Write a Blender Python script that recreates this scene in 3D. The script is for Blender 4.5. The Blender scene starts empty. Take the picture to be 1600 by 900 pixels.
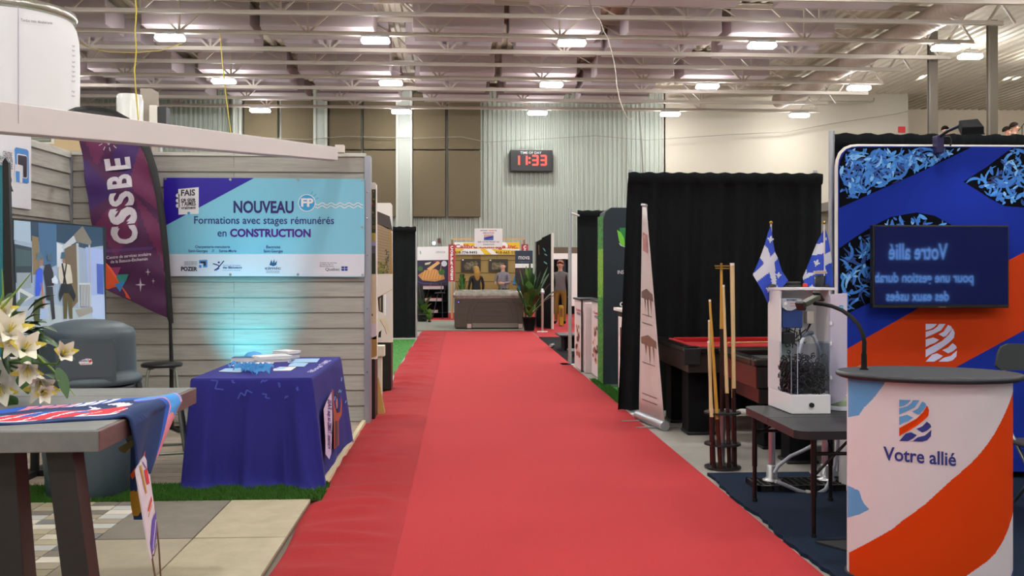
import bpy, math, random
from mathutils import Vector, Matrix
random.seed(7)
# ---------------------------------------------------------------- camera, world, exposure
sc = bpy.context.scene
COL = sc.collection
FOC, CH, HY = 1500.0, 1.45, 424.0            # focal length in pixels of a 1600 px wide frame, eye height, horizon row
TH = math.atan(82 / FOC)
cam_d = bpy.data.cameras.new('camera'); cam = bpy.data.objects.new('camera', cam_d); COL.objects.link(cam)
cam.location = (0, 0, CH); cam.rotation_euler = (math.pi / 2, 0, -TH)
cam_d.sensor_width = 36; cam_d.lens = FOC * 36 / 1600; cam_d.shift_y = -(450 - HY) / 1600
cam_d.clip_end = 200
sc.camera = cam
w = bpy.data.worlds.new('world'); sc.world = w; w.use_nodes = True
w.node_tree.nodes['Background'].inputs[0].default_value = (.8, .85, 1, 1)
w.node_tree.nodes['Background'].inputs[1].default_value = 0.05
sc.view_settings.view_transform = 'Standard'; sc.view_settings.look = 'None'
sc.view_settings.gamma = 1; sc.view_settings.use_curve_mapping = False
sc.view_settings.exposure = -0.22
LAMP_W = 28.0                                # watts of each ceiling lamp
LAMP_C = (1.0, .965, .91)
CYAN_W = 150.0
LENS_E = 150.0                                 # glow of the lamp lenses
# ---------------------------------------------------------------- helpers
sT, cT = math.sin(TH), math.cos(TH)
def ray(px, py):
    a = (px - 800) / FOC; b = -(py - HY) / FOC
    return Vector((cT * a + sT, cT - sT * a, b))
def W(px, py, Y):                              # point on the plane y = Y
    r = ray(px, py); t = Y / r.y; return Vector((r.x * t, Y, CH + r.z * t))
def GP(px, py, z=0.0):                         # point on the level plane z
    r = ray(px, py); t = (z - CH) / r.z; return Vector((r.x * t, r.y * t, z))
def XP(px, py, X):
    r = ray(px, py); t = X / r.x; return Vector((X, r.y * t, CH + r.z * t))
def plane(p0, n):
    p0 = Vector(p0); n = Vector(n).normalized(); c = Vector((0, 0, CH))
    if n.dot(c - p0) < 0: n = -n
    def f(px, py, off=0.0):
        r = ray(px, py); t = (p0 - c).dot(n) / r.dot(n)
        return c + r * t + n * off
    f.n = n
    return f
def yplane(Y): return plane((0, Y, 0), (0, -1, 0))
def xplane(X): return plane((X, 0, 0), (1 if X < 0 else -1, 0, 0))
def plane3(a, b, c): return plane(a, (Vector(b) - Vector(a)).cross(Vector(c) - Vector(a)))
def lin(c): return c / 12.92 if c <= .04045 else ((c + .055) / 1.055) ** 2.4
def rgb(h):
    if isinstance(h, str): h = [int(h[i:i + 2], 16) for i in (0, 2, 4)]
    return tuple(lin(v / 255) for v in h) + (1,)
MATS = {}
def mat(name, col, rough=.6, metal=0.0, noise=None, emit=0.0, col2=None, bump=0.0, spec=None, sheen=0.0):
    if name in MATS: return MATS[name]
    m = bpy.data.materials.new(name); m.use_nodes = True; nt = m.node_tree; b = nt.nodes['Principled BSDF']
    c = rgb(col)
    b.inputs['Base Color'].default_value = c; b.inputs['Roughness'].default_value = rough; b.inputs['Metallic'].default_value = metal
    if spec is not None: b.inputs['Specular IOR Level'].default_value = spec
    if sheen: b.inputs['Sheen Weight'].default_value = sheen
    if emit:
        b.inputs['Emission Color'].default_value = c; b.inputs['Emission Strength'].default_value = emit
    if noise or bump:
        tc = nt.nodes.new('ShaderNodeTexCoord'); mp = nt.nodes.new('ShaderNodeMapping'); nz = nt.nodes.new('ShaderNodeTexNoise')
        scl = noise if noise else (20, 20, 20)
        if not isinstance(scl, tuple): scl = (scl,) * 3
        mp.inputs['Scale'].default_value = scl; nz.inputs['Scale'].default_value = 1; nz.inputs['Detail'].default_value = 6; nz.inputs['Roughness'].default_value = .65
        nt.links.new(tc.outputs['Object'], mp.inputs['Vector']); nt.links.new(mp.outputs[0], nz.inputs['Vector'])
        if col2:
            rp = nt.nodes.new('ShaderNodeValToRGB'); rp.color_ramp.elements[0].position = .32; rp.color_ramp.elements[1].position = .68
            rp.color_ramp.elements[0].color = c; rp.color_ramp.elements[1].color = rgb(col2)
            nt.links.new(nz.outputs['Fac'], rp.inputs[0]); nt.links.new(rp.outputs[0], b.inputs['Base Color'])
        if bump:
            bp = nt.nodes.new('ShaderNodeBump'); bp.inputs['Strength'].default_value = bump; bp.inputs['Distance'].default_value = .01
            nt.links.new(nz.outputs['Fac'], bp.inputs['Height']); nt.links.new(bp.outputs[0], b.inputs['Normal'])
    MATS[name] = m
    return m
def clear_mat(name, col, mixf=.12):
    if name in MATS: return MATS[name]
    m = bpy.data.materials.new(name); m.use_nodes = True; nt = m.node_tree; nt.nodes.remove(nt.nodes['Principled BSDF'])
    out = nt.nodes['Material Output']; t = nt.nodes.new('ShaderNodeBsdfTransparent'); g = nt.nodes.new('ShaderNodeBsdfGlossy'); mx = nt.nodes.new('ShaderNodeMixShader')
    t.inputs[0].default_value = rgb(col); g.inputs['Roughness'].default_value = .08; mx.inputs[0].default_value = mixf
    nt.links.new(t.outputs[0], mx.inputs[1]); nt.links.new(g.outputs[0], mx.inputs[2]); nt.links.new(mx.outputs[0], out.inputs[0])
    MATS[name] = m; return m
ORG = {}
def tag(o, label=None, cat=None, group=None, kind=None):
    if label: o['label'] = label
    if cat: o['category'] = cat
    if group: o['group'] = group
    if kind: o['kind'] = kind
    return o
def thing(name, loc, label, cat, group=None):
    o = bpy.data.objects.new(name, None); COL.objects.link(o); o.location = loc; o.empty_display_size = .1
    ORG[o.name] = Vector(loc)
    return tag(o, label, cat, group)
TXT = {}
def textmesh(s, bold=0.0):
    k = (s, bold)
    if k in TXT: return TXT[k]
    cu = bpy.data.curves.new('t', 'FONT'); cu.body = s; cu.resolution_u = 3; cu.offset = bold; cu.fill_mode = 'FRONT'
    o = bpy.data.objects.new('t', cu); COL.objects.link(o); bpy.context.view_layer.update()
    me = bpy.data.meshes.new_from_object(o.evaluated_get(bpy.context.evaluated_depsgraph_get()))
    r = ([tuple(v.co[:2]) for v in me.vertices], [tuple(p.vertices) for p in me.polygons])
    bpy.data.objects.remove(o); bpy.data.curves.remove(cu); bpy.data.meshes.remove(me)
    TXT[k] = r; return r
CAP = None
class MB:
    def __init__(s): s.v = []; s.f = []; s.mi = []; s.sm = []; s.mats = []
    def m(s, mt):
        if mt not in s.mats: s.mats.append(mt)
        return s.mats.index(mt)
    def add(s, vs, fs, mt, smooth=False):
        n = len(s.v); k = s.m(mt) if not isinstance(mt, list) else None
        s.v += [tuple(v) for v in vs]
        for i, f in enumerate(fs):
            s.f.append([n + j for j in f]); s.mi.append(k if k is not None else s.m(mt[i])); s.sm.append(smooth)
        return s
    def box(s, x0, x1, y0, y1, z0, z1, mt):
        return s.add([(x, y, z) for z in (z0, z1) for y in (y0, y1) for x in (x0, x1)],
                     [(0, 2, 3, 1), (4, 5, 7, 6), (0, 1, 5, 4), (2, 6, 7, 3), (0, 4, 6, 2), (1, 3, 7, 5)], mt)
    def obox(s, c, a, b, d, mt):                # centre and three half axes
        c, a, b, d = map(Vector, (c, a, b, d))
        return s.add([c + i * a + j * b + k * d for k in (-1, 1) for j in (-1, 1) for i in (-1, 1)],
                     [(0, 2, 3, 1), (4, 5, 7, 6), (0, 1, 5, 4), (2, 6, 7, 3), (0, 4, 6, 2), (1, 3, 7, 5)], mt)
    def bar(s, p, q, wd, ht, mt, up=(0, 0, 1)):
        p, q = Vector(p), Vector(q); d = q - p; u = Vector(up)
        sd = d.cross(u)
        if sd.length < 1e-6: sd = d.cross(Vector((1, 0, 0)))
        sd.normalize(); u = sd.cross(d).normalized()
        return s.obox((p + q) / 2, d / 2, sd * wd / 2, u * ht / 2, mt)
    def tube(s, pts, r, mt, n=8, caps=True):
        pts = [Vector(p) for p in pts]; rs = r if isinstance(r, (list, tuple)) else [r] * len(pts)
        vs = []; ref = None
        for i, p in enumerate(pts):
            d = (pts[min(i + 1, len(pts) - 1)] - pts[max(i - 1, 0)])
            d = d.normalized() if d.length > 1e-9 else Vector((0, 0, 1))
            if ref is None: ref = Vector((0, 0, 1)) if abs(d.z) < .9 else Vector((1, 0, 0))
            a = d.cross(ref).normalized(); b = d.cross(a).normalized(); ref = -b if False else a.cross(d).normalized()
            vs += [p + rs[i] * (a * math.cos(2 * math.pi * k / n) + b * math.sin(2 * math.pi * k / n)) for k in range(n)]
        fs = [(i * n + k, i * n + (k + 1) % n, (i + 1) * n + (k + 1) % n, (i + 1) * n + k) for i in range(len(pts) - 1) for k in range(n)]
        s.add(vs, fs, mt, True)
        if caps: s.add(vs[:n], [tuple(range(n))], mt); s.add(vs[-n:], [tuple(range(n))], mt)
        return s
    def lathe(s, prof, cx, cy, mt, n=32, sx=1.0, sy=1.0, smooth=True, cap=True):
        vs = [(cx + r * sx * math.cos(2 * math.pi * k / n), cy + r * sy * math.sin(2 * math.pi * k / n), z) for r, z in prof for k in range(n)]
        fs = [(i * n + k, i * n + (k + 1) % n, (i + 1) * n + (k + 1) % n, (i + 1) * n + k) for i in range(len(prof) - 1) for k in range(n)]
        s.add(vs, fs, mt, smooth)
        if cap: s.add(vs[:n], [tuple(range(n))], mt); s.add(vs[-n:], [tuple(range(n))], mt)
        return s
    def disc(s, c, r, nrm, mt, n=20, t=.004):
        nrm = Vector(nrm).normalized(); c = Vector(c)
        return s.tube([c - nrm * t, c + nrm * t], r, mt, n)
    def sphere(s, c, r, mt, n=12, sx=1, sy=1, sz=1):
        m = n // 2 + 1
        vs = [(c[0] + r * sx * math.sin(math.pi * i / m) * math.cos(2 * math.pi * k / n), c[1] + r * sy * math.sin(math.pi * i / m) * math.sin(2 * math.pi * k / n), c[2] + r * sz * math.cos(math.pi * i / m)) for i in range(m + 1) for k in range(n)]
        fs = [(i * n + k, i * n + (k + 1) % n, (i + 1) * n + (k + 1) % n, (i + 1) * n + k) for i in range(m) for k in range(n)]
        return s.add(vs, fs, mt, True)
    def prism(s, f, pts, t, mt, back=None, off=0.0):   # outline in photo pixels on surface f, solid to depth t behind it
        n = len(pts); vs = [f(x, y, off) for x, y in pts] + [f(x, y, off - t) for x, y in pts]
        fs = [tuple(range(n)), tuple(range(2 * n - 1, n - 1, -1))] + [(i, (i + 1) % n, n + (i + 1) % n, n + i) for i in range(n)]
        return s.add(vs, fs, mt if back is None else [mt] + [back] * (n + 1))
    def flat(s, f, pts, mt, off=.002): return s.add([f(x, y, off) for x, y in pts], [tuple(range(len(pts)))], mt)
    def rect(s, f, x0, y0, x1, y1, mt, off=.002): return s.flat(f, [(x0, y0), (x1, y0), (x1, y1), (x0, y1)], mt, off)
    def circ(s, f, x, y, r, mt, off=.002, n=20, ry=None):
        return s.flat(f, [(x + r * math.cos(2 * math.pi * k / n), y + (ry or r) * math.sin(2 * math.pi * k / n)) for k in range(n)], mt, off)
    def line(s, f, pts, wd, mt, off=.003):
        for (x0, y0), (x1, y1) in zip(pts, pts[1:]):
            d = math.hypot(x1 - x0, y1 - y0) or 1; nx, ny = -(y1 - y0) / d * wd / 2, (x1 - x0) / d * wd / 2
            s.flat(f, [(x0 + nx, y0 + ny), (x1 + nx, y1 + ny), (x1 - nx, y1 - ny), (x0 - nx, y0 - ny)], mt, off)
        return s
    def text(s, f, t, x0, y0, x1, y1, hv, mt, off=.003, bold=0.0):   # baseline from pixel 0 to pixel 1, capital height vector hv
        global CAP
        if CAP is None: CAP = max(v[1] for v in textmesh('H')[0])
        if not isinstance(hv, tuple): hv = (0, -hv)
        vs, fs = textmesh(t, bold); a = min(v[0] for v in vs); b = max(v[0] for v in vs)
        return s.add([f(x0 + (x - a) / (b - a) * (x1 - x0) + y / CAP * hv[0], y0 + (x - a) / (b - a) * (y1 - y0) + y / CAP * hv[1], off) for x, y in vs], fs, mt)
    def build(s, name, parent=None, label=None, cat=None, group=None, kind=None, bev=0.0, loc=None, seg=2):
        me = bpy.data.meshes.new(name); org = ORG[parent.name] if parent else Vector(loc) if loc else Vector((0, 0, 0))
        me.from_pydata([(x - org.x, y - org.y, z - org.z) for x, y, z in s.v], [], s.f)
        for mt in s.mats: me.materials.append(mt)
        me.polygons.foreach_set('material_index', s.mi); me.polygons.foreach_set('use_smooth', s.sm); me.update()
        o = bpy.data.objects.new(name, me); COL.objects.link(o)
        if parent: o.parent = parent
        elif loc: o.location = loc
        ORG[o.name] = org
        if bev:
            b = o.modifiers.new('bevel', 'BEVEL'); b.width = bev; b.segments = seg; b.limit_method = 'ANGLE'
        return tag(o, label, cat, group, kind)
def copy_tree(o, loc=None, rz=None, label=None, parent=None):
    c = o.copy(); COL.objects.link(c); ORG[c.name] = ORG[o.name]
    if parent: c.parent = parent
    if loc is not None: c.location = loc
    if rz is not None: c.rotation_euler = (0, 0, rz)
    if label: c['label'] = label
    for ch in o.children: copy_tree(ch, parent=c)
    return c
def inside(p, poly):
    x, y = p; r = False; n = len(poly)
    for i in range(n):
        x0, y0 = poly[i]; x1, y1 = poly[i - 1]
        if (y0 > y) != (y1 > y) and x < (x1 - x0) * (y - y0) / (y1 - y0) + x0: r = not r
    return r
def struct(name, mb, **k): return mb.build(name, kind='structure', **k)
def turf(mb, x0, x1, y0, y1, z, n, h, mt, rnd=random):
    vs = []; fs = []
    for i in range(n):
        x = rnd.uniform(x0, x1); y = rnd.uniform(y0, y1); a = rnd.uniform(0, 6.283); wd = h * .14
        dx, dy = math.cos(a) * wd, math.sin(a) * wd; lx, ly = rnd.gauss(0, h * .3), rnd.gauss(0, h * .3); hh = h * rnd.uniform(.6, 1.1)
        k = len(vs); vs += [(x - dx, y - dy, z), (x + dx, y + dy, z), (x + lx, y + ly, z + hh)]; fs.append((k, k + 1, k + 2))
    mb.add(vs, fs, mt)
def leaf(mb, p, d, L, wd, mt, droop=.3, fold=.15, n=6, shape=None):
    p = Vector(p); d = Vector(d).normalized(); sd = d.cross(Vector((0, 0, 1)))
    sd = sd.normalized() if sd.length > .05 else Vector((1, 0, 0))
    vs = []
    for i in range(n + 1):
        t = i / n; ww = wd * (shape(t) if shape else math.sin(math.pi * min(1, t * .93 + .05)) ** .8)
        c = p + d * L * t + Vector((0, 0, -droop * L * t * t))
        up = Vector((0, 0, 1)) * fold * ww
        vs += [c - sd * ww / 2 + up, c, c + sd * ww / 2 + up]
    fs = []
    for i in range(n):
        a = i * 3; fs += [(a, a + 1, a + 4, a + 3), (a + 1, a + 2, a + 5, a + 4)]
    mb.add(vs, fs, mt, True)
def drape(mb, p, q, z0, z1, mt, folds=6.0, amp=.035, head=.09, seed=1, flare=0.0):
    rnd = random.Random(seed); p, q = Vector((p[0], p[1], 0)), Vector((q[0], q[1], 0)); L = (q - p).length; d = (q - p).normalized(); nn = Vector((d.y, -d.x, 0))
    n = max(12, int(L * folds * 7)); ph = [rnd.uniform(0, 6.28) for _ in range(4)]
    rows = [z1 + .012, z1 - .01, z1 - head * .5, z1 - head, z1 - head - .015] + [z1 - head - .015 - (z1 - head - .015 - z0) * t for t in (.1, .25, .45, .7, 1)]
    vs = []
    for j, z in enumerate(rows):
        t = (z1 - z) / (z1 - z0)
        for i in range(n + 1):
            u = i / n * L; a = 2 * math.pi * folds
            if j < 4: o = .034 * (1.0 if j in (1, 2) else .7) + .006 * math.sin(u * a * 1.9 + ph[0] + j * .4) + .005 * math.sin(u * a * 3.3 + ph[1])
            else: o = amp * (.3 + .7 * t) * (.6 * math.sin(u * a + ph[0] + .5 * math.sin(u * 3 + ph[2])) + .4 * math.sin(u * a * .53 + ph[1] + t)) 
            c = p + d * u * (1 + flare * t * 0) + nn * o - d * flare * t * (1 - i / n)
            vs.append((c.x, c.y, z + (.006 * math.sin(u * 40 + ph[3]) if j == 0 else 0)))
    fs = [(j * (n + 1) + i, j * (n + 1) + i + 1, (j + 1) * (n + 1) + i + 1, (j + 1) * (n + 1) + i) for j in range(len(rows) - 1) for i in range(n)]
    mb.add(vs, fs, mt, True)
# ---------------------------------------------------------------- shared materials
white = mat('white_paint', 'e6e4df', .5); offwhite = mat('off_white', 'dcd6cc', .6)
black = mat('black_plastic', '141416', .45); blackmat = mat('black_matte', '0d0d0f', .85, spec=.15); dark = mat('dark_grey', '2a2b2d', .5)
steel = mat('brushed_steel', 'b4b6b8', .35, .9); chrome = mat('chrome', 'd4d4d4', .15, 1.0); alu = mat('aluminium', 'b9bcc0', .4, .7)
navy = mat('navy_print', '22257a', .6); red = mat('red_print', 'c8262c', .6); paper = mat('white_paper', 'e9e7e6', .6)
blackcloth = mat('black_drape_cloth', '0e1113', .9, noise=(60, 60, 14), col2='15191b', spec=.2)
# ================================================================ HALL
concrete = mat('concrete', '8d8a84', .55, noise=2.2, col2='a19d95', bump=.05)
struct('floor', MB().box(-22, 27, -9, 39, -.15, 0, concrete))
wallwhite = mat('white_wall', 'bdb5a5', .7); wallgrey = mat('grey_wall', 'a9aaa6', .7)
corr = mat('corrugated_metal', 'a6ada2', .55, .0)
def corrugate(x0, x1, pitch, dp):
    x = x0; out = []
    while x < x1:
        out += [(x, 0), (x + pitch * .42, 0), (x + pitch * .55, dp), (x + pitch * .87, dp)]; x += pitch
    return out + [(x1, 0)]
XW = W(1035, 300, 35).x
pr = corrugate(-22, XW, .17, -.05)
m = MB(); m.add([(x, 35 + d, z) for z in (0, 9) for x, d in pr], [(i, i + 1, len(pr) + i + 1, len(pr) + i) for i in range(len(pr) - 1)], corr)
m.box(-22, XW, 35.02, 35.2, 0, 9, corr)
struct('wall_back', m)
XC = W(1418, 200, 35).x
m = MB(); m.box(XW, XC, 34.95, 35.2, 0, 9, wallwhite); struct('wall_end', m)
m = MB(); m.box(XC, 27, 38.2, 38.4, 0, 9, mat('cream_wall', 'cdbfaa', .7)); m.box(XC - .2, XC, 35.2, 38.4, 0, 9, wallwhite); struct('wall_alcove', m)
struct('wall_left', MB().box(-22.2, -22, -9, 39, 0, 9, wallgrey))
struct('wall_right', MB().box(27, 27.2, -9, 39, 0, 9, wallwhite))
struct('wall_front', MB().box(-22, 27, -9.2, -9, 0, 9, wallgrey))
# pale pilasters and tan acoustic panels on the end wall
m = MB()
for k, (a, b) in enumerate(((184 + 184, 378), (493, 511), (621, 643))):
    p, q = W(a, 300, 34.9), W(b, 300, 34.9)
    struct('trim_%d' % (k + 1), MB().box(p.x, q.x, 34.68, 34.95, 0, 8.6, mat('pale_pilaster', 'a2a79e', .5)).box(p.x - .04, p.x + .05, 34.62, 34.95, 0, 8.6, mat('pale_pilaster_edge', 'b4b6ac', .5)).box(q.x - .05, q.x + .04, 34.62, 34.95, 0, 8.6, MATS['pale_pilaster_edge']), bev=.01)
tan = mat('tan_acoustic_fabric', '5f543f', .95, noise=40, col2='665b46')
cols = [(381, 434), (439, 490), (514, 564), (568, 619), (645, 696), (700, 751)]
nm = ['first', 'second', 'third', 'fourth', 'fifth', 'last']
for k, (a, b) in enumerate(cols):
    for tier, (t0, t1) in (('upper', (146, 233.5)), ('lower', (235.5, 339))):
        p, q = W(a, t1, 34.75), W(b, t0, 34.75)
        MB().box(p.x, q.x, 34.72, 34.9, p.z, q.z, tan).build('wall_acoustic_board', label='%s row tan acoustic wall panel, %s along the end wall from the white tank' % (tier, nm[k]), cat='acoustic panel', group='tan acoustic panels on the end wall', bev=.03)
# cable strung along the end wall
pts = [W(x, y, 34.55) for x, y in ((380, 214), (480, 218), (540, 213), (650, 216), (720, 214), (760, 222), (800, 220), (930, 212), (1010, 219), (1130, 211), (1230, 206), (1300, 193), (1400, 178), (1460, 163))]
MB().tube(pts, .012, mat('grey_cable', '8a8578', .6), 6).build('wall_cable', label='thin grey cable strung along the end wall below the roof', cat='cable')
# roof deck
deckm = mat('roof_deck', 'c9c0ae', .6)
pr = corrugate(-22, 27, .3, .07)
m = MB(); m.add([(x, y, 8.05 + d) for y in (-9, 39) for x, d in pr], [(i, i + 1, len(pr) + i + 1, len(pr) + i) for i in range(len(pr) - 1)], deckm)
m.box(-22, 27, -9, 39, 8.15, 8.3, deckm)
struct('ceiling', m)
# open-web joists
jm = mat('joist_paint', 'b9aea2', .5)
ZB, ZT = 7.05, 7.95
GX = 12.65
names = ['nearest the camera', 'second from the camera', 'third from the camera', 'fourth from the camera', 'fifth from the camera', 'sixth from the camera', 'seventh from the camera', 'eighth from the camera', 'ninth from the camera', 'last before the end wall']
j0 = thing('roof_joist', (0, 0, 0), '', 'joist', 'open-web roof joists')
m = MB(); m.box(-13.5, GX, -.055, -.008, ZB, ZB + .012, jm).box(-13.5, GX, .008, .055, ZB, ZB + .012, jm).box(-13.5, GX, -.02, -.008, ZB, ZB + .1, jm).box(-13.5, GX, .008, .02, ZB, ZB + .1, jm); m.build('bottom_chord', j0)
m = MB(); m.box(-13.5, GX, -.07, .07, ZT - .02, ZT, jm).box(-13.5, GX, -.02, .02, ZT - .12, ZT, jm); m.build('top_chord', j0)
m = MB(); x = -12.6
while x < GX - .8:
    if x > 10.2: break
    for dx in (-.85, 0, .85): m.bar((x, 0, ZB + .04), (x + dx, 0, ZT - .05), .045, .045, jm, up=(0, 1, 0))
    if x + 1.7 < GX - .8: m.bar((x + .85, 0, ZT - .05), (x + 1.5, 0, ZB + .5), .03, .03, jm, up=(0, 1, 0))
    x += 3.0
m.build('web', j0)
JY = [17.8, 19.55, 21.2, 23.0, 24.7, 26.25, 28.1, 29.8, 31.6, 33.2]
for k, y in enumerate(JY):
    o = j0 if k == 0 else copy_tree(j0)
    o.location = (.35 * math.sin(k * 2.1), y, 0); o['label'] = 'cream open-web steel roof joist, %s' % names[k]
g = thing('roof_girder', (GX, 26, 7), 'long cream steel girder the joists end on beside the spiral duct', 'girder')
m = MB().box(GX - .09, GX + .09, 10, 35, 7.95, 8.05, jm).build('top_chord', g)
m = MB()
for y in (17.8, 19.55, 21.2, 23.0, 24.7, 26.25, 28.1, 29.8, 31.6, 33.2): m.bar((GX - .02, y, 7.1), (GX - .6, y, 7.94), .05, .05, jm, up=(0, 1, 0)).bar((GX - .7, y, 7.06), (GX - .1, y, 7.94), .05, .05, jm, up=(0, 1, 0))
m.build('end_web', g)
# spiral duct
ductm = mat('spiral_duct', 'b9a99e', .5, .1)
m = MB(); pts = []; rs = []
yy = 13.0
while yy < 33.4: pts += [(11.35, yy, 7.52), (11.35, yy + .12, 7.52), (11.35, yy + .14, 7.52), (11.35, yy + .16, 7.52)]; rs += [.275, .275, .29, .275]; yy += .18
m.tube(pts, rs, ductm, 28); m.build('spiral_duct', label='large round spiral air duct running through the roof joists', cat='duct')
# acoustic ceiling boxes
ab = mat('ceiling_baffle_fabric', 'b9abae', .95)
xc = [(-13.4, -11.2), (-10.6, -8.2), (-7.7, -5.15), (-4.6, -1.92), (-1.3, .92), (1.36, 3.6), (3.95, 6.26), (6.8, 9.4)]
yc = [(18.0, 19.35, 'nearest'), (19.75, 21.0, 'second'), (23.2, 24.5, 'third'), (24.9, 26.05, 'fourth'), (28.3, 29.6, 'fifth'), (30.0, 31.4, 'sixth'), (31.8, 33.3, 'farthest')]
ob = ['column by the far side', 'column beyond the white can', 'column over the yellow cords', 'column over the purple table', 'column above the red aisle', 'column above the clock', 'column above the black drape', 'column beside the spiral duct']
for i, (a, b) in enumerate(xc):
    for j, (p, q, n_) in enumerate(yc):
        if i == 7 and j > 4: continue
        d = (0, .2, -.2, .12, -.15, .1, -.1)[j] * (.8 if i % 2 else -.8)
        t = thing('acoustic_baffle', ((a + b) / 2 + d, (p + q) / 2, 7.3), 'mauve acoustic ceiling baffle, %s in the %s' % (n_, ob[i]), 'ceiling baffle', 'acoustic baffles under the roof')
        MB().box(a + d, b + d, p, q, 7.3, 7.9, ab).build('foam_block', t, bev=.02)
        for hx in (a + d + .2, b + d - .2): MB().tube([(hx, (p + q) / 2, 7.88), (hx, (p + q) / 2, 8.13)], .008, steel, 6).build('hanger', t)
# ceiling lamps
housing = mat('lamp_housing', 'a7a8aa', .4, .3); lens = mat('lamp_lens', 'ffffff', .4, emit=LENS_E)
def lamp(x, y, z, label, stem=0):
    t = thing('high_bay_lamp', (x, y, z), label, 'ceiling light', 'high bay lamps under the roof')
    MB().box(x - .33, x + .33, y - .1, y + .1, z + .05, z + .1, housing).box(x - .16, x + .16, y - .06, y + .06, z + .1, z + .16, housing).build('housing', t, bev=.01)
    MB().box(x - .33, x + .33, y - .13, y + .13, z - .045, z + .05, lens).build('lens', t, bev=.03, seg=1)
    MB().tube([(x - .2, y, z + .16), (x - .1, y + .02, z + .22), (x + .25, y, z + .2)], .008, dark, 6).build('power_cord', t)
    if stem: MB().tube([(x, y, z + .15), (x, y, 8.14)], .015, steel, 8).build('stem', t)
    ld = bpy.data.lights.new('lamp_light', 'AREA'); ld.shape = 'RECTANGLE'; ld.size = .64; ld.size_y = .24; ld.energy = LAMP_W; ld.color = LAMP_C; ld.spread = math.radians(165)
    lo = bpy.data.objects.new('lamp_light', ld); COL.objects.link(lo); lo.parent = t; lo.location = (0, 0, -.06)
LX = [-11.3, -6.8, -2.0, 2.7, 7.35, 11.95]; LY = [-6.3, -1.0, 4.3, 9.6, 14.4, 17.9, 23.0, 28.15, 33.2]
rowname = ['behind', 'overhead', 'fourth', 'entry', 'near', 'sixth', 'front', 'middle', 'end']
colname = ['beside the white can', 'over the yellow cord', 'over the tan panels', 'above the clock', 'above the black drape', 'beside the girder']
for j, y in enumerate(LY):
    for i, x in enumerate(LX):
        if y > 30 and i == 0: continue
        lamp(x, y, 6.93, 'lit white high bay lamp, %s row of the roof, %s' % (rowname[j], colname[i]), 1 if y < 17 else 0)
for px, py, y, n_ in ((1516, 89, 27, 'lower of the two close to the columns'), (1443, 118, 32, 'partly behind the first brown column'), (1577, 119, 32, 'beyond the second brown column')):
    p = W(px, py, y); lamp(p.x, p.y, p.z, 'lit white lamp over the mezzanine, ' + n_, 1)
for k, (x, y) in enumerate(((17.5, 28), (21, 28), (16, 23), (20, 23), (22, 33.5), (24, 29))): lamp(x, y, 7.6, 'added unseen white lamp brightening the mezzanine alcove, %s' % ('first', 'second', 'third', 'fourth', 'fifth', 'sixth')[k], 1)  # unseen lamps added to brighten the alcove behind the mezzanine
# mezzanine and its brown columns
mezm = mat('mezzanine_slab', '6f6a63', .7)
struct('floor_mezzanine', MB().box(13.0, 27, 27.5, 38, 3.6, 3.9, mezm))
colm = mat('brown_column', '5f564a', .6)
for px, y, n_ in ((1457, 25.2, 1), (1550, 24.0, 2)):
    x = W(px, 150, y).x
    t = thing('steel_column', (x, y, 0), ('brown steel column beside the hanging lamps, nearer the white wall', 'brown steel column nearest the people on the mezzanine')[n_ - 1], 'column', 'brown columns')
    MB().box(x - .1, x + .1, y - .1, y - .08, 0, 7.9, colm).box(x - .1, x + .1, y + .08, y + .1, 0, 7.9, colm).box(x - .02, x + .02, y - .08, y + .08, 0, 7.9, colm).box(x - .09, x + .09, y - .095, y + .02, .02, 7.9, colm).build('shaft', t)
    MB().box(x - .2, x + .2, y - .2, y + .2, 0, .03, colm).build('base_plate', t)
# sprinkler pipe on the white wall
pts = [W(x, y, 34.4) for x, y in ((1045, 160), (1180, 159), (1360, 159), (1365, 158), (1366, 153))]
MB().tube(pts, .035, mat('wall_pipe', '9c968a', .5), 8).build('sprinkler_pipe', label='grey pipe run across the white end wall under the roof', cat='pipe')
# red alarm on the mezzanine wall
p = W(1409, 202, 34.9); MB().box(p.x - .12, p.x + .12, 34.85, 34.96, p.z - .12, p.z + .1, red).build('alarm_box', label='small red alarm box on the white wall just above the black drape', cat='alarm', bev=.01)
# hanging cords
yel = mat('yellow_cord', 'cdb52c', .5)
Y = 13.0
MB().tube([W(x, y, Y) for x, y in ((211, -60), (212, 0), (213, 20), (211, 50), (213, 80), (210, 110), (212, 140), (214, 165), (217, 195), (222, 260), (224, 330))], .009, yel, 6).build('extension_cord', label='thick yellow extension cord hanging from the roof beside the white can', cat='cord')
Y = 23.0
MB().tube([W(x, y, Y) for x, y in ((343, 45), (346, 80), (350, 120), (353, 150), (357, 180), (361, 210), (366, 270))], .012, yel, 6).build('extension_cord', label='thin yellow extension cord hanging near the paired lamps', cat='cord')
MB().tube([W(x, y, 24.69) for x, y in ((115, 62), (140, 75), (170, 81), (210, 82), (250, 79), (285, 68))], .02, mat('dull_yellow_cord', 'a8955a', .6), 6).build('looped_cord', label='dull yellow cord looped along the roof joists', cat='cord')
wc = mat('white_cord', 'cbc4b6', .5)
MB().tube([W(x, y, 20.5) for x, y in ((915, -20), (922, 6), (930, 22), (938, 32), (944, 50), (950, 60), (957, 85), (962, 112), (964, 135), (968, 155), (974, 172), (980, 184), (985, 187), (988, 184))], .01, wc, 6).build('dangling_cord', label='pale cord dangling from the joists above the aisle, hooked at its end', cat='cord')
MB().tube([W(x, y, 34.3) for x, y in ((998, 150), (1000, 190), (1003, 230), (1005, 275), (1006, 330), (1006, 487))], .03, mat('dark_conduit', '77736a', .5), 6).build('conduit', label='vertical dark conduit where the ribbed wall meets the white wall', cat='conduit')
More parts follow.
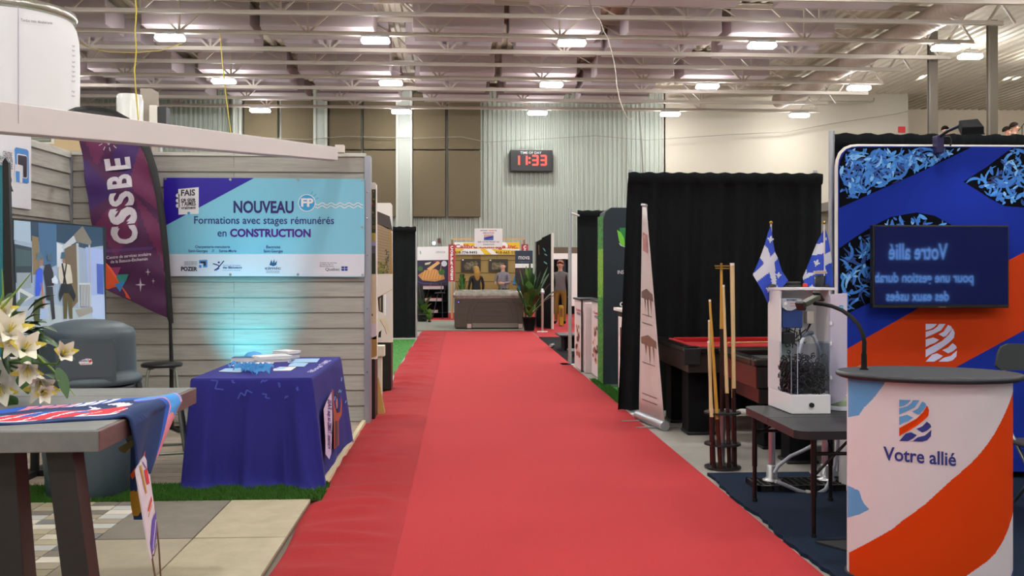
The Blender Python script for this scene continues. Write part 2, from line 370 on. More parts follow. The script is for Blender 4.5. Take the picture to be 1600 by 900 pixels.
# clock
p, q = W(797, 268, 34.7), W(863, 235, 34.7)
t = thing('digital_clock', ((p.x + q.x) / 2, 34.8, p.z), 'black wall clock with red digits reading 11:33 on the ribbed wall', 'clock')
MB().box(p.x, q.x, 34.6, 34.95, p.z, q.z, black).build('case', t, bev=.02)
f = yplane(34.6); m = MB()
led = mat('red_led', 'ff3a2e', .4, emit=2.2)
def seg(m, f, ch, x, y, wd, ht, mt, tk):
    S = {'1': 'bc', '3': 'abgcd'}[ch]
    L = {'a': ((x, y), (x + wd, y)), 'b': ((x + wd, y), (x + wd, y + ht / 2)), 'c': ((x + wd, y + ht / 2), (x + wd, y + ht)), 'd': ((x, y + ht), (x + wd, y + ht)), 'g': ((x, y + ht / 2), (x + wd, y + ht / 2))}
    for k in S: m.line(f, L[k], tk, mt, .01)
for ch, x in (('1', 803), ('1', 815), ('3', 832), ('3', 845)): seg(m, f, ch, x, 243.5, 8, 14, led, 2.6)
m.circ(f, 827.5, 247, 1.5, led, .01).circ(f, 827.5, 254, 1.5, led, .01); m.build('digits', t, label='glowing red digits 11:33')
MB().text(f, 'TIME OF DAY', 813, 240.5, 846, 240.5, 3.6, mat('clock_caption', 'c9c9c9', .5), .01, .01).build('caption', t)
# ================================================================ CARPETS AND GROUND
redc = mat('red_carpet', 'aa2127', .95, noise=90, col2='a31e24', bump=.15)
redc2 = mat('red_carpet_strip', '9c181e', .95, noise=90, col2='96161b', bump=.15)
YE = 23.2
MB().box(-.32, 1.72, -3, YE, 0, .012, redc).build('red_carpet', label='wide smooth red carpet covering most of the aisle', cat='carpet')
nx, ny = 12, 700; vs = []
rnd = random.Random(3); wr = [(rnd.uniform(2, YE), rnd.uniform(.04, .12), rnd.uniform(.004, .02), rnd.uniform(-.35, .35), rnd.uniform(.0, .6)) for _ in range(110)]
wr += [(12.9, .12, .05, .1, 0), (9.5, .1, .03, .2, 0), (5.95, .08, .02, .1, .1), (5.2, .07, .022, -.1, .1), (6.4, .08, .022, .15, 0)]
for j in range(ny + 1):
    y = -3 + (YE + 3) * j / ny
    for i in range(nx + 1):
        u = i / nx; x = -.918 + .598 * u
        if i == 0: x += .012 * math.sin(y * 1.7) + .01 * math.sin(y * 4.1) + (.05 * math.exp(-((y - 13) / .5) ** 2))
        z = .016
        for (c, s_, h, sl, ph) in wr:
            dd = (y - c - sl * (u - .5)) / s_
            if abs(dd) < 3: z += h * math.exp(-dd * dd) * max(0, math.sin(math.pi * min(1, max(0, u * .9 + .08 + ph * .2))))
        vs.append((x, y, z if 0 < i < nx else (.014 if i == nx else .004)))
fs = [(j * (nx + 1) + i, j * (nx + 1) + i + 1, (j + 1) * (nx + 1) + i + 1, (j + 1) * (nx + 1) + i) for j in range(ny) for i in range(nx)]
m = MB(); m.add(vs, fs, redc2, True); m.build('red_carpet_runner', label='narrow wrinkled darker red carpet runner beside the booths with grass', cat='carpet')
# blue black booth carpet
nav = mat('navy_carpet', '0e1724', .95, noise=140, col2='1d2d45', bump=.3, spec=.15)
pts = []
rnd = random.Random(5); y = 6.72
edge = []
while y > 2.0: edge.append((1.735 + .02 * rnd.random() + .012 * math.sin(y * 6), y)); y -= .06
poly = edge + [(5.6, 2.0), (5.6, 6.72)]
m = MB(); n = len(poly); m.add([(x, y, .022) for x, y in poly] + [(x, y, 0.0) for x, y in poly], [tuple(range(n))] + [(i, (i + 1) % n, n + (i + 1) % n, n + i) for i in range(n)], nav)
m.build('booth_carpet', label='dark navy booth carpet with ragged edge beside the red aisle', cat='carpet')
p = GP(1270, 853); m = MB().add([(1.87, 4.93, .023), (2.0, 4.74, .023), (2.6, 4.74, .023), (2.6, 5.05, .023), (1.9, 5.02, .023)], [(0, 1, 2, 3, 4)], blackmat)
m.prism(lambda x, y, o: Vector((x, y, .03 + o)), [(1.87, 4.96), (2.02, 4.72), (2.7, 4.72), (2.7, 5.0)], .008, mat('rubber_mat', '23262b', .8)); m.build('rubber_flap', label='thin black rubber flap lying under the folding table leg', cat='mat')
# green turf areas
g1 = mat('turf_green', '2f6b1d', .9, noise=30, col2='3f7d26'); g2 = mat('turf_green_far', '35782d', .9, noise=(3, 25, 3), col2='478c3b')
m = MB().box(-4.2, -.93, 9.4, 20.4, 0, .01, g2); turf(m, -1.6, -.95, 9.5, 20.3, .01, 5000, .02, g2); m.build('turf_carpet', label='long green turf carpet between the black drape and the poster stands', cat='turf', kind='stuff')
m = MB().box(1.73, 2.3, 9.9, 12.6, 0, .02, g1); turf(m, 1.72, 1.79, 9.9, 12.6, .02, 3000, .03, g1); turf(m, 1.79, 1.87, 9.9, 11.9, .02, 3000, .03, g1); m.build('turf_mat', label='bright green turf mat at the foot of the maroon counter', cat='turf', kind='stuff')
# ================================================================ SCHOOL BOOTH (grey siding)
sid = mat('grey_wood_siding', 'b4b2a9', .75, noise=(2.2, 3, 38), col2='9c9a92', bump=.25)
SX, SY = -3.62, 9.16
def siding(m, p, d, nn, L, z0, z1, pitch=.147):
    d, nn = Vector(d), Vector(nn); z = z0
    prof = []
    while z < z1 - .01:
        t = min(z + pitch, z1); prof += [(z, .0), (z + .006, .02), (t - .012, .006), (t - .002, .0)]; z = t
    vs = [Vector(p) + d * u + nn * o + Vector((0, 0, h)) for u in (0, L) for h, o in prof]; n = len(prof)
    m.add(vs, [(i, i + 1, n + i + 1, n + i) for i in range(n - 1)], sid)
ZT_ = W(400, 238, SY).z
t = thing('siding_partition', (-2.2, SY, 0), 'grey wood siding partition behind the purple table, facing the aisle carpet end', 'partition')
m = MB(); siding(m, (SX, SY, .03), (1, 0, 0), (0, -1, 0), -.89 - SX, .0, ZT_ - .03); m.box(SX, -.89, SY + .004, SY + .1, .03, ZT_, sid); m.build('siding', t)
m = MB(); xs = W(366, 300, SY).x; m.box(xs - .0012, xs + .0012, SY - .016, SY - .008, .05, ZT_, mat('seam_grey', '8d877f', .7)); m.build('seam', t)
edge = mat('edge_metal', 'a9adb8', .35, .6)
m = MB(); m.box(-.9, -.84, SY - .03, SY + .1, .0, ZT_ - .03, edge)
m.build('corner_post', t, label='pale metal corner post of the siding', bev=.004)
m = MB()
for z in (.5, 1.1, 1.6, 1.95, 2.2): m.sphere((-.87, SY - .032, z), .008, chrome, 8)
m.build('screw', t)
t = thing('siding_partition', (SX, 7.6, 0), 'grey wood siding side partition behind the television', 'partition')
m = MB(); siding(m, (SX, 5.6, .0), (0, 1, 0), (1, 0, 0), SY - 5.6, .0, ZT_); m.box(SX - .1, SX - .004, 5.6, SY + .1, 0, ZT_, sid); m.build('siding', t)
MB().box(SX - .01, SX + .03, SY - .05, SY - .022, 0, ZT_ - .06, edge).build('corner_trim', t)
# white sign with blue logo on the side partition
X0 = SX + .035; f = xplane(X0)
a, b = XP(49, 210, X0), XP(-40, 120, X0)
t = thing('partition_sign', (X0, 7.6, 1.97), 'white sign with a blue square logo on the side partition above the television', 'sign')
zb, zt_ = 1.965, 2.615
MB().box(SX + .022, X0, 6.3, a.y, zb, zt_, mat('sign_white', 'e8e9ee', .4)).build('board', t, bev=.003)
lb = mat('logo_blue', '4a8fd6', .5); dk = mat('logo_dark', '37333f', .5); sw = MATS['sign_white']
Z = lambda x, y: (x / 5, 180 + y / 5)
m = MB()
m.flat(f, [Z(112, 265), Z(122, 250), Z(210, 268), Z(222, 285), Z(224, 525), Z(212, 535), Z(172, 528), Z(172, 490), Z(118, 380)], lb, .002)
m.flat(f, [Z(130, 305), Z(138, 300), Z(200, 312), Z(210, 325), Z(212, 485), Z(205, 495), Z(175, 492), Z(172, 400), Z(130, 388)], sw, .003)
m.flat(f, [Z(136, 310), Z(200, 320), Z(207, 330), Z(207, 480), Z(202, 488), Z(178, 485), Z(176, 395), Z(136, 383)], dk, .004)
m.flat(f, [Z(112, 380), Z(172, 400), Z(172, 528), Z(112, 520)], sw, .0035)
m.flat(f, [Z(118, 435), Z(150, 440), Z(150, 524), Z(122, 518)], lb, .004)
m.build('logo', t)
m = MB(); bk = mat('ink_black', '2b2630', .6)
m.text(f, 'CENTRE', *Z(20, 318), *Z(92, 335), 8, bk, bold=.0).text(f, 'DE FORMATION', *Z(-62, 345), *Z(96, 375), 8, bk).text(f, 'PROFESSIONNELLE', *Z(-120, 375), *Z(96, 423), 8, bk)
m.text(f, 'POZER', *Z(-160, 560), *Z(102, 592), 23, bk, bold=.03)
m.build('lettering', t)
# blue banner NOUVEAU
f = yplane(9.1); pv = lambda x, y: (240 + x / 4.092, 220 + y / 4.092)
t = thing('vinyl_banner', tuple(W(412, 432, 9.1)), 'pale blue vinyl banner about paid construction training pinned to the siding', 'banner')
cy = mat('banner_cyan', '86cfe8', .35); bw = mat('banner_white', 'dfe3ee', .35); pu = mat('banner_purple', '2a16a0', .35)
m = MB(); m.prism(f, [(255.5, 277.5), (569.5, 279.5), (569.5, 433), (256, 430.5)], .004, cy); m.build('sheet', t)
m = MB(); m.rect(f, 256, 397, 569.5, 431.5, bw, .001).flat(f, [(255.6, 277.6), (397, 278.2), (255.8, 354)], pu, .001).build('printed_fields', t)
m = MB(); ink = mat('banner_ink', '1c2478', .4); vi = mat('banner_violet', '4a1d8c', .4); pl = mat('banner_plum', '5b1f66', .4)
m.text(f, 'NOUVEAU', 365, 332, 459, 332.5, 17.5, mat('banner_ink2', '2c2270', .4), bold=.03)
m.text(f, 'Formations avec stages rémunérés', 303.5, 349.5, 522, 350, 11.5, ink, bold=.008)
m.text(f, 'en', 340, 369.5, 354, 369.5, 11.5, ink, bold=.008)
m.text(f, 'CONSTRUCTION', 359.5, 369.6, 485.5, 370, 11.5, vi, bold=.04)
for s, a, b, y, h in (('Charpenterie-menuiserie', 305, 359.5, 387.6, 4), ('Saint-Georges', 294.5, 324.5, 394, 4), ('//', 331, 335, 394, 4.2), ('Sainte-Marie', 342.5, 369.5, 394, 4), ('Électricité', 416, 438, 388, 4), ('Saint-Georges', 412, 442, 394.3, 4)):
    m.text(f, s, a, y, b, y, h, ink, bold=.01)
m.text(f, 'POZER', 283, 423, 308.5, 423.2, 6, bk, bold=.04)
for y in (410, 412.3, 414.6): m.text(f, 'CENTRE DE FORMATION', 288, y, 308, y, 1.6, bk)
m.text(f, 'Centre de formation', 348, 415.6, 376, 415.6, 2.4, lb).text(f, 'des Bâtisseurs', 348, 419.5, 378, 419.5, 3.2, mat('logo_teal', '1f5f8c', .5), bold=.03).text(f, 'Centre de formation professionnelle', 348, 423, 376, 423, 1.8, lb)
m.text(f, 'cimic', 414, 421, 439, 421, 4.4, MATS['logo_teal'], bold=.02).text(f, 'Centre intégré de mécanique', 416, 424.2, 437, 424.2, 1.6, bk).text(f, 'industrielle de la Chaudière', 416, 426.6, 437, 426.6, 1.6, bk)
for s, y in (('Centre de services', 411.5), ('scolaire de la', 414.3), ('Beauce-Etchemin', 417)): m.text(f, s, 500, y, 500 + len(s) * 1.45, y, 1.9, bk)
m.text(f, 'Québec', 508.5, 423, 531, 423, 4.6, bk, bold=.0)
m.build('lettering', t)
m = MB(); wh = mat('print_white', 'f0f0f4', .4); b2 = mat('fp_blue', '3aa5de', .4); lp = lambda mm: mm.build('logo', t)
m.circ(f, 479.5, 317, 13.6, wh, .002, 28).circ(f, 479.5, 317, 12.4, b2, .003, 28).text(f, 'FP', 470.5, 322.5, 490, 322.5, 12, wh, .005, .04)
for dy in (-2.4, 2.2):
    m.line(f, [(493 + i * 2, 321 + dy + 1.8 * math.sin(i * .9)) for i in range(38)], 1.5, wh, .003)
for a in (-.4, -.75, -1.1): m.line(f, [(479.5 + 15 * math.cos(a), 317 + 15 * math.sin(a)), (479.5 + 20 * math.cos(a), 317 + 20 * math.sin(a))], 1, b2, .003)
m.build('training_emblem', t); m = MB()
m.flat(f, [(278.5, 295.5), (310.5, 292.5), (310.5, 334), (279, 335.5)], wh, .002)
for y in (305.5, 313.5, 321.5): m.circ(f, 278, y, 3.2, wh, .002)
for s, a, b, y, h in (('FAIS', 283, 305, 306, 9), ('ce que', 283, 305, 314.5, 5.5), ("T'AIMES", 283, 306, 321.8, 6.5), ('vraiment', 283, 306, 327, 4.5)):
    m.text(f, s, a, y, b, y - .8, h, dk, .004, .03)
m.circ(f, 295, 333, 2.2, b2, .004)
m.build('slogan_box', t); m = MB()
m.flat(f, [(311, 406.5), (324, 406), (324, 417.5), (317.5, 418), (317, 412), (311, 411.5)], lb, .002).flat(f, [(313, 408.5), (321.5, 408.5), (321.5, 415.5), (319, 415.5), (318.5, 411.2), (313, 411)], bk, .003).rect(f, 311, 414, 315, 418.5, lb, .003)
lp(m); m = MB()
m.line(f, [(333, 412), (340, 414), (343, 416), (350, 407.5)], 1.6, ink, .003).line(f, [(343, 415), (341, 419), (335, 422.5)], 2, ink, .003).line(f, [(338, 423), (343, 419)], 1, lb, .003).circ(f, 342, 410, 1.6, ink, .003)
lp(m); m = MB()
m.flat(f, [(421, 414), (424, 406), (426, 411), (428.5, 405), (429.5, 411), (433, 407), (432, 414), (427, 416)], MATS['logo_teal'], .003)
lp(m); m = MB()
for x in (533.5, 538.8):
    for y in (416.3, 420): m.rect(f, x, y, x + 4.4, y + 3, mat('qc_blue', '2a3f9c', .4), .003)
lp(m)
m = MB()
for x, y in ((258.5, 279.5), (360, 280.5), (465.5, 281), (566, 282), (360, 429), (465.5, 429), (566.5, 429.5), (566, 355)): p = f(x, y, .004); m.disc(p, .012, (0, 1, 0), steel, 12)
m.build('grommets', t)
# feather flag CSSBE
Y = 8.8; f = yplane(Y)
t = thing('feather_flag', tuple(W(268, 672, Y)), 'purple feather flag with white letters on a curved black pole', 'flag')
pole = [(268, 674), (268, 570), (266, 500), (263.5, 455), (260, 400), (255, 350), (249, 305), (241, 268), (230, 234), (216, 208), (199, 189), (180, 178), (160, 172), (140, 170), (120, 172), (106, 177)]
m = MB(); m.tube([W(x, y, Y) for x, y in pole[:4]], [.02, .018, .014, .012], black, 10); m.tube([W(x, y, Y) for x, y in pole[3:]], .01, black, 8)
p = W(268, 674, Y)
for a in range(4): m.bar((p.x, p.y, .045), (p.x + .3 * math.cos(a * 1.571 + .5), p.y - .0 + .25 * math.sin(a * 1.571 + .5), .045), .025, .02, black)
m.build('pole', t)
inner = [(265, 505), (262, 497), (259.5, 455), (255.5, 402), (250, 352), (244, 308), (236, 272), (226, 240), (213, 216), (197, 198), (179, 188), (160, 183), (140, 181), (120, 181), (109, 184)]
sleeve = [(270, 505), (269.5, 497), (267, 455), (263.5, 400), (258.5, 348), (252.5, 302), (245, 264), (234, 230), (219, 203), (201, 184), (181, 173), (160, 168), (140, 166), (119, 168), (104, 174)]
m = MB(); n = len(inner)
fr = [f(x, y, .012) for x, y in inner] + [f(x, y, .018) for x, y in sleeve]; bkk = [f(x, y, -.018) for x, y in inner + sleeve]
m.add(fr + bkk, [(i, i + 1, n + i + 1, n + i) for i in range(n - 1)] + [(2 * n + i, 2 * n + i + 1, 3 * n + i + 1, 3 * n + i) for i in range(n - 1)] + [(n + i, n + i + 1, 3 * n + i + 1, 3 * n + i) for i in range(n - 1)], black, True); m.build('sleeve', t)
plum = mat('flag_plum', '4d1c4b', .65); plum2 = mat('flag_plum_light', '6a2450', .65); plum3 = mat('flag_violet', '3f1f63', .65)
left = [(109, 184), (115, 184), (122, 207), (128, 245), (135, 292), (141, 340), (149, 385), (157, 425), (165, 452)]
out = inner[1:] + left[1:]
def fold(x, y, o=0): return f(x, y, o + .012 * math.sin(x * .09 + y * .05) + .01 * math.sin(y * .11 - x * .03))
xs_ = range(100, 272, 4); ys_ = range(164, 506, 4)
m = MB()
# cloth as rows between the left edge and the sleeve
def interp(L, y):
    for (x0, y0), (x1, y1) in zip(L, L[1:]):
        if min(y0, y1) <= y <= max(y0, y1) and y0 != y1: return x0 + (x1 - x0) * (y - y0) / (y1 - y0)
    return None
rows = []
for k in range(101):
    y = 181.5 + (496.5 - 181.5) * k / 100
    R = interp(inner[1:], y) if y > 181.5 else 150
    L = interp(left, y) if y <= 452 else 165 + (262 - 165) * (y - 452) / (497 - 452)
    if y < 186: L = 112
    if R is None or L is None: continue
    rows.append((y, L, R))
nu = 30
vs = [fold(L + (R - L) * i / nu, y) for y, L, R in rows for i in range(nu + 1)]
tri = [([(128, 245), (180, 300), (140, 330)], plum3), ([(200, 190), (235, 260), (205, 300), (175, 245)], plum3), ([(222, 215), (248, 330), (200, 290)], plum2), ([(205, 300), (250, 350), (256, 420), (225, 350)], plum2), ([(125, 205), (175, 215), (150, 260)], plum2), ([(150, 350), (190, 300), (215, 350), (180, 400)], plum2)]
fs = []; mts = []
for j in range(len(rows) - 1):
    for i in range(nu):
        fs.append((j * (nu + 1) + i, j * (nu + 1) + i + 1, (j + 1) * (nu + 1) + i + 1, (j + 1) * (nu + 1) + i))
        y, L, R = rows[j]; c = (L + (R - L) * (i + .5) / nu, y + 1.5); k = plum
        for q, mm in tri:
            if inside(c, q): k = mm
        mts.append(k)
for s_ in (0,): m.add(vs, fs, mts, True)
m.build('cloth', t)
fo = lambda x, y, o=0: fold(x, y, o + .004)
m = MB(); fw = mat('flag_white', 'cfc8d2', .6)
def up(ch, x0, y0, x1, y1, hx, hy): m.text(fo, ch, x0, y0, x1, y1, (hx, hy), fw, .004, .035)
up('C', 215, 379, 212, 351, -37, 4); up('S', 212, 345, 208.5, 322, -37, 4); up('S', 208.5, 316, 206, 298, -37, 4) if False else None
for ch, a, b in (('C', 379, 354), ('S', 349, 326), ('S', 320.5, 298), ('B', 292.5, 271), ('E', 263.5, 245)):
    bx = lambda y: 201 + (y - 243) * (215.5 - 201) / 137
    up(ch, bx(a), a, bx(b), b, -36, 3.6)
m.text(fo, 'Centre de services scolaire', 167, 405, 236, 399, (0, -4.6), fw, .004, .01).text(fo, 'de la Beauce-Etchemin', 173, 411.5, 231, 406.5, (0, -4.6), fw, .004, .01)
m.build('lettering', t)
m = MB()
d = [(165, 218), (168, 215.5), (174, 215.5), (177, 218), (171.5, 227)]
m.line(fo, d + d[:1], .9, fw, .004).line(fo, [(165, 218), (177, 218)], .8, fw, .004).line(fo, [(168.5, 218), (171.5, 227), (174, 218)], .7, fw, .004)
for a in range(10):
    an = a * .628 + .15; m.line(fo, [(171 + 11 * math.cos(an), 220 + 11 * math.sin(an)), (171 + 17 * math.cos(an), 220 + 17 * math.sin(an))], 1, fw, .004)
for i in range(26): x = 166 + i * 2.8; y = 392 - i * .17; m.line(fo, [(x, y + 2.4), (x + 2.6, y - 2.4)], .8, mat('flag_hatch', '6a4a9a', .6), .004)
m.flat(fo, [(161, 405), (176, 421), (205, 468), (164, 450)], mat('flag_orange', 'e0522a', .6), .004)
m.flat(fo, [(170, 418), (190, 417.5), (184, 430), (178, 429)], mat('flag_pink', '9c3a72', .6), .005).flat(fo, [(184, 429), (202, 428.5), (197, 440), (178, 442)], mat('flag_teal', '2f8c84', .6), .0055).flat(fo, [(197, 439), (189, 456), (178, 442)], mat('flag_blue', '2f78b4', .6), .0055)
for x, y, r in ((219, 445, 11), (231.5, 425, 6), (239.5, 439, 4.5)):
    m.flat(fo, [p for k in range(4) for p in ((x + r * (.75, 0, -.75, 0)[k], y + r * (0, 1, 0, -1)[k]), (x + .12 * r * (1, -1, -1, 1)[k], y + .12 * r * (1, 1, -1, -1)[k]))], fw, .005)
m.build('printed_shapes', t)
# white overhead beam
t = thing('overhead_beam', (-2, 7, 2.4), 'long white beam slanting above the booth partitions', 'beam')
m = MB(); A = [W(-60, 150, 5.4), W(-60, 200.5, 5.4), W(528, 230, 8.95), W(528, 250, 8.95)]
B = [p + Vector((-.06, .12, 0)) for p in A]
m.add(A + B, [(0, 1, 3, 2), (4, 6, 7, 5), (0, 2, 6, 4), (1, 5, 7, 3), (2, 3, 7, 6), (0, 4, 5, 1)], mat('beam_white', 'dcd8d6', .6)); m.build('fascia', t, bev=.004)
a = W(28, 160, 5.98); b = W(28, 192, 5.98)
MB().line(plane3(A[0], A[1], A[2]), [(28.3, 162), (28.5, 193)], .8, mat('beam_seam', '5c5856', .7), .002).build('joint', t)
MB().box(W(528, 0, 9).x - .02, W(538, 0, 9).x, 8.95, 9.05, ZT_ - .02, ZT_ + .05, offwhite).build('end_block', t)
# television with slideshow on a floor stand
A, B_, C_ = W(17.5, 341.5, 6.23), W(165, 355.5, 7.5), W(165, 505, 7.5)
f = plane3(A, B_, C_)
t = thing('television', (-2.84, 6.9, 0), 'television showing workers in hard hats, behind the grey litter bin', 'television')
MB().prism(f, [(16, 340), (165.5, 354.5), (165.5, 506.5), (20, 527)], .05, black).build('casing', t)
ms = []
def em(n, c, e=.8): return mat(n, c, .3, emit=e)
Z = lambda x, y: (x / 5, 330 + y / 5)
m = MB(); R = lambda pts, c, k: m.flat(f, [Z(*p) for p in pts], em('tv_' + c, c, .3), .001 + k * .0007)
R([(105, 70), (800, 130), (820, 870), (135, 985)], '9fb2c8', 0)
R([(105, 70), (800, 130), (803, 270), (660, 290), (440, 240), (105, 230)], '33475f', 1)
R([(105, 70), (235, 82), (240, 250), (105, 225)], 'a9c2d6', 2); R([(110, 255), (245, 285), (250, 560), (115, 560)], '384750', 2)
R([(120, 290), (238, 310), (240, 430), (122, 430)], '4a5f66', 3); R([(125, 480), (240, 480), (240, 600), (128, 610)], '94a3ad', 3)
R([(245, 190), (298, 205), (305, 480), (255, 500)], '8a7a5c', 3); R([(295, 90), (438, 105), (440, 420), (400, 440), (310, 420)], '4a6d94', 2)
R([(440, 245), (490, 265), (490, 420), (445, 440)], 'd3dfea', 3); R([(135, 590), (265, 660), (135, 735)], 'cfd4d8', 4); R([(150, 630), (215, 665), (150, 705)], '6d8088', 5)
R([(665, 280), (800, 300), (808, 650), (690, 660)], 'a8bdf0', 3); R([(750, 410), (805, 415), (805, 650), (755, 645)], '4d66c0', 4); R([(690, 660), (812, 650), (818, 865), (720, 830)], 'b9cdf2', 4)
R([(500, 290), (600, 250), (610, 700), (560, 760), (510, 560)], '75644a', 4); R([(475, 280), (570, 190), (600, 235), (490, 300)], 'c2ccd2', 5)
R([(570, 185), (640, 115), (712, 240), (700, 265), (590, 240)], '857f70', 6); R([(590, 250), (608, 250), (622, 760), (606, 770)], 'b9c3c8', 6); R([(685, 265), (700, 265), (712, 750), (698, 755)], 'b0b8c4', 6)
R([(610, 560), (700, 560), (700, 575), (610, 575)], 'ccd3d8', 7)
for i in range(7): R([(625 + i * 12, 575), (631 + i * 12, 575), (634 + i * 12, 745), (628 + i * 12, 745)], 'd6dce0', 7)
R([(615, 575), (700, 575), (705, 745), (622, 750)], '5f6468', 6); R([(580, 770), (715, 750), (720, 790), (610, 830)], '9c988e', 7)
R([(140, 745), (420, 730), (690, 770), (740, 850), (820, 870), (135, 985)], 'b4c2cc', 3)
# three workers in the picture
R([(265, 690), (325, 680), (340, 720), (320, 860), (262, 870), (250, 780)], '4a5330', 8); R([(275, 470), (300, 440), (325, 455), (325, 560), (300, 660), (268, 665)], '3f62e0', 9); R([(305, 560), (325, 560), (345, 740), (333, 775)], 'b08070', 9)
R([(300, 380), (330, 375), (328, 420), (305, 430)], 'a07868', 9); R([(275, 380), (282, 325), (310, 318), (330, 350), (335, 372), (290, 378)], '5a7484', 10); R([(305, 760), (365, 760), (360, 840), (300, 845)], 'a9c2ea', 10)
R([(345, 420), (385, 410), (410, 480), (415, 580), (350, 590), (330, 480)], '2b2d36', 8); R([(350, 590), (405, 590), (425, 840), (400, 850), (385, 700), (355, 690)], '33363c', 8); R([(360, 385), (365, 340), (395, 335), (405, 370), (400, 388)], '4d6878', 9); R([(395, 530), (425, 500), (445, 540), (440, 570), (400, 560)], 'd5e6f5', 9)
R([(450, 440), (490, 405), (540, 420), (555, 500), (560, 560), (470, 580), (450, 520)], 'cfc9b8', 9); R([(470, 565), (550, 570), (585, 660), (570, 710), (530, 640), (490, 640), (460, 710), (450, 650)], '222329', 10)
R([(485, 640), (555, 640), (560, 840), (535, 840), (520, 700), (515, 840), (490, 840)], '5c5130', 9); R([(470, 410), (482, 405), (512, 570), (498, 575)], '2d2a28', 11); R([(515, 410), (505, 410), (480, 570), (492, 575)], '2d2a28', 11)
R([(465, 370), (472, 320), (495, 318), (502, 350), (500, 375)], '4b6a80', 10); R([(480, 370), (500, 370), (498, 405), (482, 405)], '9a7060', 10)
m.build('screen', t, label='lit screen with picture of three workers and a small porch')
c = (Vector(A) + Vector(C_)) / 2
MB().tube([(-2.95, 6.85, .06), (-2.95, 6.85, 1.4)], .03, black, 10).bar((-2.95, 6.5, .04), (-2.95, 7.2, .04), .06, .06, black).bar((-3.25, 6.85, .04), (-2.65, 6.85, .04), .06, .06, black).bar((-2.95, 6.85, 1.35), (-2.88, 6.87, 1.4), .2, .3, black).build('floor_stand', t)
# teal banner with black pole beside the sign
f = yplane(5.7); teal = mat('teal_banner', '1f6f7c', .6)
t = thing('feather_banner', tuple(W(6, 700, 5.7)), 'narrow teal banner on a dark pole beside the television', 'banner')
z = W(8, 600, 5.7)
m = MB(); m.prism(f, [(-90, 262), (4, 258), (5, 600), (-60, 640)], .01, teal); m.build('cloth', t)
m = MB(); m.prism(f, [(3.5, 253), (8, 246), (13, 254), (15, 330), (24, 585), (15, 588), (6, 420)], .03, black); m.build('sleeve', t)
x = W(12, 500, 5.7).x; MB().tube([(x, 5.72, .03), (x, 5.72, 1.1)], .014, black, 8).box(x - .2, x + .2, 5.6, 5.85, 0, .03, black).build('pole', t)
# ---- floor of the booth
plank = mat('wood_plank', '9c8c7c', .55, noise=(4, 45, 4), col2='b3a494')
cream = mat('cream_edge', 'd9cca9', .6)
m = MB(); y = 6.47; i = 0
while y < 9.14:
    m.box(SX, -.92, y, y + .138, 0, .03, plank); y += .145
struct('floor_deck', m, bev=.003)
struct('trim_1_deck_edge', MB().box(-.92, -.885, 6.5, 9.2, 0, .045, cream))
rnd = random.Random(11)
mo = mat('paver_mortar', '6f675a', .9)
sc_ = [mat('paver_%d' % i, c, .7, noise=7, col2=d) for i, (c, d) in enumerate((('b0a68c', 'a1977d'), ('958b79', 'a0957f'), ('7d766b', '716a60'), ('d6d0c0', 'c7c2b4'), ('6d6c6a', '77777a'), ('bdbdb8', 'aeb0ad')))]
m = MB(); m.box(-4.2, -.895, 1.5, 6.03, 0, .003, mo).box(-4.2, -.925, 1.5, 6.03, .003, .02, mo)
for k, (a, b) in enumerate(((-1.41, -.92), (-1.92, -1.41), (-3.1, -2.53), (-3.65, -3.1), (-4.2, -3.65))):
    y = 6.03; j = 0
    while y > 1.6:
        mt = sc_[0] if k == 0 else (sc_[2] if (j == 0 and k == 1) else sc_[1] if k == 1 else sc_[rnd.choice((0, 1))])
        m.box(a + .004, b - .004, y - .85, y - .006, .02, .035, mt); y -= .855; j += 1
y = 6.03
while y > 1.6:
    for k in range(4):
        off = (k % 2) * .05
        m.box(-2.53 + k * .1525 + .003, -2.53 + (k + 1) * .1525 - .003, y - .1 + off * 0, y - .004, .02, .034, sc_[rnd.choice((0, 1, 1, 2, 3, 3, 4, 5, 5))])
    y -= .104
struct('floor_pavers', m)
gr = mat('turf_strip_green', '2f5c12', .9, noise=40, col2='3d701a')
m = MB().box(-3.6, -.87, 6.03, 6.47, .0, .025, mat('turf_backing', '3a3320', .9)); turf(m, -3.6, -.86, 6.02, 6.48, .025, 26000, .035, gr, random.Random(4))
m.build('turf_strip', label='strip of dark green turf in front of the purple table', cat='turf', kind='stuff')
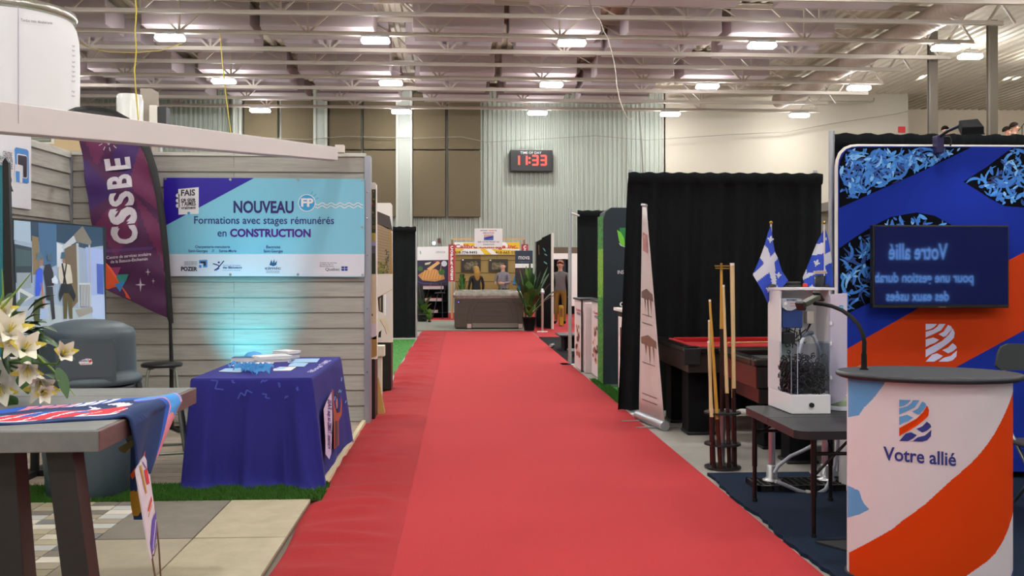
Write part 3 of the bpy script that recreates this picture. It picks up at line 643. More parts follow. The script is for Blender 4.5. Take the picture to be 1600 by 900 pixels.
# ---- purple table
PX0, PX1, PY0, PY1, PZ = -1.76, -.985, 6.43, 7.98, .745
pcl = mat('purple_cloth', '1f1e75', .9, noise=80, col2='22217e')
m = MB(); per = []
def side(a, b, n): return [(a[0] + (b[0] - a[0]) * i / n, a[1] + (b[1] - a[1]) * i / n) for i in range(n)]
per = side((PX0, PY0), (PX1, PY0), 60) + side((PX1, PY0), (PX1, PY1), 80) + side((PX1, PY1), (PX0, PY1), 40) + side((PX0, PY1), (PX0, PY0), 60)
np_ = len(per); cxp, cyp = (PX0 + PX1) / 2, (PY0 + PY1) / 2
rows = [(0, PZ), (.006, PZ - .004), (.012, PZ - .02)] + [(None, PZ - .02 - (PZ - .035) * t) for t in (.08, .18, .3, .42, .55, .68, .8, .9, .96, 1.0)]
vs = []
for o_, z in rows:
    tt = (PZ - z) / PZ
    for i, (x, y) in enumerate(per):
        front = y <= PY0 + 1e-6; right = abs(x - PX1) < 1e-6 and not front
        sgx = -1 if x == PX0 else (1 if x == PX1 else 0); 
        nx_, ny_ = (0, -1) if i < 60 else (1, 0) if i < 140 else (0, 1) if i < 180 else (-1, 0)
        # corner factor
        dc = min(math.hypot(x - a, y - b) for a in (PX0, PX1) for b in (PY0, PY1)); cf = math.exp(-(dc / .09) ** 2)
        if cf > .1: 
            dx, dy = (1 if x > cxp else -1), (1 if y > cyp else -1); nx_, ny_ = nx_ * (1 - cf) + dx * .7 * cf, ny_ * (1 - cf) + dy * .7 * cf
        if o_ is not None: off = o_
        else:
            fold_ = 0
            if i < 60: fold_ = .03 * math.sin(x * 19 + 1 + tt) + .016 * math.sin(x * 41 + 2 * tt) + (.075 * math.exp(-((x + 1.10 - .05 * tt) / .028) ** 2)) + .05 * math.exp(-((x + 1.17 - .03 * tt) / .022) ** 2) + .05 * math.exp(-((x + 1.64) / .03) ** 2) + .03 * math.exp(-((x + 1.38 + .04 * tt) / .03) ** 2)
            elif i < 140: fold_ = .012 * math.sin(y * 9 + .5) 
            else: fold_ = .02 * math.sin(x * 20 + y * 22)
            off = .012 + tt * ((.026 if i < 60 else .05) + fold_) + cf * tt * (.09 if x > cxp else .035)
            if tt > .9 and i < 60: off += .05 * (tt - .9) / .1 * (1 + .4 * math.sin(x * 45))
        vs.append((x + nx_ * off, y + ny_ * off, max(z, .034 if o_ is None else z)))
fs = [(j * np_ + i, j * np_ + (i + 1) % np_, (j + 1) * np_ + (i + 1) % np_, (j + 1) * np_ + i) for j in range(len(rows) - 1) for i in range(np_)]
m.add(vs, fs, pcl, True); m.add(vs[:np_], [tuple(range(np_))], pcl)
t = thing('folding_table', (cxp, cyp, .03), 'folding table hidden under the purple cloth at the grey siding', 'table')
MB().box(PX0 + .01, PX1 - .01, PY0 + .01, PY1 - .01, PZ - .045, PZ - .004, offwhite).build('tabletop', t)
for x in (PX0 + .08, PX1 - .08):
    for y in (PY0 + .2, PY1 - .2): MB().tube([(x, y, .031), (x, y, PZ - .045)], .014, steel, 8).build('leg', t)
tc = m.build('tablecloth', label='deep purple tablecloth draped to the ground over the booth table', cat='tablecloth')
m = MB(); zz = mat('cloth_zigzag', '3f4fae', .7)
f = plane3((-1.7, PY0 - .018, PZ), (-1.0, PY0 - .018, PZ), (-1.4, PY0 - .075, .1)); Z = lambda x, y: (280 + x / 5, 530 + y / 5)
for q in ([(255, 320), (310, 325), (290, 385), (355, 392)], [(465, 465), (490, 415), (520, 440), (535, 395), (578, 418)], [(415, 325), (432, 322), (425, 340), (445, 338)], [(645, 340), (660, 318), (670, 330), (695, 318)], [(655, 425), (690, 430), (680, 455), (715, 460)], [(775, 340), (795, 345), (780, 358), (798, 362), (785, 375)], [(925, 370), (935, 378), (918, 385), (938, 392), (925, 402)], [(830, 462), (845, 440), (842, 455), (858, 442)]):
    m.line(f, [Z(*p) for p in q], 2.0, zz, .03)
fs_ = plane3((PX1 + .016, 6.6, PZ), (PX1 + .016, 7.8, PZ), (PX1 + .075, 7.2, .05))
m.flat(fs_, [Z(1128, 490), Z(1170, 410), Z(1175, 640), Z(1165, 895), Z(1150, 940), Z(1120, 900), (504, 690), (501, 640)], mat('cloth_print_white', 'cdbfe0', .7), .02)
for y0, y1, s in ((545, 470, 'FAIS'), (640, 560, 'ce que'), (735, 650, "T'AIMES"), (860, 750, 'vraiment')):
    m.text(fs_, s, *Z(1138, y0), *Z(1136, y1), (5.5, 1.5), mat('cloth_print_ink', '34286e', .7), .023, .02)
oc = mat('print_rust', 'a4492a', .7)
m.flat(fs_, [Z(1185, 590), Z(1180, 500), Z(1172, 390), Z(1180, 400), Z(1192, 520), Z(1212, 580), Z(1236, 570), Z(1244, 500), Z(1240, 440), Z(1252, 500), Z(1250, 590), Z(1225, 640), Z(1228, 830), Z(1212, 840), Z(1195, 860), Z(1188, 860)], oc, .02)
m.flat(fs_, [Z(1195, 640), Z(1215, 640), Z(1218, 830), Z(1196, 850)], mat('print_brown', '4a2f38', .7), .022); m.flat(fs_, [Z(1204, 460), Z(1213, 470), Z(1215, 530), Z(1206, 550), Z(1200, 500)], mat('print_skin', 'b57a62', .7), .023); m.flat(fs_, [Z(1200, 420), Z(1212, 400), Z(1218, 440), Z(1210, 470)], mat('print_hair', '3a2018', .7), .024)
for q in ([(1190, 480), (1195, 450), (1200, 460)], [(1222, 420), (1232, 395), (1238, 420), (1248, 400)], [(1245, 330), (1248, 300)], [(1275, 500), (1285, 480)]): m.line(fs_, [Z(*p) for p in q], 1.4, b2, .022)
m.text(plane((0, 0, PZ + .001), (0, 0, 1)), "FAIS ce que T'AIMES", *Z(1045, 258), *Z(1190, 165), (-9, 0), mat('cloth_pale', 'c9c3ea', .7), .001, .02)
o = m.build('printed_pattern'); o.parent = tc; ORG[o.name] = Vector((0, 0, 0))
# papers on the purple table
ft = lambda z: plane((0, 0, z), (0, 0, 1))
Z = lambda x, y: (280 + x / 5, 530 + y / 5)
cyp_ = mat('leaflet_blue', '9fc6e6', .5); pz = PZ + .003
def leaflet(pts, th, mt, label, extra=None):
    m = MB(); g_ = plane((0, 0, pz + th), (0, 0, 1)); m.prism(g_, [Z(*p) for p in pts], th, mt, paper)
    o = m.build('leaflet', label=label, cat='leaflet', group='leaflets on the purple table')
    if extra:
        m = MB()
        for q, c in extra: m.flat(g_, [Z(*p) for p in q], c, .0008)
        x = m.build('printed_panel'); x.parent = o; ORG[x.name] = Vector((0, 0, 0))
leaflet([(850, 165), (885, 152), (1098, 150), (1075, 178), (848, 182)], .002, cyp_, 'pale blue leaflet farthest back beside the table edge', [([(860, 165), (885, 157), (910, 157), (885, 178), (860, 178)], ink)])
leaflet([(868, 190), (900, 183), (1008, 185), (975, 213), (850, 210)], .002, cyp_, 'pale blue leaflet in the middle of the spread leaflets')
leaflet([(735, 232), (790, 216), (915, 216), (870, 244), (735, 245)], .002, paper, 'white leaflet nearest the blue ribbons', [([(750, 228), (800, 219), (850, 219), (810, 236), (750, 236)], cyp_)])
leaflet([(410, 205), (460, 182), (740, 180), (700, 205), (560, 215)], .006, paper, 'white sheet lying under the navy brochure pile')
leaflet([(310, 250), (360, 228), (520, 222), (480, 255)], .004, cyp_, 'pale blue sheet at the front corner of the table')
def pile(px, wd, dp, n, rz, cover, label, lean=0):
    p = GP(*Z(*px), PZ); rr = random.Random(label)
    for k in range(n):
        m = MB(); a = rz + rr.uniform(-.05, .05); ux, uy = Vector((math.cos(a), math.sin(a), 0)), Vector((-math.sin(a), math.cos(a), 0)); c = p + Vector((lean * k + rr.uniform(-.004, .004), rr.uniform(-.004, .004), .004 + k * .0075))
        m.obox(c, ux * wd, uy * dp, (0, 0, .0034), paper); m.obox(c + Vector((0, 0, .0035)), ux * wd, uy * dp, (0, 0, .0002), cover if k == n - 1 else paper)
        m.build('brochure', label='%s, %s' % (label, 'top copy' if k == n - 1 else 'copy %s' % ('lowest', 'second up', 'third up', 'fourth up', 'fifth up', 'sixth up', 'seventh up', 'eighth up')[k]), cat='brochure', group='brochure piles on the purple table')
pile((715, 172), .13, .1, 6, .5, paper, 'white brochure in the taller pile at the back', .002)
pile((830, 145), .07, .09, 8, .9, paper, 'white brochure in the narrow pile at the table edge', .002)
pile((540, 170), .12, .085, 4, .1, mat('brochure_navy', '1f2a66', .4), 'navy fronted brochure in the low pile')
# blue ribbons
rnd = random.Random(8); m = MB(); rb = mat('sky_ribbon', '4f9fdc', .6)
for k in range(46):
    p = GP(*Z(rnd.gauss(565, 62), rnd.gauss(250, 11)), PZ + .012); a = rnd.uniform(0, 6.28); pts = []
    for i in range(7): a += rnd.uniform(-.9, .9); p = p + Vector((math.cos(a) * .016, math.sin(a) * .016, 0)); pts.append(Vector((p.x, p.y, PZ + .012 + .022 * abs(math.sin(i * 1.1 + k)) + .02 * math.exp(-((i - 3) / 2) ** 2))))
    for u, v in zip(pts, pts[1:]): m.add([u + Vector((0, 0, -.009)), v + Vector((0, 0, -.009)), v + Vector((0, .004, .011)), u + Vector((0, .004, .011))], [(0, 1, 2, 3)], rb, True)
m.build('ribbon_heap', label='heap of loose sky blue ribbons on the purple table', cat='ribbons', kind='stuff')
p = GP(*Z(585, 152), PZ); m = MB(); m.lathe([(.001, PZ + .06), (.05, PZ + .05), (.085, PZ + .02), (.1, PZ + .009), (.1, PZ + .011)][::-1], p.x, p.y, rb, 20, 1, .7); m.lathe([(.1, PZ + .011), (.1, PZ + .004), (.05, PZ + .003)], p.x, p.y, navy, 20, 1, .7); m.build('folded_cap', label='small folded blue cap behind the brochures', cat='cap')
# uplight behind the table
t = thing('uplight', (-1.95, 8.45, .03), 'small black floor uplight behind the purple table washing the siding cyan', 'light')
MB().lathe([(.05, .1), (.06, .12), (.065, .26), (.05, .26)], -1.95, 8.45, black, 20).build('can', t); MB().box(-2.04, -1.86, 8.38, 8.52, .031, .05, black).bar((-2.03, 8.45, .04), (-2.03, 8.45, .2), .01, .03, black).bar((-1.87, 8.45, .04), (-1.87, 8.45, .2), .01, .03, black).build('yoke', t)
MB().lathe([(.048, .262), (.001, .263)], -1.95, 8.45, mat('cyan_lens', '30d8ff', .3, emit=3), 20).build('lens', t)
ld = bpy.data.lights.new('uplight_beam', 'SPOT'); ld.energy = CYAN_W; ld.color = (.05, .75, 1.0); ld.spot_size = math.radians(62); ld.spot_blend = 1.0; ld.shadow_soft_size = .03
lo = bpy.data.objects.new('uplight_beam', ld); COL.objects.link(lo); lo.parent = t; lo.location = (0, 0, .24); lo.rotation_euler = (math.radians(180 - 44), 0, 0)
# ================================================================ LEFT FOREGROUND
# grey litter bin with dome lid
gb = mat('bin_grey', '414f57', .45, noise=120, col2='47555d', bump=.05)
BX, BY = -2.37, 6.28
t = thing('litter_bin', (BX, BY, .035), 'grey litter bin with a flap dome lid in front of the television', 'bin')
m = MB(); m.lathe([(.235, .036), (.245, .05), (.27, .3), (.285, .6), (.292, .72), (.285, .73)], BX, BY, gb, 48); m.build('body', t)
MB().lathe([(.288, .64), (.3, .655), (.302, .69), (.287, .73)], BX, BY, mat('bin_bag', '111114', .35), 48, cap=False).build('liner_bag', t)
m = MB()
pr = [(.285, .735), (.318, .74), (.322, .765), (.31, .785), (.293, .79), (.288, .83), (.282, 1.03), (.28, 1.06), (.268, 1.085), (.2, 1.12), (.1, 1.14), (.001, 1.145)]
m.lathe(pr, BX, BY, gb, 48, cap=False); lid = m.build('dome_lid', t)
m = MB(); d = (Vector((0, 0, 0)) - Vector((BX, BY, 0))).normalized(); sdv = Vector((-d.y, d.x, 0)); c = Vector((BX, BY, 0)) + d * .287 + sdv * (-.03) * -1
hood = [(-.17, .775), (-.17, 1.0), (-.15, 1.035), (.15, 1.035), (.17, 1.0), (.17, .775)]
fl = lambda u, z, o=0: Vector((BX, BY, z)) + d * (.295 + o) - sdv * (u + .012)
m.prism(fl, hood, .16, gb); o = m.build('flap_housing', t)
m = MB(); m.prism(lambda u, z, o=0: fl(u, z, o + .004), [(-.15, .8), (-.15, 1.005), (.15, 1.005), (.15, .8)], .01, mat('flap_grey', '4a545d', .4)); m.build('flap', t, label='flat square push flap')
m = MB(); gl = lambda u, z, o=0: fl(u, z, o + .006)
m.flat(gl, [(-.035, .89), (-.028, .915), (.0, .918), (.04, .905), (.042, .893), (.032, .88), (-.03, .88)], wh, .001); m.flat(gl, [(-.032, .9), (-.025, .913), (-.012, .9), (-.02, .892)], red, .002); m.text(gl, 'Collecte', -.015, .9, .04, .9, (0, .012), navy, .0025, .02); m.text(gl, 'recyclage', -.022, .884, .03, .884, (0, .008), red, .0025); m.build('sticker', t)
for s in (-1, 1): MB().bar(Vector((BX, BY, .73)) + sdv * s * .3 + d * .05, Vector((BX, BY, .52)) + sdv * s * .33 + d * .05, .05, .03, gb).build('handle', t)
# grey plank table
TZ = .9; tw = mat('weathered_top', '66696a', .6, noise=(6, 60, 6), col2='7b7c79', bump=.1); tr_ = mat('weathered_edge', '6d5350', .6, noise=(30, 8, 60), col2='5d4a48'); lg = mat('dark_timber', '1f1b1b', .6, noise=30, col2='272121'); lg2 = mat('dark_timber_side', '3d2927', .6)
t = thing('plank_table', (-1.8, 4.0, 0), 'tall grey plank table with flowers and a blue towel on it', 'table')
m = MB(); y = 3.4
for k, (a, b) in enumerate(((3.4, 3.72), (3.725, 4.03), (4.035, 4.33), (4.335, 4.62))): m.box(-2.75, -1.262, a, b, TZ - .025, TZ, tw)
m.build('tabletop', t, bev=.003)
m = MB(); m.box(-2.75, -1.246, 3.39, 3.398, TZ - .075, TZ - .001, tw).box(-2.75, -1.246, 4.622, 4.63, TZ - .075, TZ - .001, tw).box(-1.261, -1.245, 3.3985, 4.6215, TZ - .075, TZ - .002, tr_); m.build('edge_boards', t, bev=.004)
def tleg(x, y, dx, w_):
    m = MB(); a, b = Vector((x, y, TZ - .074)), Vector((x + dx, y, .036)); h = w_ / 2
    vs = [p + Vector((i * h, j * h, 0)) for p in (a, b) for j in (-1, 1) for i in (-1, 1)]
    m.add(vs, [(0, 1, 3, 2), (4, 6, 7, 5), (0, 4, 5, 1), (2, 3, 7, 6), (0, 2, 6, 4), (1, 5, 7, 3)], [lg, lg, lg, lg, lg, lg2]); m.build('leg', t, bev=.004)
tleg(-1.405, 3.5, .1, .095); tleg(-1.63, 3.55, .06, .1); tleg(-2.6, 3.5, -.06, .1); tleg(-2.6, 4.5, -.06, .1)
# beach towel on the table
tow = [mat('towel_' + n_, c, .95) for n_, c in (('navy', '1c3563'), ('blue', '2458b8'), ('sky', '4593d8'), ('red', 'cc2f3c'), ('white', 'dfe0ea'), ('pink', 'd98a98'), ('gold', 'b98a2a'), ('orange', 'd8522f'))]
tn, tb, ts, trd, twh, tpk, tgd, tor = tow
t = thing('beach_towel', (-1.7, 3.95, TZ), 'blue printed towel laid over the plank table and hanging off its end', 'towel')
NU, NV = 150, 46
Lx = -2.3; bendx = -1.255
def towp(u, v):                                 # u along the table (metres from the far end), v across 0..1 (0 = camera side)
    x = Lx + u; y = 3.68 + .44 * v + .0 * u
    tq_ = max(-.3, min(1, (x + 1.75) / .5)); yfront = 3.47 + .18 * tq_; yback = 3.88 + .42 * tq_
    y = yfront + (yback - yfront) * v
    h = TZ + .008 + .003 * math.sin(u * 23 + v * 7) + .003 * math.sin(v * 11 + u * 5)
    e = x - bendx
    if e <= 0: return Vector((x, y, h + .012 * math.exp(e / .05)))
    r = .035
    if e < r * 1.57: a = e / r; return Vector((bendx + r * math.sin(a), y + .02 * e, h + .012 - r * (1 - math.cos(a))))
    dn = e - r * 1.57; yc = 3.70; q = 1 - min(.7, dn * 2.9)
    return Vector((bendx + r + .01 * math.sin(v * 9 + dn * 12) + .03 * dn, yc + (y - yc) * q + .02 * math.sin(v * 12) * dn, h + .012 - r - dn))
LT = 1.045 + .32
vs = []; fs = []; mts = []
rnd = random.Random(2); lett = 'SUPER HERO'
def towcol(u, v):
    if u < 1.02:
        if v > .8: 
            if .62 < u < .95 and (u * 31 % 1.4) < .9 and v < .97: return tpk if u < .78 else twh
            return tb
        if .58 < v < .68 and (abs(u - .42) < .035 or abs(u - .36) < .02 or abs(u - .56) < .025): return tgd if False else twh
        if .12 < v < .52:
            k = math.sin(u * 33 + 2 * math.sin(v * 9)); vv = v - .03 * math.sin(u * 21)
            if vv < .3: return twh if abs(k) < .22 or vv < .15 else trd
            if vv < .5: return (twh if abs(k) < .3 else tb if u < .55 else trd if k > 0 else tb) if u < .9 else trd
        if u > .86 and .52 < v < .75 and math.sin(u * 60 + v * 10) > .1: return twh
        return tn
    if v > .72: return ts if u < 1.22 and math.sin(v * 50) > -.9 else tpk
    if u > 1.28 and .25 < v < .4: return tor
    return tb if v > .66 else tn
for j in range(NV + 1):
    for i in range(NU + 1):
        end = LT - .1 * (j / NV) - .02 * math.sin(j * .4)
        vs.append(towp(end * i / NU, j / NV))
for j in range(NV):
    for i in range(NU):
        fs.append((j * (NU + 1) + i, j * (NU + 1) + i + 1, (j + 1) * (NU + 1) + i + 1, (j + 1) * (NU + 1) + i)); mts.append(towcol(LT * (i + .5) / NU, (j + .5) / NV))
o = MB().add(vs, fs, mts, True).build('cloth', t)
o.modifiers.new('solid', 'SOLIDIFY').thickness = .008
f = plane((-1.19, 3.95, 0), (-.3, -1, .0)); m = MB()
tail = [(204, 700), (216, 690), (232, 676), (228, 720), (219, 742), (224, 775), (224, 812), (209, 812), (206, 790), (203, 765)]
m.prism(f, tail, .012, tn, off=.0); m.flat(f, [(203.5, 768), (215, 765), (222, 768), (223, 796), (216, 806), (208, 806), (205, 790)], tgd, .002); m.flat(f, [(204, 742), (212, 730), (211, 745), (207, 749)], tor, .002)
m.build('hanging_tail', t)
# strap clip under the table end
m = MB(); f = plane((-1.24, 4.05, 0), (-.2, -1, 0)); m.prism(f, [(184, 700), (198, 692), (214, 683), (214, 690), (196, 708), (188, 706)], .02, mat('strap_olive', '6a6238', .7)); m.prism(f, [(196, 686), (206, 676), (214, 672), (215, 680), (199, 692)], .03, black)
m.build('table_strap', label='dark strap hook clamped under the table end beside the towel', cat='strap')
# lawn sign seen nearly edge on
A = [W(213, 735, 3.62), W(232, 690, 3.9), W(246, 828, 3.9), W(236, 876, 3.62)]
f = plane3(A[0], A[1], A[3]); t = thing('lawn_sign', (A[3].x, 3.7, .036), 'narrow white lawn sign on thin wires below the towel', 'sign')
m = MB(); m.prism(f, [(213, 735), (219, 722), (226, 712), (232, 726), (241, 790), (245, 828), (241, 862), (236, 876)], .006, mat('sign_board_white', 'd9d2dc', .5)); m.build('board', t)
m = MB(); sp = mat('sign_purple', '5a4aa8', .6)
m.flat(f, [(217, 728), (220, 726), (229, 770), (227, 772)], tgd, .002).flat(f, [(224, 735), (229, 732), (233, 755), (229, 758)], trd, .002).flat(f, [(230, 798), (236, 775), (237, 782), (232, 800)], tor, .002).flat(f, [(237, 812), (243, 798), (244.5, 830), (241, 855), (237, 866), (234, 850)], sp, .002)
m.line(f, [(222, 722), (228, 732)], 1.2, sp, .002).line(f, [(231, 808), (237, 788)], .8, tgd, .002).line(f, [(238, 858), (242.5, 812)], .8, wh, .003)
m.build('print', t)
wire = mat('rusty_wire', '7a5a4a', .5, .6)
MB().tube([W(236, 860, 3.65), W(243, 905, 3.63), W(243, 905, 3.63) * 1, Vector((W(245, 905, 3.63).x, 3.63, .036))], .0035, wire, 6).tube([W(244, 815, 3.88), W(248, 850, 3.85), Vector((W(256, 900, 3.85).x, 3.85, .036))], .0035, wire, 6).tube([W(240, 868, 3.66), W(245, 850, 3.86)], .003, wire, 6).build('wire_stake', t)
# stools
def stool(x, y, z0, h, name, label, rz=0, seatm=black, r=.17, legr=.012, sp=.06, legm=None):
    legm = legm or mat('stool_metal', '8f9488', .4, .6)
    t = thing(name, (x, y, z0), label, 'stool')
    MB().lathe([(r * .8, z0 + h - .035), (r, z0 + h - .03), (r + .005, z0 + h - .012), (r * .95, z0 + h), (.001, z0 + h + .002)], x, y, seatm, 32).build('seat', t)
    for k in range(4):
        a = rz + k * math.pi / 2 + .785; ca, sa = math.cos(a), math.sin(a)
        MB().tube([(x + ca * r * .55, y + sa * r * .55, z0 + h - .036), (x + ca * (r * .85), y + sa * (r * .85), z0 + h - .042), (x + ca * (r * .97), y + sa * (r * .97), z0 + h - .09), (x + ca * (r + sp), y + sa * (r + sp), z0 + .002)], legr, legm, 8).build('leg', t)
    q = [(x + math.cos(rz + k * math.pi / 2 + .785) * (r + sp * .7), y + math.sin(rz + k * math.pi / 2 + .785) * (r + sp * .7), z0 + h * .3) for k in range(5)]
    m = MB()
    for a, b in zip(q, q[1:]): m.tube([a, b], legr * .7, legm, 8)
    m.build('stretcher', t)
p = GP(256, 678, .03)
stool(p.x - .02, 8.55, .03, .62, 'round_stool', 'low round dark stool by the siding at the feather flag foot', .3)
stool(-2.1, 6.85, .03, .57, 'bar_stool', 'tall metal stool tucked behind the plank table beside the purple cloth', .25, dark, .2, .015, .08)
# flower arrangement
FX, FY = -2.0, 4.3
t = thing('flower_arrangement', (FX, FY, TZ), 'white lily arrangement in a pale vase on the plank table', 'flowers')
MB().lathe([(.06, TZ), (.075, TZ + .02), (.085, TZ + .12), (.07, TZ + .16), (.075, TZ + .17)], FX, FY, offwhite, 28, cap=True).build('vase', t)
lf = [mat('leaf_green_%d' % i, c, .5) for i, c in enumerate(('23401c', '2f5424', '4a6a2c'))]
rnd = random.Random(21); m = MB(); base = Vector((FX, FY, TZ + .17))
for k in range(60):
    a = rnd.uniform(-.6, 2.2) if k % 2 else rnd.uniform(0, 6.28); a -= math.pi / 2 * 0
    d = Vector((math.cos(a), math.sin(a) * .5 - .3, rnd.uniform(-.25, 1.0))).normalized(); p = base + d * rnd.uniform(.03, .2) + Vector((0, 0, .05))
    leaf(m, p, d + Vector((0, 0, rnd.uniform(-.4, .2))), rnd.uniform(.08, .17), rnd.uniform(.03, .06), lf[rnd.randrange(3) if k % 3 == 0 else k % 2], .35)
for q, d_, L_, w_ in (((90, 575), (105, 612), .14, .05), ((70, 585), (100, 590), .1, .045), ((10, 618), (28, 640), .09, .06), ((30, 590), (52, 620), .09, .06), ((25, 500), (38, 470), .09, .05)):
    a = W(q[0], q[1], 4.1); b = W(d_[0], d_[1], 4.02); leaf(m, a, b - a, L_, w_, lf[1], .2)
for q in (((52, 550), (95, 590), (117, 618)), ((2, 482), (28, 452), (50, 425)), ((-10, 500), (5, 460), (3, 420)), ((10, 515), (40, 500), (30, 520))):
    pts = [W(*c, 4.1) for c in q]; m.tube(pts, [.005, .004, .0015], mat('grass_blade', '7a9a35', .5), 6)
m.build('leaves', t)
pet = mat('lily_petal', 'e9e3cf', .6, noise=25, col2='f0ecdf'); yl = mat('lily_yellow', 'd6c24a', .6)
def lily(px, py, Y, ddx, ddy, s, closed=.5, back=.1):
    m = MB(); p = W(px, py, Y); q = W(px + ddx, py + ddy, Y - back); ax = (q - p).normalized(); u = ax.cross(Vector((0, .3, 1))).normalized(); v = ax.cross(u)
    for k in range(6):
        a = k * math.pi / 3 + (.15 if k % 2 else 0); rd = u * math.cos(a) + v * math.sin(a); wd = s * (.38 if k % 2 else .5); n = 6; vs = []
        sd = ax.cross(rd).normalized()
        for i in range(n + 1):
            tt = i / n; c = p + ax * s * (tt * (1 - .3 * tt * (1 - closed))) + rd * s * (.1 + (.6 - .35 * closed) * tt ** 1.6 + .12 * tt ** 4)
            ww = wd * math.sin(math.pi * (.1 + .86 * tt)) * .6; cup = rd * ww * .25
            vs += [c - sd * ww + cup * -1, c + rd * .0, c + sd * ww - cup]
        fs = []
        for i in range(n): b = i * 3; fs += [(b, b + 1, b + 4, b + 3), (b + 1, b + 2, b + 5, b + 4)]
        m.add(vs, fs, [yl if (k % 3 == 0 and i > 8) else pet for i in range(len(fs))], True)
    for k in range(4): m.tube([p + ax * s * .2, p + ax * s * .85 + u * .012 * math.cos(k * 1.6) + v * .012 * math.sin(k * 1.6)], .0025, yl, 5)
    o = m.build('lily_bloom', t)
    m = MB(); m.tube([p, p - ax * .05 + Vector((0, 0, -.02)), base + Vector((0, .02, -.02))], [.008, .005, .005], lf[2], 6); s_ = m.build('stem'); s_.parent = o; s_.location = (0, 0, 0); ORG[s_.name] = ORG[t.name]
    for vtx in s_.data.vertices: vtx.co -= ORG[t.name]
lily(96, 556, 4.0, 14, -14, .085, .75); lily(12, 525, 4.08, 12, -25, .12, .35); lily(36, 548, 4.0, 14, -18, .1, .4); lily(44, 568, 4.02, -2, 25, .1, .6); lily(62, 590, 4.05, 4, 30, .11, .5); lily(4, 495, 4.15, -2, -22, .1, .5); lily(-2, 600, 4.05, 6, 22, .1, .5); lily(28, 530, 4.1, -18, 8, .1, .4); lily(-30, 540, 4.1, -20, -10, .12, .4); lily(66, 612, 4.02, 12, 8, .07, .6)
# ================================================================ BEHIND THE LEFT PARTITIONS
cw = mat('can_white', 'dedce0', .55)
CY = 14.0; a, b = W(-82, 400, CY), W(118, 20, CY); cx, cr = (a.x + b.x) / 2, (b.x - a.x) / 2
t = thing('inflatable_can', (cx, CY, 0), 'giant white inflatable can with a silver rim behind the partitions', 'inflatable')
zt = W(20, 8, CY - cr * .5).z
pr = [(cr * .86, .0), (cr * .96, .12), (cr * 1.0, .5)] + [(cr * (1 + .004 * math.sin(i * 3.1)), .5 + (zt - 1.0) * i / 10) for i in range(1, 11)] + [(cr * .985, zt - .32), (cr * .95, zt - .18), (cr * .9, zt - .1)]
MB().lathe(pr, cx, CY, cw, 64).build('body', t)
MB().lathe([(cr * .9, zt - .1), (cr * .95, zt - .08), (cr * .965, zt - .02), (cr * .95, zt + .03), (cr * .9, zt + .02), (cr * .87, zt - .05)], cx, CY, mat('silver_vinyl', 'b9b6b0', .3, .8), 64, cap=False).build('rim', t)
def cyl(cx, cy, r, k=1.0):
    def f(px, py, off=0):
        d = ray(px, py); o = Vector((-cx, -cy)); a_ = d.x ** 2 + d.y ** 2; b_ = 2 * (d.x * o.x + d.y * o.y); c_ = o.x ** 2 + o.y ** 2 - (r + off) ** 2
        tt = (-b_ - math.sqrt(max(0, b_ * b_ - 4 * a_ * c_))) / (2 * a_); return Vector((d.x * tt, d.y * tt, CH + d.z * tt))
    return f
f = cyl(cx, CY, cr * 1.004); m = MB(); gi = mat('grey_ink', '55525a', .6)
m.text(f, 'Tordus mais désaltérants', 32.5, 33, 82, 38, 4, gi, .01, .01)
for i, y in enumerate((73, 80, 88, 98, 105, 113, 120, 128, 144, 151)): m.text(f, 'Ingrédients'[: 4 + i % 4], 113 - i * .1, y, 117.2, y + .5, 3, gi, .01)
m.build('lettering', t)
m = MB(); m.tube([f(28.5, y, .004) for y in range(10, 170, 8)], .006, mat('seam_lilac', 'a9a8c0', .6), 5); m.build('seam', t)
p, q = W(184, 190, 17), W(222, 149, 17)
t = thing('white_tank', (p.x + .2, 17, 0), 'tall glossy white tank standing behind the slanting beam', 'tank')
MB().lathe([(.2, 0), (.22, .1), (.22, q.z - .1), (.2, q.z)], (p.x + q.x) / 2, 17, mat('tank_gloss', 'dcdcd8', .15), 32).build('body', t)
p, q = W(222, 200, 17.5), W(240, 140, 17.5); MB().box(p.x, q.x, 17.4, 17.8, 0, q.z, mat('tan_post', '9b9186', .7)).build('tan_column', label='tan column just beside the glossy white tank', cat='column')
p, q = W(236, 195, 16), W(262, 166, 16)
t = thing('speaker_box', ((p.x + q.x) / 2, 16, p.z), 'small white and grey box unit on a pole beyond the beam', 'speaker')
MB().box(p.x, q.x - .14, 15.9, 16.15, p.z, q.z, offwhite).build('cabinet', t, bev=.01); MB().box(q.x - .14, q.x, 15.92, 16.15, p.z - .02, q.z - .02, dark).build('grille', t); MB().tube([((p.x + q.x) / 2, 16.05, 0), ((p.x + q.x) / 2, 16.05, p.z)], .03, steel, 10).build('pole', t)
Y = 11; f = yplane(Y); p, q = W(-60, 245, Y), W(126, 186, Y)
t = thing('beige_partition', ((p.x + q.x) / 2, Y, 0), 'beige booth wall with a window picture seen over the siding', 'partition')
bg = mat('beige_panel', 'c4ac86', .7)
MB().box(p.x, q.x, Y, Y + .08, 0, q.z, bg).build('panel', t)
m = MB(); m.rect(f, 43, 199, 85, 225, offwhite).rect(f, 46, 206, 80, 222, mat('print_slate', '6f7468', .6), .004)
for y in (209, 212, 215, 218): m.rect(f, 50, y, 78, y + 1.2, mat('print_pale', 'b5b8a8', .6), .006)
m.text(f, '5', 80.5, 217, 84, 217, 5, gi, .006).text(f, 'Z', 80.5, 209, 84, 209, 4, gi, .006)
m.build('window_picture', t)
m = MB()
for dx in (-7, -4, 0, 3, 6): m.line(f, [(103, 214), (103 + dx, 206 - 4 * (dx == 0))], 1.3, mat('print_olive', '8a8446', .6), .004)
m.build('plant_print', t)
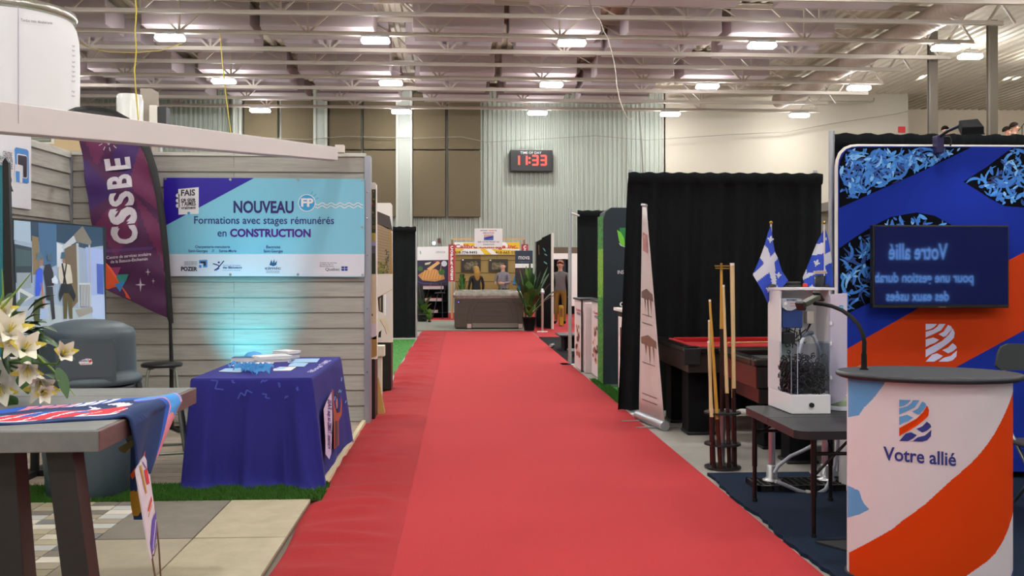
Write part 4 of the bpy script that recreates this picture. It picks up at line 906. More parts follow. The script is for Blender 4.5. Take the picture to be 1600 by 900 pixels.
# ================================================================ POSTER STANDS AND DRAPE BEYOND THE SIDING
def poster(px0, px1, ytop, ymid, ybot, Y, label, paint):
    f = yplane(Y); a, b = W(px0, ytop, Y), W(px1, ybot, Y); t = thing('poster_stand', ((a.x + b.x) / 2, Y, 0), label, 'poster stand', 'poster stands beyond the siding')
    m = MB(); m.prism(f, [(px0, ytop), (px1 - 3, ytop), (px1 - .8, ytop + 3), (px1, ymid), (px0, ymid)], .12, white); m.build('printed_panel', t)
    m = MB(); paint(m, f); m.build('picture', t)
    z1 = W(px0, ymid, Y).z; MB().box(a.x, b.x - .015, Y + .01, Y + .3, .02, z1 - .001, black).build('base', t, bev=.01)
shr = [mat('photo_' + n_, c, .6) for n_, c in (('olive', '6b6a2c'), ('darkgreen', '2f3a22'), ('moss', '7d7b30'), ('rust', '7a3a24'), ('brick', '9a8468'), ('roof', '4b4240'), ('sky', 'd4ced4'), ('cream', 'd8c8a8'), ('lilac', '9a93b5'), ('mustard', 'b5a04a'))]
po, pg, pm_, pr_, pb, prf, psk, pc, pli, pmu = shr
def speck(m, f, x0, y0, x1, y1, n, cols, r, seed):
    rr = random.Random(seed)
    for k in range(n): m.circ(f, rr.uniform(x0 + r, x1 - r), rr.uniform(y0 + r, y1 - r), rr.uniform(.5, 1) * r, rr.choice(cols), .003 + k * .00004, 7)
def paint1(m, f):
    m.rect(f, 570, 296, 587, 365, pg, .002); speck(m, f, 572, 296, 587, 363, 70, [po, pg, pm_, pr_], 2.0, 1); m.rect(f, 570, 364, 587, 377, pmu, .0075).rect(f, 570, 377, 587, 384, pli, .0075).rect(f, 570, 384, 587, 396, mat('photo_slate', '5b5a68', .6), .0075).rect(f, 570, 396, 587, 428, pg, .0075)
    m.rect(f, 570, 429, 588, 505, pc, .0075).line(f, [(579, 440), (579, 490)], .6, pb, .009).circ(f, 581, 492, 2, pr_, .009).rect(f, 577, 505, 588, 530, psk, .0075).flat(f, [(577, 530), (589, 524), (589, 556), (577, 560)], mat('photo_ochre', 'a27c40', .6), .0075).line(f, [(579, 540), (588, 534)], .8, pb, .009)
poster(574, 588.5, 285, 561, 665, 9.32, 'narrow poster stand with garden picture, touching the siding corner post', paint1)
def paint2(m, f):
    m.flat(f, [(587, 329), (609, 338), (613.5, 361), (587, 349)], prf, .002); m.flat(f, [(587, 349), (609, 357), (612.5, 365), (613, 428), (587, 428)], pb, .002)
    for k in range(15): m.line(f, [(587, 353 + k * 4.6), (609, 360 + k * 4.3)], .6, mat('photo_mortar', '7b6a54', .6), .003)
    m.flat(f, [(609, 357), (611.5, 361), (613.5, 428), (610, 428)], mat('photo_gold', 'a8813f', .6), .0035)
    speck(m, f, 588, 408, 609, 428, 60, [po, pm_, pg], 1.8, 4); speck(m, f, 601, 390, 609, 410, 25, [pg, prf], 1.3, 5)
    m.flat(f, [(587, 429), (613, 428), (613.3, 534), (587, 534)], mat('photo_room', 'd9cfc8', .6), .002); m.flat(f, [(590, 465), (598.5, 460), (598.5, 489), (592, 486)], black, .004).flat(f, [(593, 467), (595.5, 464), (595.5, 486), (593.5, 485)], pb, .005)
    m.rect(f, 600.5, 460, 603, 493, wh, .004).rect(f, 604.5, 459, 609, 492, psk, .004).line(f, [(590, 465), (613, 452)], .6, pb, .004).flat(f, [(589, 497), (600, 498), (606, 506), (609, 520), (607, 520), (598, 503)], pc, .004)
    m.line(f, [(594, 500), (601, 512), (604, 522)], .7, prf, .005).flat(f, [(592, 519), (596, 516), (595, 527), (591, 527)], black, .005)
poster(587, 613, 317, 535, 612, 11.6, 'wider poster stand with house picture, second beyond the siding', paint2)
m = MB(); p = W(593, 545, 10.9); m.box(p.x - .08, p.x + .06, 10.82, 10.98, p.z - .08, p.z + .04, offwhite); m.box(p.x - .05, p.x + .03, 10.86, 10.94, .01, p.z - .08, offwhite)
m.build('white_pedestal', label='small white box pedestal between the two poster stands', cat='pedestal', bev=.005)
p = GP(594, 646, .01); MB().add([p + Vector(v) for v in ((-.05, -.06, 0), (.05, -.06, 0), (.05, .06, 0), (-.05, .06, 0), (-.035, -.02, .36), (-.015, -.02, .36), (-.015, .02, .36), (-.035, .02, .36))], [(0, 1, 5, 4), (1, 2, 6, 5), (2, 3, 7, 6), (3, 0, 4, 7), (4, 5, 6, 7), (0, 3, 2, 1)], mat('light_timber', 'c09a55', .6)).build('timber_wedge', label='small light timber wedge on the floor behind the first poster stand', cat='wedge')
def pipe_drape(name, p, q, z1, label, seed, folds=6, amp=.035, post=True, posth=.02, z0=.03, flare=0, flip=False):
    t = thing(name, (p[0], p[1], 0), label, 'drape')
    m = MB(); drape(m, p, q, z0, z1, blackcloth, folds, amp, seed=seed, flare=flare); m.build('curtain', t)
    MB().tube([(p[0], p[1], z1 - .045), (q[0], q[1], z1 - .045)], .016, alu, 8).build('crossbar', t)
    if post:
        for s in (p, q): MB().tube([(s[0], s[1], 0), (s[0], s[1], z1 + posth)], .022, alu, 10).lathe([(.2, .001), (.2, .008), (.03, .012)], s[0], s[1], alu, 20).build('upright', t)
    return t
Y = 20.6; a, b = W(612, 355, Y), W(650.5, 355, Y)
pipe_drape('pipe_and_drape', (a.x - 1.6, Y), (b.x, Y), a.z, 'black pipe and drape wall beyond the green turf and poster stands', 5, 5, .03)
# ================================================================ RIGHT SIDE: POOL TABLE BOOTH
t = pipe_drape('pipe_and_drape', (1.72, 9.75), (3.75, 9.75), 2.45, 'tall black pipe and drape wall behind the pool table', 9, 6, .065, post=False, flare=.1)
for x in (1.76, 3.7): MB().tube([(x, 9.82, 0), (x, 9.82, 2.5)], .022, alu, 10).lathe([(.2, .001), (.2, .008), (.03, .012)], x, 9.82, alu, 20).build('upright', t)
mesh_band = mat('drape_mesh_band', '24282a', .95, noise=200, col2='2f3433')
m = MB(); f = yplane(9.71)
if 0: pass
# pool table
wood = mat('black_wood', '17110f', .25); apron = mat('dark_apron', '2b2320', .3); felt = mat('red_felt', 'a81219', .95, noise=100, col2='9c1017')
px0, px1, py0, py1, pz = 1.95, 4.35, 8.2, 9.5, .79
t = thing('pool_table', ((px0 + px1) / 2, 8.85, 0), 'full size pool table with red cloth and black block legs before the drape', 'pool table')
MB().box(px0 + .1, px1 - .1, py0 + .1, py1 - .1, pz - .06, pz - .035, felt).build('playing_cloth', t)
m = MB()
for a, b, c, d in ((px0, px1, py0, py0 + .1), (px0, px1, py1 - .1, py1), (px0, px0 + .1, py0 + .1, py1 - .1), (px1 - .1, px1, py0 + .1, py1 - .1)): m.box(a, b, c, d, pz - .05, pz, wood)
m.build('rails', t, bev=.012)
m = MB()
for a, b, c, d in ((px0 + .16, px1 - .16, py0 + .1, py0 + .14), (px0 + .16, px1 - .16, py1 - .14, py1 - .1), (px0 + .1, px0 + .14, py0 + .16, py1 - .16), (px1 - .14, px1 - .1, py0 + .16, py1 - .16)): m.box(a, b, c, d, pz - .04, pz + .008, felt)
m.build('cushions', t, bev=.01)
m = MB(); m.box(px0 + .03, px1 - .03, py0 + .03, py0 + .06, pz - .22, pz - .05, apron).box(px0 + .03, px1 - .03, py1 - .06, py1 - .03, pz - .22, pz - .05, apron).box(px0 + .03, px0 + .06, py0 + .06, py1 - .06, pz - .22, pz - .05, apron).box(px1 - .06, px1 - .03, py0 + .06, py1 - .06, pz - .22, pz - .05, apron); m.build('apron', t, bev=.004)
for x in (px0 + .06, (px0 + px1) / 2, px1 - .06):
    for y in (py0 + .06, py1 - .06):
        m = MB(); m.lathe([(.07, pz + .002), (.07, pz + .006), (.05, pz + .006), (.045, pz - .03)], x, y, blackmat, 20, cap=False); m.build('pocket', t)
        if y < 9: m = MB(); m.box(x - .075, x + .075, py0 - .006, py0 + .012, pz - .15, pz - .002, black).build('corner_casting', t, bev=.01)
for x in (px0 + .19, px1 - .25):
    for y in (py0 + .32, py1 - .3): MB().box(x - .12, x + .12, y - .12, y + .12, .0, pz - .2, blackmat).box(x - .13, x + .13, y - .13, y + .13, 0, .03, black).build('leg', t, bev=.01)
MB().tube([W(1138, 537, 8.26) + Vector((0, 0, .01)), W(1200, 534.5, 8.7) + Vector((0, 0, .0)), W(1290, 531, 9.0)], [.006, .008, .012], mat('cue_maple', 'caa268', .35), 10).build('pool_cue', label='pale pool cue lying across the red pool table', cat='cue')
# second game table
t = thing('game_table', (3.0, 7.5, 0), 'dark game table with red side panel standing behind the sewage model', 'game table')
gx0, gx1, gy0, gy1 = 2.18, 4.2, 7.0, 8.0
MB().box(gx0, gx1, gy0, gy0 + .09, .74, .8, wood).box(gx0, gx1, gy1 - .09, gy1, .74, .8, wood).box(gx0, gx0 + .09, gy0 + .09, gy1 - .09, .74, .8, wood).box(gx1 - .09, gx1, gy0 + .09, gy1 - .09, .74, .8, wood).build('rails', t, bev=.015)
MB().box(gx0 + .09, gx1 - .09, gy0 + .09, gy1 - .09, .70, .75, mat('grey_bed', '2c2e31', .4)).build('bed', t)
rb_ = mat('brown_red_panel', '5a1a14', .4)
MB().box(gx0 + .02, gx0 + .05, gy0 + .03, gy1 - .03, .58, .74, rb_).box(gx0 + .03, gx1 - .03, gy0 + .02, gy0 + .05, .58, .74, wood).box(gx0 + .03, gx1 - .03, gy1 - .05, gy1 - .02, .58, .74, wood).build('side_panels', t, bev=.004)
MB().box(gx0 + .05, gx1 - .05, gy0 + .05, gy1 - .05, .46, .58, wood).build('under_frame', t, bev=.01)
for x in (gx0 + .4, gx1 - .4):
    for y in (gy0 + .2, gy1 - .2): MB().box(x - .1, x + .1, y - .1, y + .1, 0, .46, blackmat).box(x - .12, x + .12, y - .12, y + .12, 0, .025, black).build('leg', t, bev=.008)
# cue rack and cues
RX, RY = 1.935, 6.98
t = thing('cue_rack', (RX, RY, 0), 'black round floor rack holding pool cues at the aisle edge', 'cue rack')
for z in (.005, .175, .405):
    MB().tube([(RX, RY, z), (RX, RY, z + .012)], .133, black, 40).build('ring_plate' if z > .1 else 'base_plate', t)
MB().tube([(RX, RY, .017), (RX, RY, .405)], .018, steel, 10).build('post', t)
mp = mat('cue_pale_maple', 'd8bd8c', .35); mp2 = mat('cue_amber', 'c9993f', .35); bt = mat('cue_butt', '2b1513', .25); bt2 = mat('cue_brown_butt', '4a2015', .25)
cues = [(1107, 1109, 533, 'short pale cue nearest the red carpet', mp, bt, .38), (1109, 1117, 468, 'amber cue with brown butt beside the shortest cue', mp2, bt2, .36), (1108, 1104, 500, 'slim pale cue standing behind the two front cues', mp, bt, .4),
        (1127, 1124, 412, 'tall thick amber cue under the crossed rest tip', mp2, bt, 1.02), (1130.5, 1130, 445, 'medium pale cue beside the tall amber cue', mp, bt, .55), (1144, 1143, 411, 'tallest thick pale cue of the rack', mp, bt, .58), (1146, 1147, 470, 'thin pale cue hidden behind the tallest cue', mp, bt, .5)]
for k, (xt, xb, yt, lab, c1, c2, zb) in enumerate(cues):
    yy = RY + (-.08, -.07, .03, .0, -.06, -.03, .06)[k]
    a = W(xb, 730, yy); a.z = .018; a.x = RX + (-.085, -.035, -.07, .0, .035, .085, .1)[k]; b = W(xt, yt, yy)
    t = thing('pool_cue', tuple(a), lab, 'cue', 'pool cues in the floor rack'); q = a + (b - a) * min(.9, zb / b.z)
    MB().tube([a, q], [.016, .0145], c2, 12).build('butt', t); MB().tube([q, b - (b - a) * .012], [.0145, .0085 if k not in (5,) else .017], c1, 12).build('shaft', t); MB().tube([b - (b - a) * .012, b], .0085 if k != 5 else .016, paper, 10).build('tip', t)
m = MB(); y = RY; gold = mat('brass', 'b08a3a', .3, .9)
m.bar(W(1117, 415.5, y), W(1139, 415.5, y), .012, .01, gold).bar(W(1118, 419, y), W(1139, 419.5, y), .012, .008, gold); m.bar(W(1127, 411, y - .01), W(1127.5, 423, y - .01), .02, .012, gold); m.build('bridge_head', label='brass crossed bridge head on top of the tall amber cue', cat='cue rest')
# roll-up banner beside the drape
A, B_, C_, D_ = Vector((1.75, 9.3, .09)), Vector((1.86, 8.66, .09)), W(1003.5, 320, 9.3), W(1009.5, 321, 8.85)
t = thing('roll_up_banner', (1.8, 9.0, 0), 'white roll-up banner with brown dripping pictures beside the black drape', 'banner')
rm = mat('roll_up_white', 'cdc2c0', .5)
bn = lambda u, v, o=0: (A * (1 - u) + B_ * u) * (1 - v) + (C_ * (1 - u) + D_ * u) * v + Vector((-.985, -.17, 0)) * o
m = MB(); N = 8; m.add([bn(i / N, j / 12) for j in range(13) for i in range(N + 1)], [(j * (N + 1) + i, j * (N + 1) + i + 1, (j + 1) * (N + 1) + i + 1, (j + 1) * (N + 1) + i) for j in range(12) for i in range(N)], rm, True); o = m.build('print_sheet', t); o.modifiers.new('solid', 'SOLIDIFY').thickness = .003
m = MB(); br = mat('print_brown_drip', '6a5048', .6); rdk = mat('print_faded_red', 'b07a78', .6)
for v0, mt in ((.58, br), (.36, mat('print_copper', '7d5a4a', .6))):
    m.flat(bn, [(.08, v0), (.5, v0 + .02), (.95, v0), (.95, v0 - .035), (.8, v0 - .03), (.78, v0 - .1), (.72, v0 - .03), (.6, v0 - .03), (.56, v0 - .12), (.5, v0 - .035), (.4, v0 - .03), (.36, v0 - .08), (.3, v0 - .03), (.1, v0 - .03)], mt, .004)
for v0, s in ((.47, 'Robinet'), (.43, '& cie'), (.24, 'Comptoir'), (.09, 'Beauce'), (.06, '418 000')): m.add([bn(.15 + .7 * (x - min(q[0] for q in textmesh(s)[0])) / max(.1, max(q[0] for q in textmesh(s)[0])), v0 + .02 * y, .004) for x, y in textmesh(s)[0]], textmesh(s)[1], br) if s not in ('418 000', '& cie', 'Robinet', 'Comptoir', 'Beauce') else m.flat(bn, [(.15, v0), (.8, v0), (.8, v0 + .004), (.15, v0 + .004)], br, .004)
m.flat(bn, [(.2, .78), (.8, .77), (.8, .86), (.2, .87)], rdk, .004); m.build('print', t)
m = MB(); m.tube([bn(-.02, 1.0), bn(1.02, 1.0)], .014, alu, 10); m.build('top_bar', t)
d = (B_ - A).normalized(); a, b = A - d * .03, B_ + d * .03
m = MB(); m.tube([Vector((a.x, a.y, .045)), Vector((b.x, b.y, .045))], .044, alu, 16).build('base_case', t, bev=.003)
n_ = Vector((d.y, -d.x, 0)); 
for k in (.2, .8): c = A * (1 - k) + B_ * k; MB().bar(Vector((c.x, c.y, .012)) - n_ * -.22, Vector((c.x, c.y, .012)) + n_ * -.2, .03, .012, alu).build('foot', t)
MB().tube([bn(.5, 0, -.02), bn(.5, 1, -.02)], .01, alu, 8).build('support_pole', t)
# ================================================================ RIGHT BOOTH: BLUE BACK WALL
YB = 6.42
t = thing('fabric_back_wall', (4.1, YB, 0), 'large fabric back wall printed with blue leaves and an orange band', 'back wall')
f = yplane(YB)
blue = mat('print_royal_blue', '1a2e90', .85, spec=.1); ora = mat('print_orange', 'c23c14', .85, spec=.1); pbk = mat('print_black', '05070e', .85, spec=.1)
xr = 1760
outl = [(1309.5, 737), (1309.5, 262), (1311, 250), (1315, 240), (1322, 233), (1331, 229.5), (1342, 228.5), (xr, 229.5), (xr, 737)]
m = MB(); m.prism(f, outl, .05, blue); m.build('fabric', t)
m = MB(); m.tube([f(x, y, -.02) for x, y in outl], .017, offwhite, 8); m.build('tube_frame', t)
RA = [(1311, 325), (1311, 262), (1313, 250), (1320, 237), (1331, 231), (1345, 230), (1518, 230), (1448, 264), (1376, 296)]
RB = [(1582, 230.5), (1540, 262), (1505, 284), (1525, 296), (1548, 311), (1570, 322), (1600, 324), (1650, 318), (1700, 300), (1700, 231)]
RC = [(1311, 388), (1340, 368), (1366, 352), (1392, 339), (1432, 332), (1460, 337), (1488, 352), (1495, 400), (1450, 440), (1363, 471), (1324, 490), (1311, 497)]
m = MB()
for q in (RA, RB, RC): m.flat(f, q, pbk, .001)
m.flat(f, [(1311, 552), (1438, 480), (1600, 394), (xr, 310), (xr, 430), (1600, 516), (1495, 573), (1400, 624), (1311, 672)], ora, .001)
m.flat(f, [(1311, 585), (1345, 570), (1345, 600), (1311, 606)], mat('print_amber', 'd98a4a', .7), .0016)
m.flat(f, [(1311, 612), (1322, 604), (1333, 600), (1345, 602), (1345, 626), (1311, 630)], mat('print_tree_green', '24401f', .7), .002).flat(f, [(1311, 625), (1345, 622), (1345, 680), (1311, 680)], mat('print_rock', '2b3040', .7), .0015); speck(m, f, 1311, 603, 1345, 624, 60, [mat('print_leaf', '35572a', .7), mat('print_leaf_dark', '16281a', .7)], 2.5, 6)
m.build('printed_fields', t)
m = MB(); bl = [mat('ribbon_print_%d' % i, c, .7) for i, c in enumerate(('2e6fc4', '4a93dd', '7db8ea', '1b3f86', '142a5c', '3a80cf'))]
rnd = random.Random(17); kk = 0
for q, n in ((RA, 105), (RB, 80), (RC, 100)):
    xs0, xs1, ys0, ys1 = min(p[0] for p in q), max(p[0] for p in q), min(p[1] for p in q), max(p[1] for p in q)
    for layer in (0, 1, 2):
        done = 0
        for _ in range(n * 3):
            if done >= n // (1 if layer else 2): break
            x, y = rnd.uniform(xs0, xs1), rnd.uniform(ys0, ys1)
            if not inside((x, y), q): continue
            a = rnd.uniform(0, 6.28); L = rnd.uniform(12, 46) if layer < 2 else rnd.uniform(6, 15); c = rnd.choice((-1, 1)) * rnd.uniform(.02, .075); wd = rnd.uniform(1.6, 4.0); pts = []; px_, py_ = x, y; N = 6
            P = []
            for i in range(N + 1): P.append((px_, py_, a)); px_ += math.cos(a) * L / N; py_ += math.sin(a) * L / N; a += c * L / N
            up_ = [(px - math.sin(aa) * wd * (.25 + .75 * math.sin(math.pi * (i + .3) / (N + .6))), py + math.cos(aa) * wd * (.25 + .75 * math.sin(math.pi * (i + .3) / (N + .6)))) for i, (px, py, aa) in enumerate(P)]
            dn = [(px + math.sin(aa) * wd * .5 * math.sin(math.pi * i / N), py - math.cos(aa) * wd * .5 * math.sin(math.pi * i / N)) for i, (px, py, aa) in enumerate(P)]
            poly = up_ + dn[::-1]
            if not all(inside(p, q) for p in poly): continue
            kk += 1; done += 1
            vs = [f(x_, y_, .0018 + kk * .000004) for x_, y_ in up_ + dn]; m.add(vs, [(i, i + 1, N + 2 + i, N + 1 + i) for i in range(N)], rnd.choice(bl[3:5] + bl[:1]) if layer == 0 else rnd.choice(bl[:3] + [bl[0], bl[5], bl[0], bl[3], bl[5]]))
m.build('ribbon_pattern', t)
SB = [[(730, 130), (820, 130), (800, 152), (770, 170), (730, 180)], [(835, 130), (885, 130), (850, 180), (800, 205), (730, 237), (730, 192), (790, 175), (820, 152)], [(905, 138), (930, 150), (937, 170), (890, 225), (870, 232), (830, 212), (870, 190), (890, 160)], [(730, 252), (790, 236), (835, 255), (800, 280), (760, 295), (730, 312)], [(730, 332), (790, 300), (860, 262), (910, 215), (942, 165), (957, 200), (950, 240), (910, 278), (860, 315), (800, 352), (755, 375), (730, 392)], [(860, 335), (905, 315), (940, 280), (966, 300), (973, 318), (940, 345), (905, 360)], [(730, 425), (780, 370), (820, 360), (865, 380), (835, 405), (795, 425)], [(830, 425), (870, 395), (925, 380), (975, 338), (970, 385), (940, 415), (905, 425)]]
def logoB(m, f, x0, y0, x1, y1, cols, off, skew=0):
    for k, q in enumerate(SB): m.flat(f, [(x0 + (x - 730) / 245 * (x1 - x0), y0 + (y - 130) / 295 * (y1 - y0) + skew * (x - 730) / 245) for x, y in q], cols[k], off)
m = MB(); logoB(m, f, 1446, 506, 1495, 565, [mat('print_lilac_white', 'c9c6e2', .6)] * 8, .003); m.build('logo', t, label='pale striped letter B logo')
MB().box(2.7, 2.9, YB + .005, YB + .2, .023, .12, dark).box(4.5, 4.7, YB + .005, YB + .2, .023, .12, dark).build('foot_plates', t)
# drape behind it, with its big silver post
t = pipe_drape('pipe_and_drape', (2.66, 6.72), (5.4, 6.72), 2.42, 'dark drape standing behind the blue printed back wall', 31, 8, .04, post=False)
px_ = W(1301, 300, 6.62).x; MB().tube([(px_, 6.64, .023), (px_, 6.64, 2.44)], .021, alu, 16).lathe([(.15, .023), (.15, .03), (.03, .034)], px_, 6.64, alu, 20).build('upright', t)
# television on the back wall
f = yplane(6.3); a, b = W(1365, 481.5, 6.3), W(1578, 352, 6.3)
t = thing('wall_television', ((a.x + b.x) / 2, 6.33, a.z), 'black television on the blue back wall reflecting mirrored words', 'television')
MB().box(a.x, b.x, 6.31, 6.36, a.z, b.z, black).build('casing', t, bev=.004)
scr = mat('dark_screen', '04060f', .028, spec=1.0); scr.node_tree.nodes['Principled BSDF'].inputs['IOR'].default_value = 2.0
nv = scr.node_tree.nodes['Principled BSDF']; nv.inputs['Emission Color'].default_value = rgb('0a1460'); nv.inputs['Emission Strength'].default_value = .12
MB().box(a.x + .012, b.x - .012, 6.305, 6.31, a.z + .025, b.z - .012, scr).build('screen', t)
MB().box((a.x + b.x) / 2 - .12, (a.x + b.x) / 2 + .12, 6.36, 6.425, (a.z + b.z) / 2 - .1, (a.z + b.z) / 2 + .1, dark).build('wall_bracket', t)
m = MB(); fx = yplane(6.304); m.text(fx, 'SAMSUNG', 1466, 480.6, 1478, 480.6, 1.6, mat('logo_grey', '9a9a9a', .4), .002); m.build('maker_badge', t)
# lit sign of the facing booth, which the screen mirrors
YS = -2.0; YV = 2 * 6.3 - YS
def refl(px, py, off=0): p = W(px, py, YV); return Vector((p.x, YS + off, p.z))
t = thing('light_box_sign', (7.4, YS - .1, 0), 'blue illuminated sign across the aisle reading Votre allie with two more lines', 'sign')
a, b = refl(1325, 520), refl(1625, 320); MB().box(min(a.x, b.x), max(a.x, b.x), YS - .12, YS, a.z, b.z, mat('sign_box_blue', '10206e', .6, emit=.25)).build('cabinet', t)
MB().box(6.6, 6.75, YS - .12, YS, 0, a.z, dark).box(8.0, 8.15, YS - .12, YS, 0, a.z, dark).build('leg', t)
sl = mat('sign_letters', '6fa8ff', .4, emit=2.2); m = MB()
for s, x0, x1, y, h in (('Votre allié', 1481, 1389, 405, 24), ('pour une gestion durable', 1521, 1355, 441, 15), ('des eaux usées', 1483, 1385, 470, 15)): m.text(refl, s, x0, y, x1, y, h, sl, .004, .02)
m.build('lettering', t)
# flood lamp on top of the back wall
t = thing('flood_lamp', (W(1465, 240, 6.4).x, 6.4, 2.25), 'black flood lamp clamped on top of the blue back wall', 'lamp')
f = lambda x, y, Y=6.2: W(x, y, Y)
MB().tube([f(1467, 237, 6.38), f(1468, 222, 6.38), f(1470, 212, 6.36), f(1480, 205, 6.3), f(1500, 196, 6.15)], .012, black, 8).build('arm', t)
MB().tube([f(1476, 214, 6.38), f(1483, 213, 6.38), f(1486, 220, 6.38), f(1485, 228, 6.38)], .006, black, 6).build('cable', t)
MB().obox(f(1466, 226, 6.39), (.025, 0, 0), (0, .035, 0), (0, 0, .06), mat('clamp_violet', '241a4a', .4)).build('clamp', t, bev=.005)
m = MB(); q = [f(1498, 193.5, 6.1), f(1528, 190.5, 6.1), f(1538, 203, 5.95), f(1503, 204.5, 5.95)]; up_ = Vector((0, 0, .045)); m.add([p - up_ * .6 for p in q] + [p + up_ * .5 for p in q], [(0, 1, 2, 3), (4, 5, 6, 7), (0, 1, 5, 4), (1, 2, 6, 5), (2, 3, 7, 6), (3, 0, 4, 7)], blackmat); m.build('head', t, bev=.006)
q2 = [p - up_ * .62 for p in q]; MB().add([p * .9 + sum(q2, Vector()) / 4 * .1 - Vector((0, 0, .003)) for p in q2], [(0, 1, 2, 3)], mat('flood_lens', 'bfc8ff', .3, emit=1.5)).build('lens', t)
ld = bpy.data.lights.new('flood_beam', 'SPOT'); ld.energy = 7; ld.color = (.75, .8, 1); ld.spot_size = math.radians(110); ld.spot_blend = .9; ld.shadow_soft_size = .08
lo = bpy.data.objects.new('flood_beam', ld); COL.objects.link(lo); lo.parent = t; lo.location = Vector((.2, -.42, .02)); lo.rotation_euler = (math.radians(28), 0, 0)
# folding table of the booth
FT0, FT1, FU0, FU1, FZ = 1.79, 2.85, 5.0, 5.98, .6
tb_ = mat('table_black', '1d1f22', .45, noise=150, col2='232529', bump=.05); tl = mat('table_leg', '1a1414', .4, .4)
t = thing('low_folding_table', ((FT0 + FT1) / 2, 5.5, 0), 'low black folding table carrying the clear sewage model', 'table')
m = MB(); c_ = .06; out = [(FT0 + c_, FU0), (FT1 - c_, FU0), (FT1, FU0 + c_), (FT1, FU1 - c_), (FT1 - c_, FU1), (FT0 + c_, FU1), (FT0 + .02, FU1 - .02), (FT0, FU1 - c_), (FT0, FU0 + c_), (FT0 + .02, FU0 + .02)]
n = len(out); m.add([(x, y, FZ) for x, y in out] + [(x, y, FZ - .045) for x, y in out], [tuple(range(n)), tuple(range(n, 2 * n))] + [(i, (i + 1) % n, n + (i + 1) % n, n + i) for i in range(n)], tb_); m.box(FT0 - .001, FT1, 5.49, 5.494, FZ - .03, FZ + .0006, blackmat); m.build('tabletop', t, bev=.006)
for x, y in ((1.83, 5.87), (1.9, 5.06), (2.31, 5.87), (2.76, 5.06), (2.76, 5.87)):
    MB().tube([(x, y, .022), (x, y, .26)], .0125, tl, 10).tube([(x, y, .24), (x, y, FZ - .04)], .016, tl, 10).tube([(x, y, .022), (x, y, .04)], .016, black, 10).build('leg', t)
m = MB(); m.tube([(1.83, 5.87, .46), (2.31, 5.87, .46)], .01, tl, 8).tube([(1.9, 5.06, .47), (2.76, 5.06, .47)], .01, tl, 8).tube([(1.84, 5.87, .44), (2.05, 5.86, FZ - .05)], .008, tl, 8).tube([(1.9, 5.06, .35), (2.1, 5.06, FZ - .05)], .008, tl, 8).tube([(2.31, 5.87, .35), (2.2, 5.7, FZ - .05)], .008, tl, 8); m.build('braces', t)
# sewage treatment model
t = thing('treatment_model', (2.13, 5.88, FZ), 'white model unit with clear tank full of black curled media on the folding table', 'model')
w2 = mat('model_white', 'dedde0', .35); acr = clear_mat('clear_acrylic', 'eef0f4', .02)
def dev(px, py, Y): return W(px, py, Y)
# footprint: front corner 1237, left rear 1200, right front 1298
F0 = GP(1237, 647.5, FZ); F1 = GP(1298, 647, FZ); L0 = GP(1200, 633, FZ)
ex = (F1 - F0); ey = (L0 - F0); ey = ey * .95
def dv(u, v, z): p = F0 + ex * u + ey * v; return Vector((p.x, p.y, FZ + z))
def dbox(m, u0, u1, v0, v1, z0, z1, mt): m.add([dv(u, v, z) for z in (z0, z1) for v in (v0, v1) for u in (u0, u1)], [(0, 2, 3, 1), (4, 5, 7, 6), (0, 1, 5, 4), (2, 6, 7, 3), (0, 4, 6, 2), (1, 3, 7, 5)], mt)
m = MB(); dbox(m, 0, 1, 0, 1.05, .002, .115, w2); m.build('plinth', t, bev=.004)
p = dv(.5, -.005, .055); m = MB(); m.tube([p, p + Vector((.0, -.012, 0))], .0145, black, 20); m.build('knob', t)
VB = .52; m = MB(); zt = .735
dbox(m, .05, 1.32, 1.02, 1.06, .115, zt, w2); dbox(m, .0, .05, VB, 1.06, .115, zt, w2); dbox(m, 1.3, 1.35, VB, 1.06, .02, zt, w2); dbox(m, -.02, 1.5, VB - .04, 1.1, zt, zt + .014, w2); dbox(m, 1.0, 1.35, VB + .02, 1.06, .1, .116, w2); m.build('cabinet', t, bev=.002)
m = MB()
for u0, u1, v0, v1 in ((0.0, 1.0, .02, .035), (0.0, .015, .02, 1.0), (.985, 1.0, .02, VB)): dbox(m, u0, u1, v0, v1, .115, .42, acr)
dbox(m, 1.0, 1.28, VB - .02, VB, .115, .42, acr)
m.build('clear_tank', t)
m = MB(); ed = mat('acrylic_edge', 'c4cad6', .2)
for u, v in ((0.0, .02), (.99, .02), (.16, .02), (0.0, .5)): dbox(m, u, u + .012, v, v + .012, .115, .42, ed)
m.build('tank_edges', t)
cm = [mat('media_%d' % i, c, .4) for i, c in enumerate(('08080a', '1a1215', '2c2226', '3a3f48'))]  # lighter greys put glossy highlights into the colour of the black curls
m = MB(); rnd = random.Random(33)
dbox(m, .06, .94, .12, VB + .3, .12, .27, cm[0])
for k in range(620):
    v = rnd.choice((rnd.uniform(.05, .14), rnd.uniform(.05, VB + .3))); u = rnd.uniform(.05, .95)
    if rnd.random() < .3: u = rnd.uniform(.03, .09); v = rnd.uniform(.05, VB)
    top = .40 - .06 * abs(math.sin(u * 5 + 1)) if k % 4 == 0 else .3; z = rnd.uniform(.125, top); c = dv(u, v, z); a, b_ = rnd.uniform(0, 6.28), rnd.uniform(-1, 1); r = rnd.uniform(.009, .019)
    e1 = Vector((math.cos(a), .3 * math.sin(a), b_ * .5)).normalized(); e2 = e1.cross(Vector((.2, 1, .1))).normalized(); ar = rnd.uniform(2.5, 5)
    pts = [c + e1 * r * math.cos(j * ar / 6) + e2 * r * math.sin(j * ar / 6) + Vector((0, .002 * j, 0)) for j in range(7)]
    m.tube(pts, .0034, cm[min(3, rnd.randrange(5))] if z < .3 else cm[rnd.choice((0, 2, 3, 3))], 4, False)
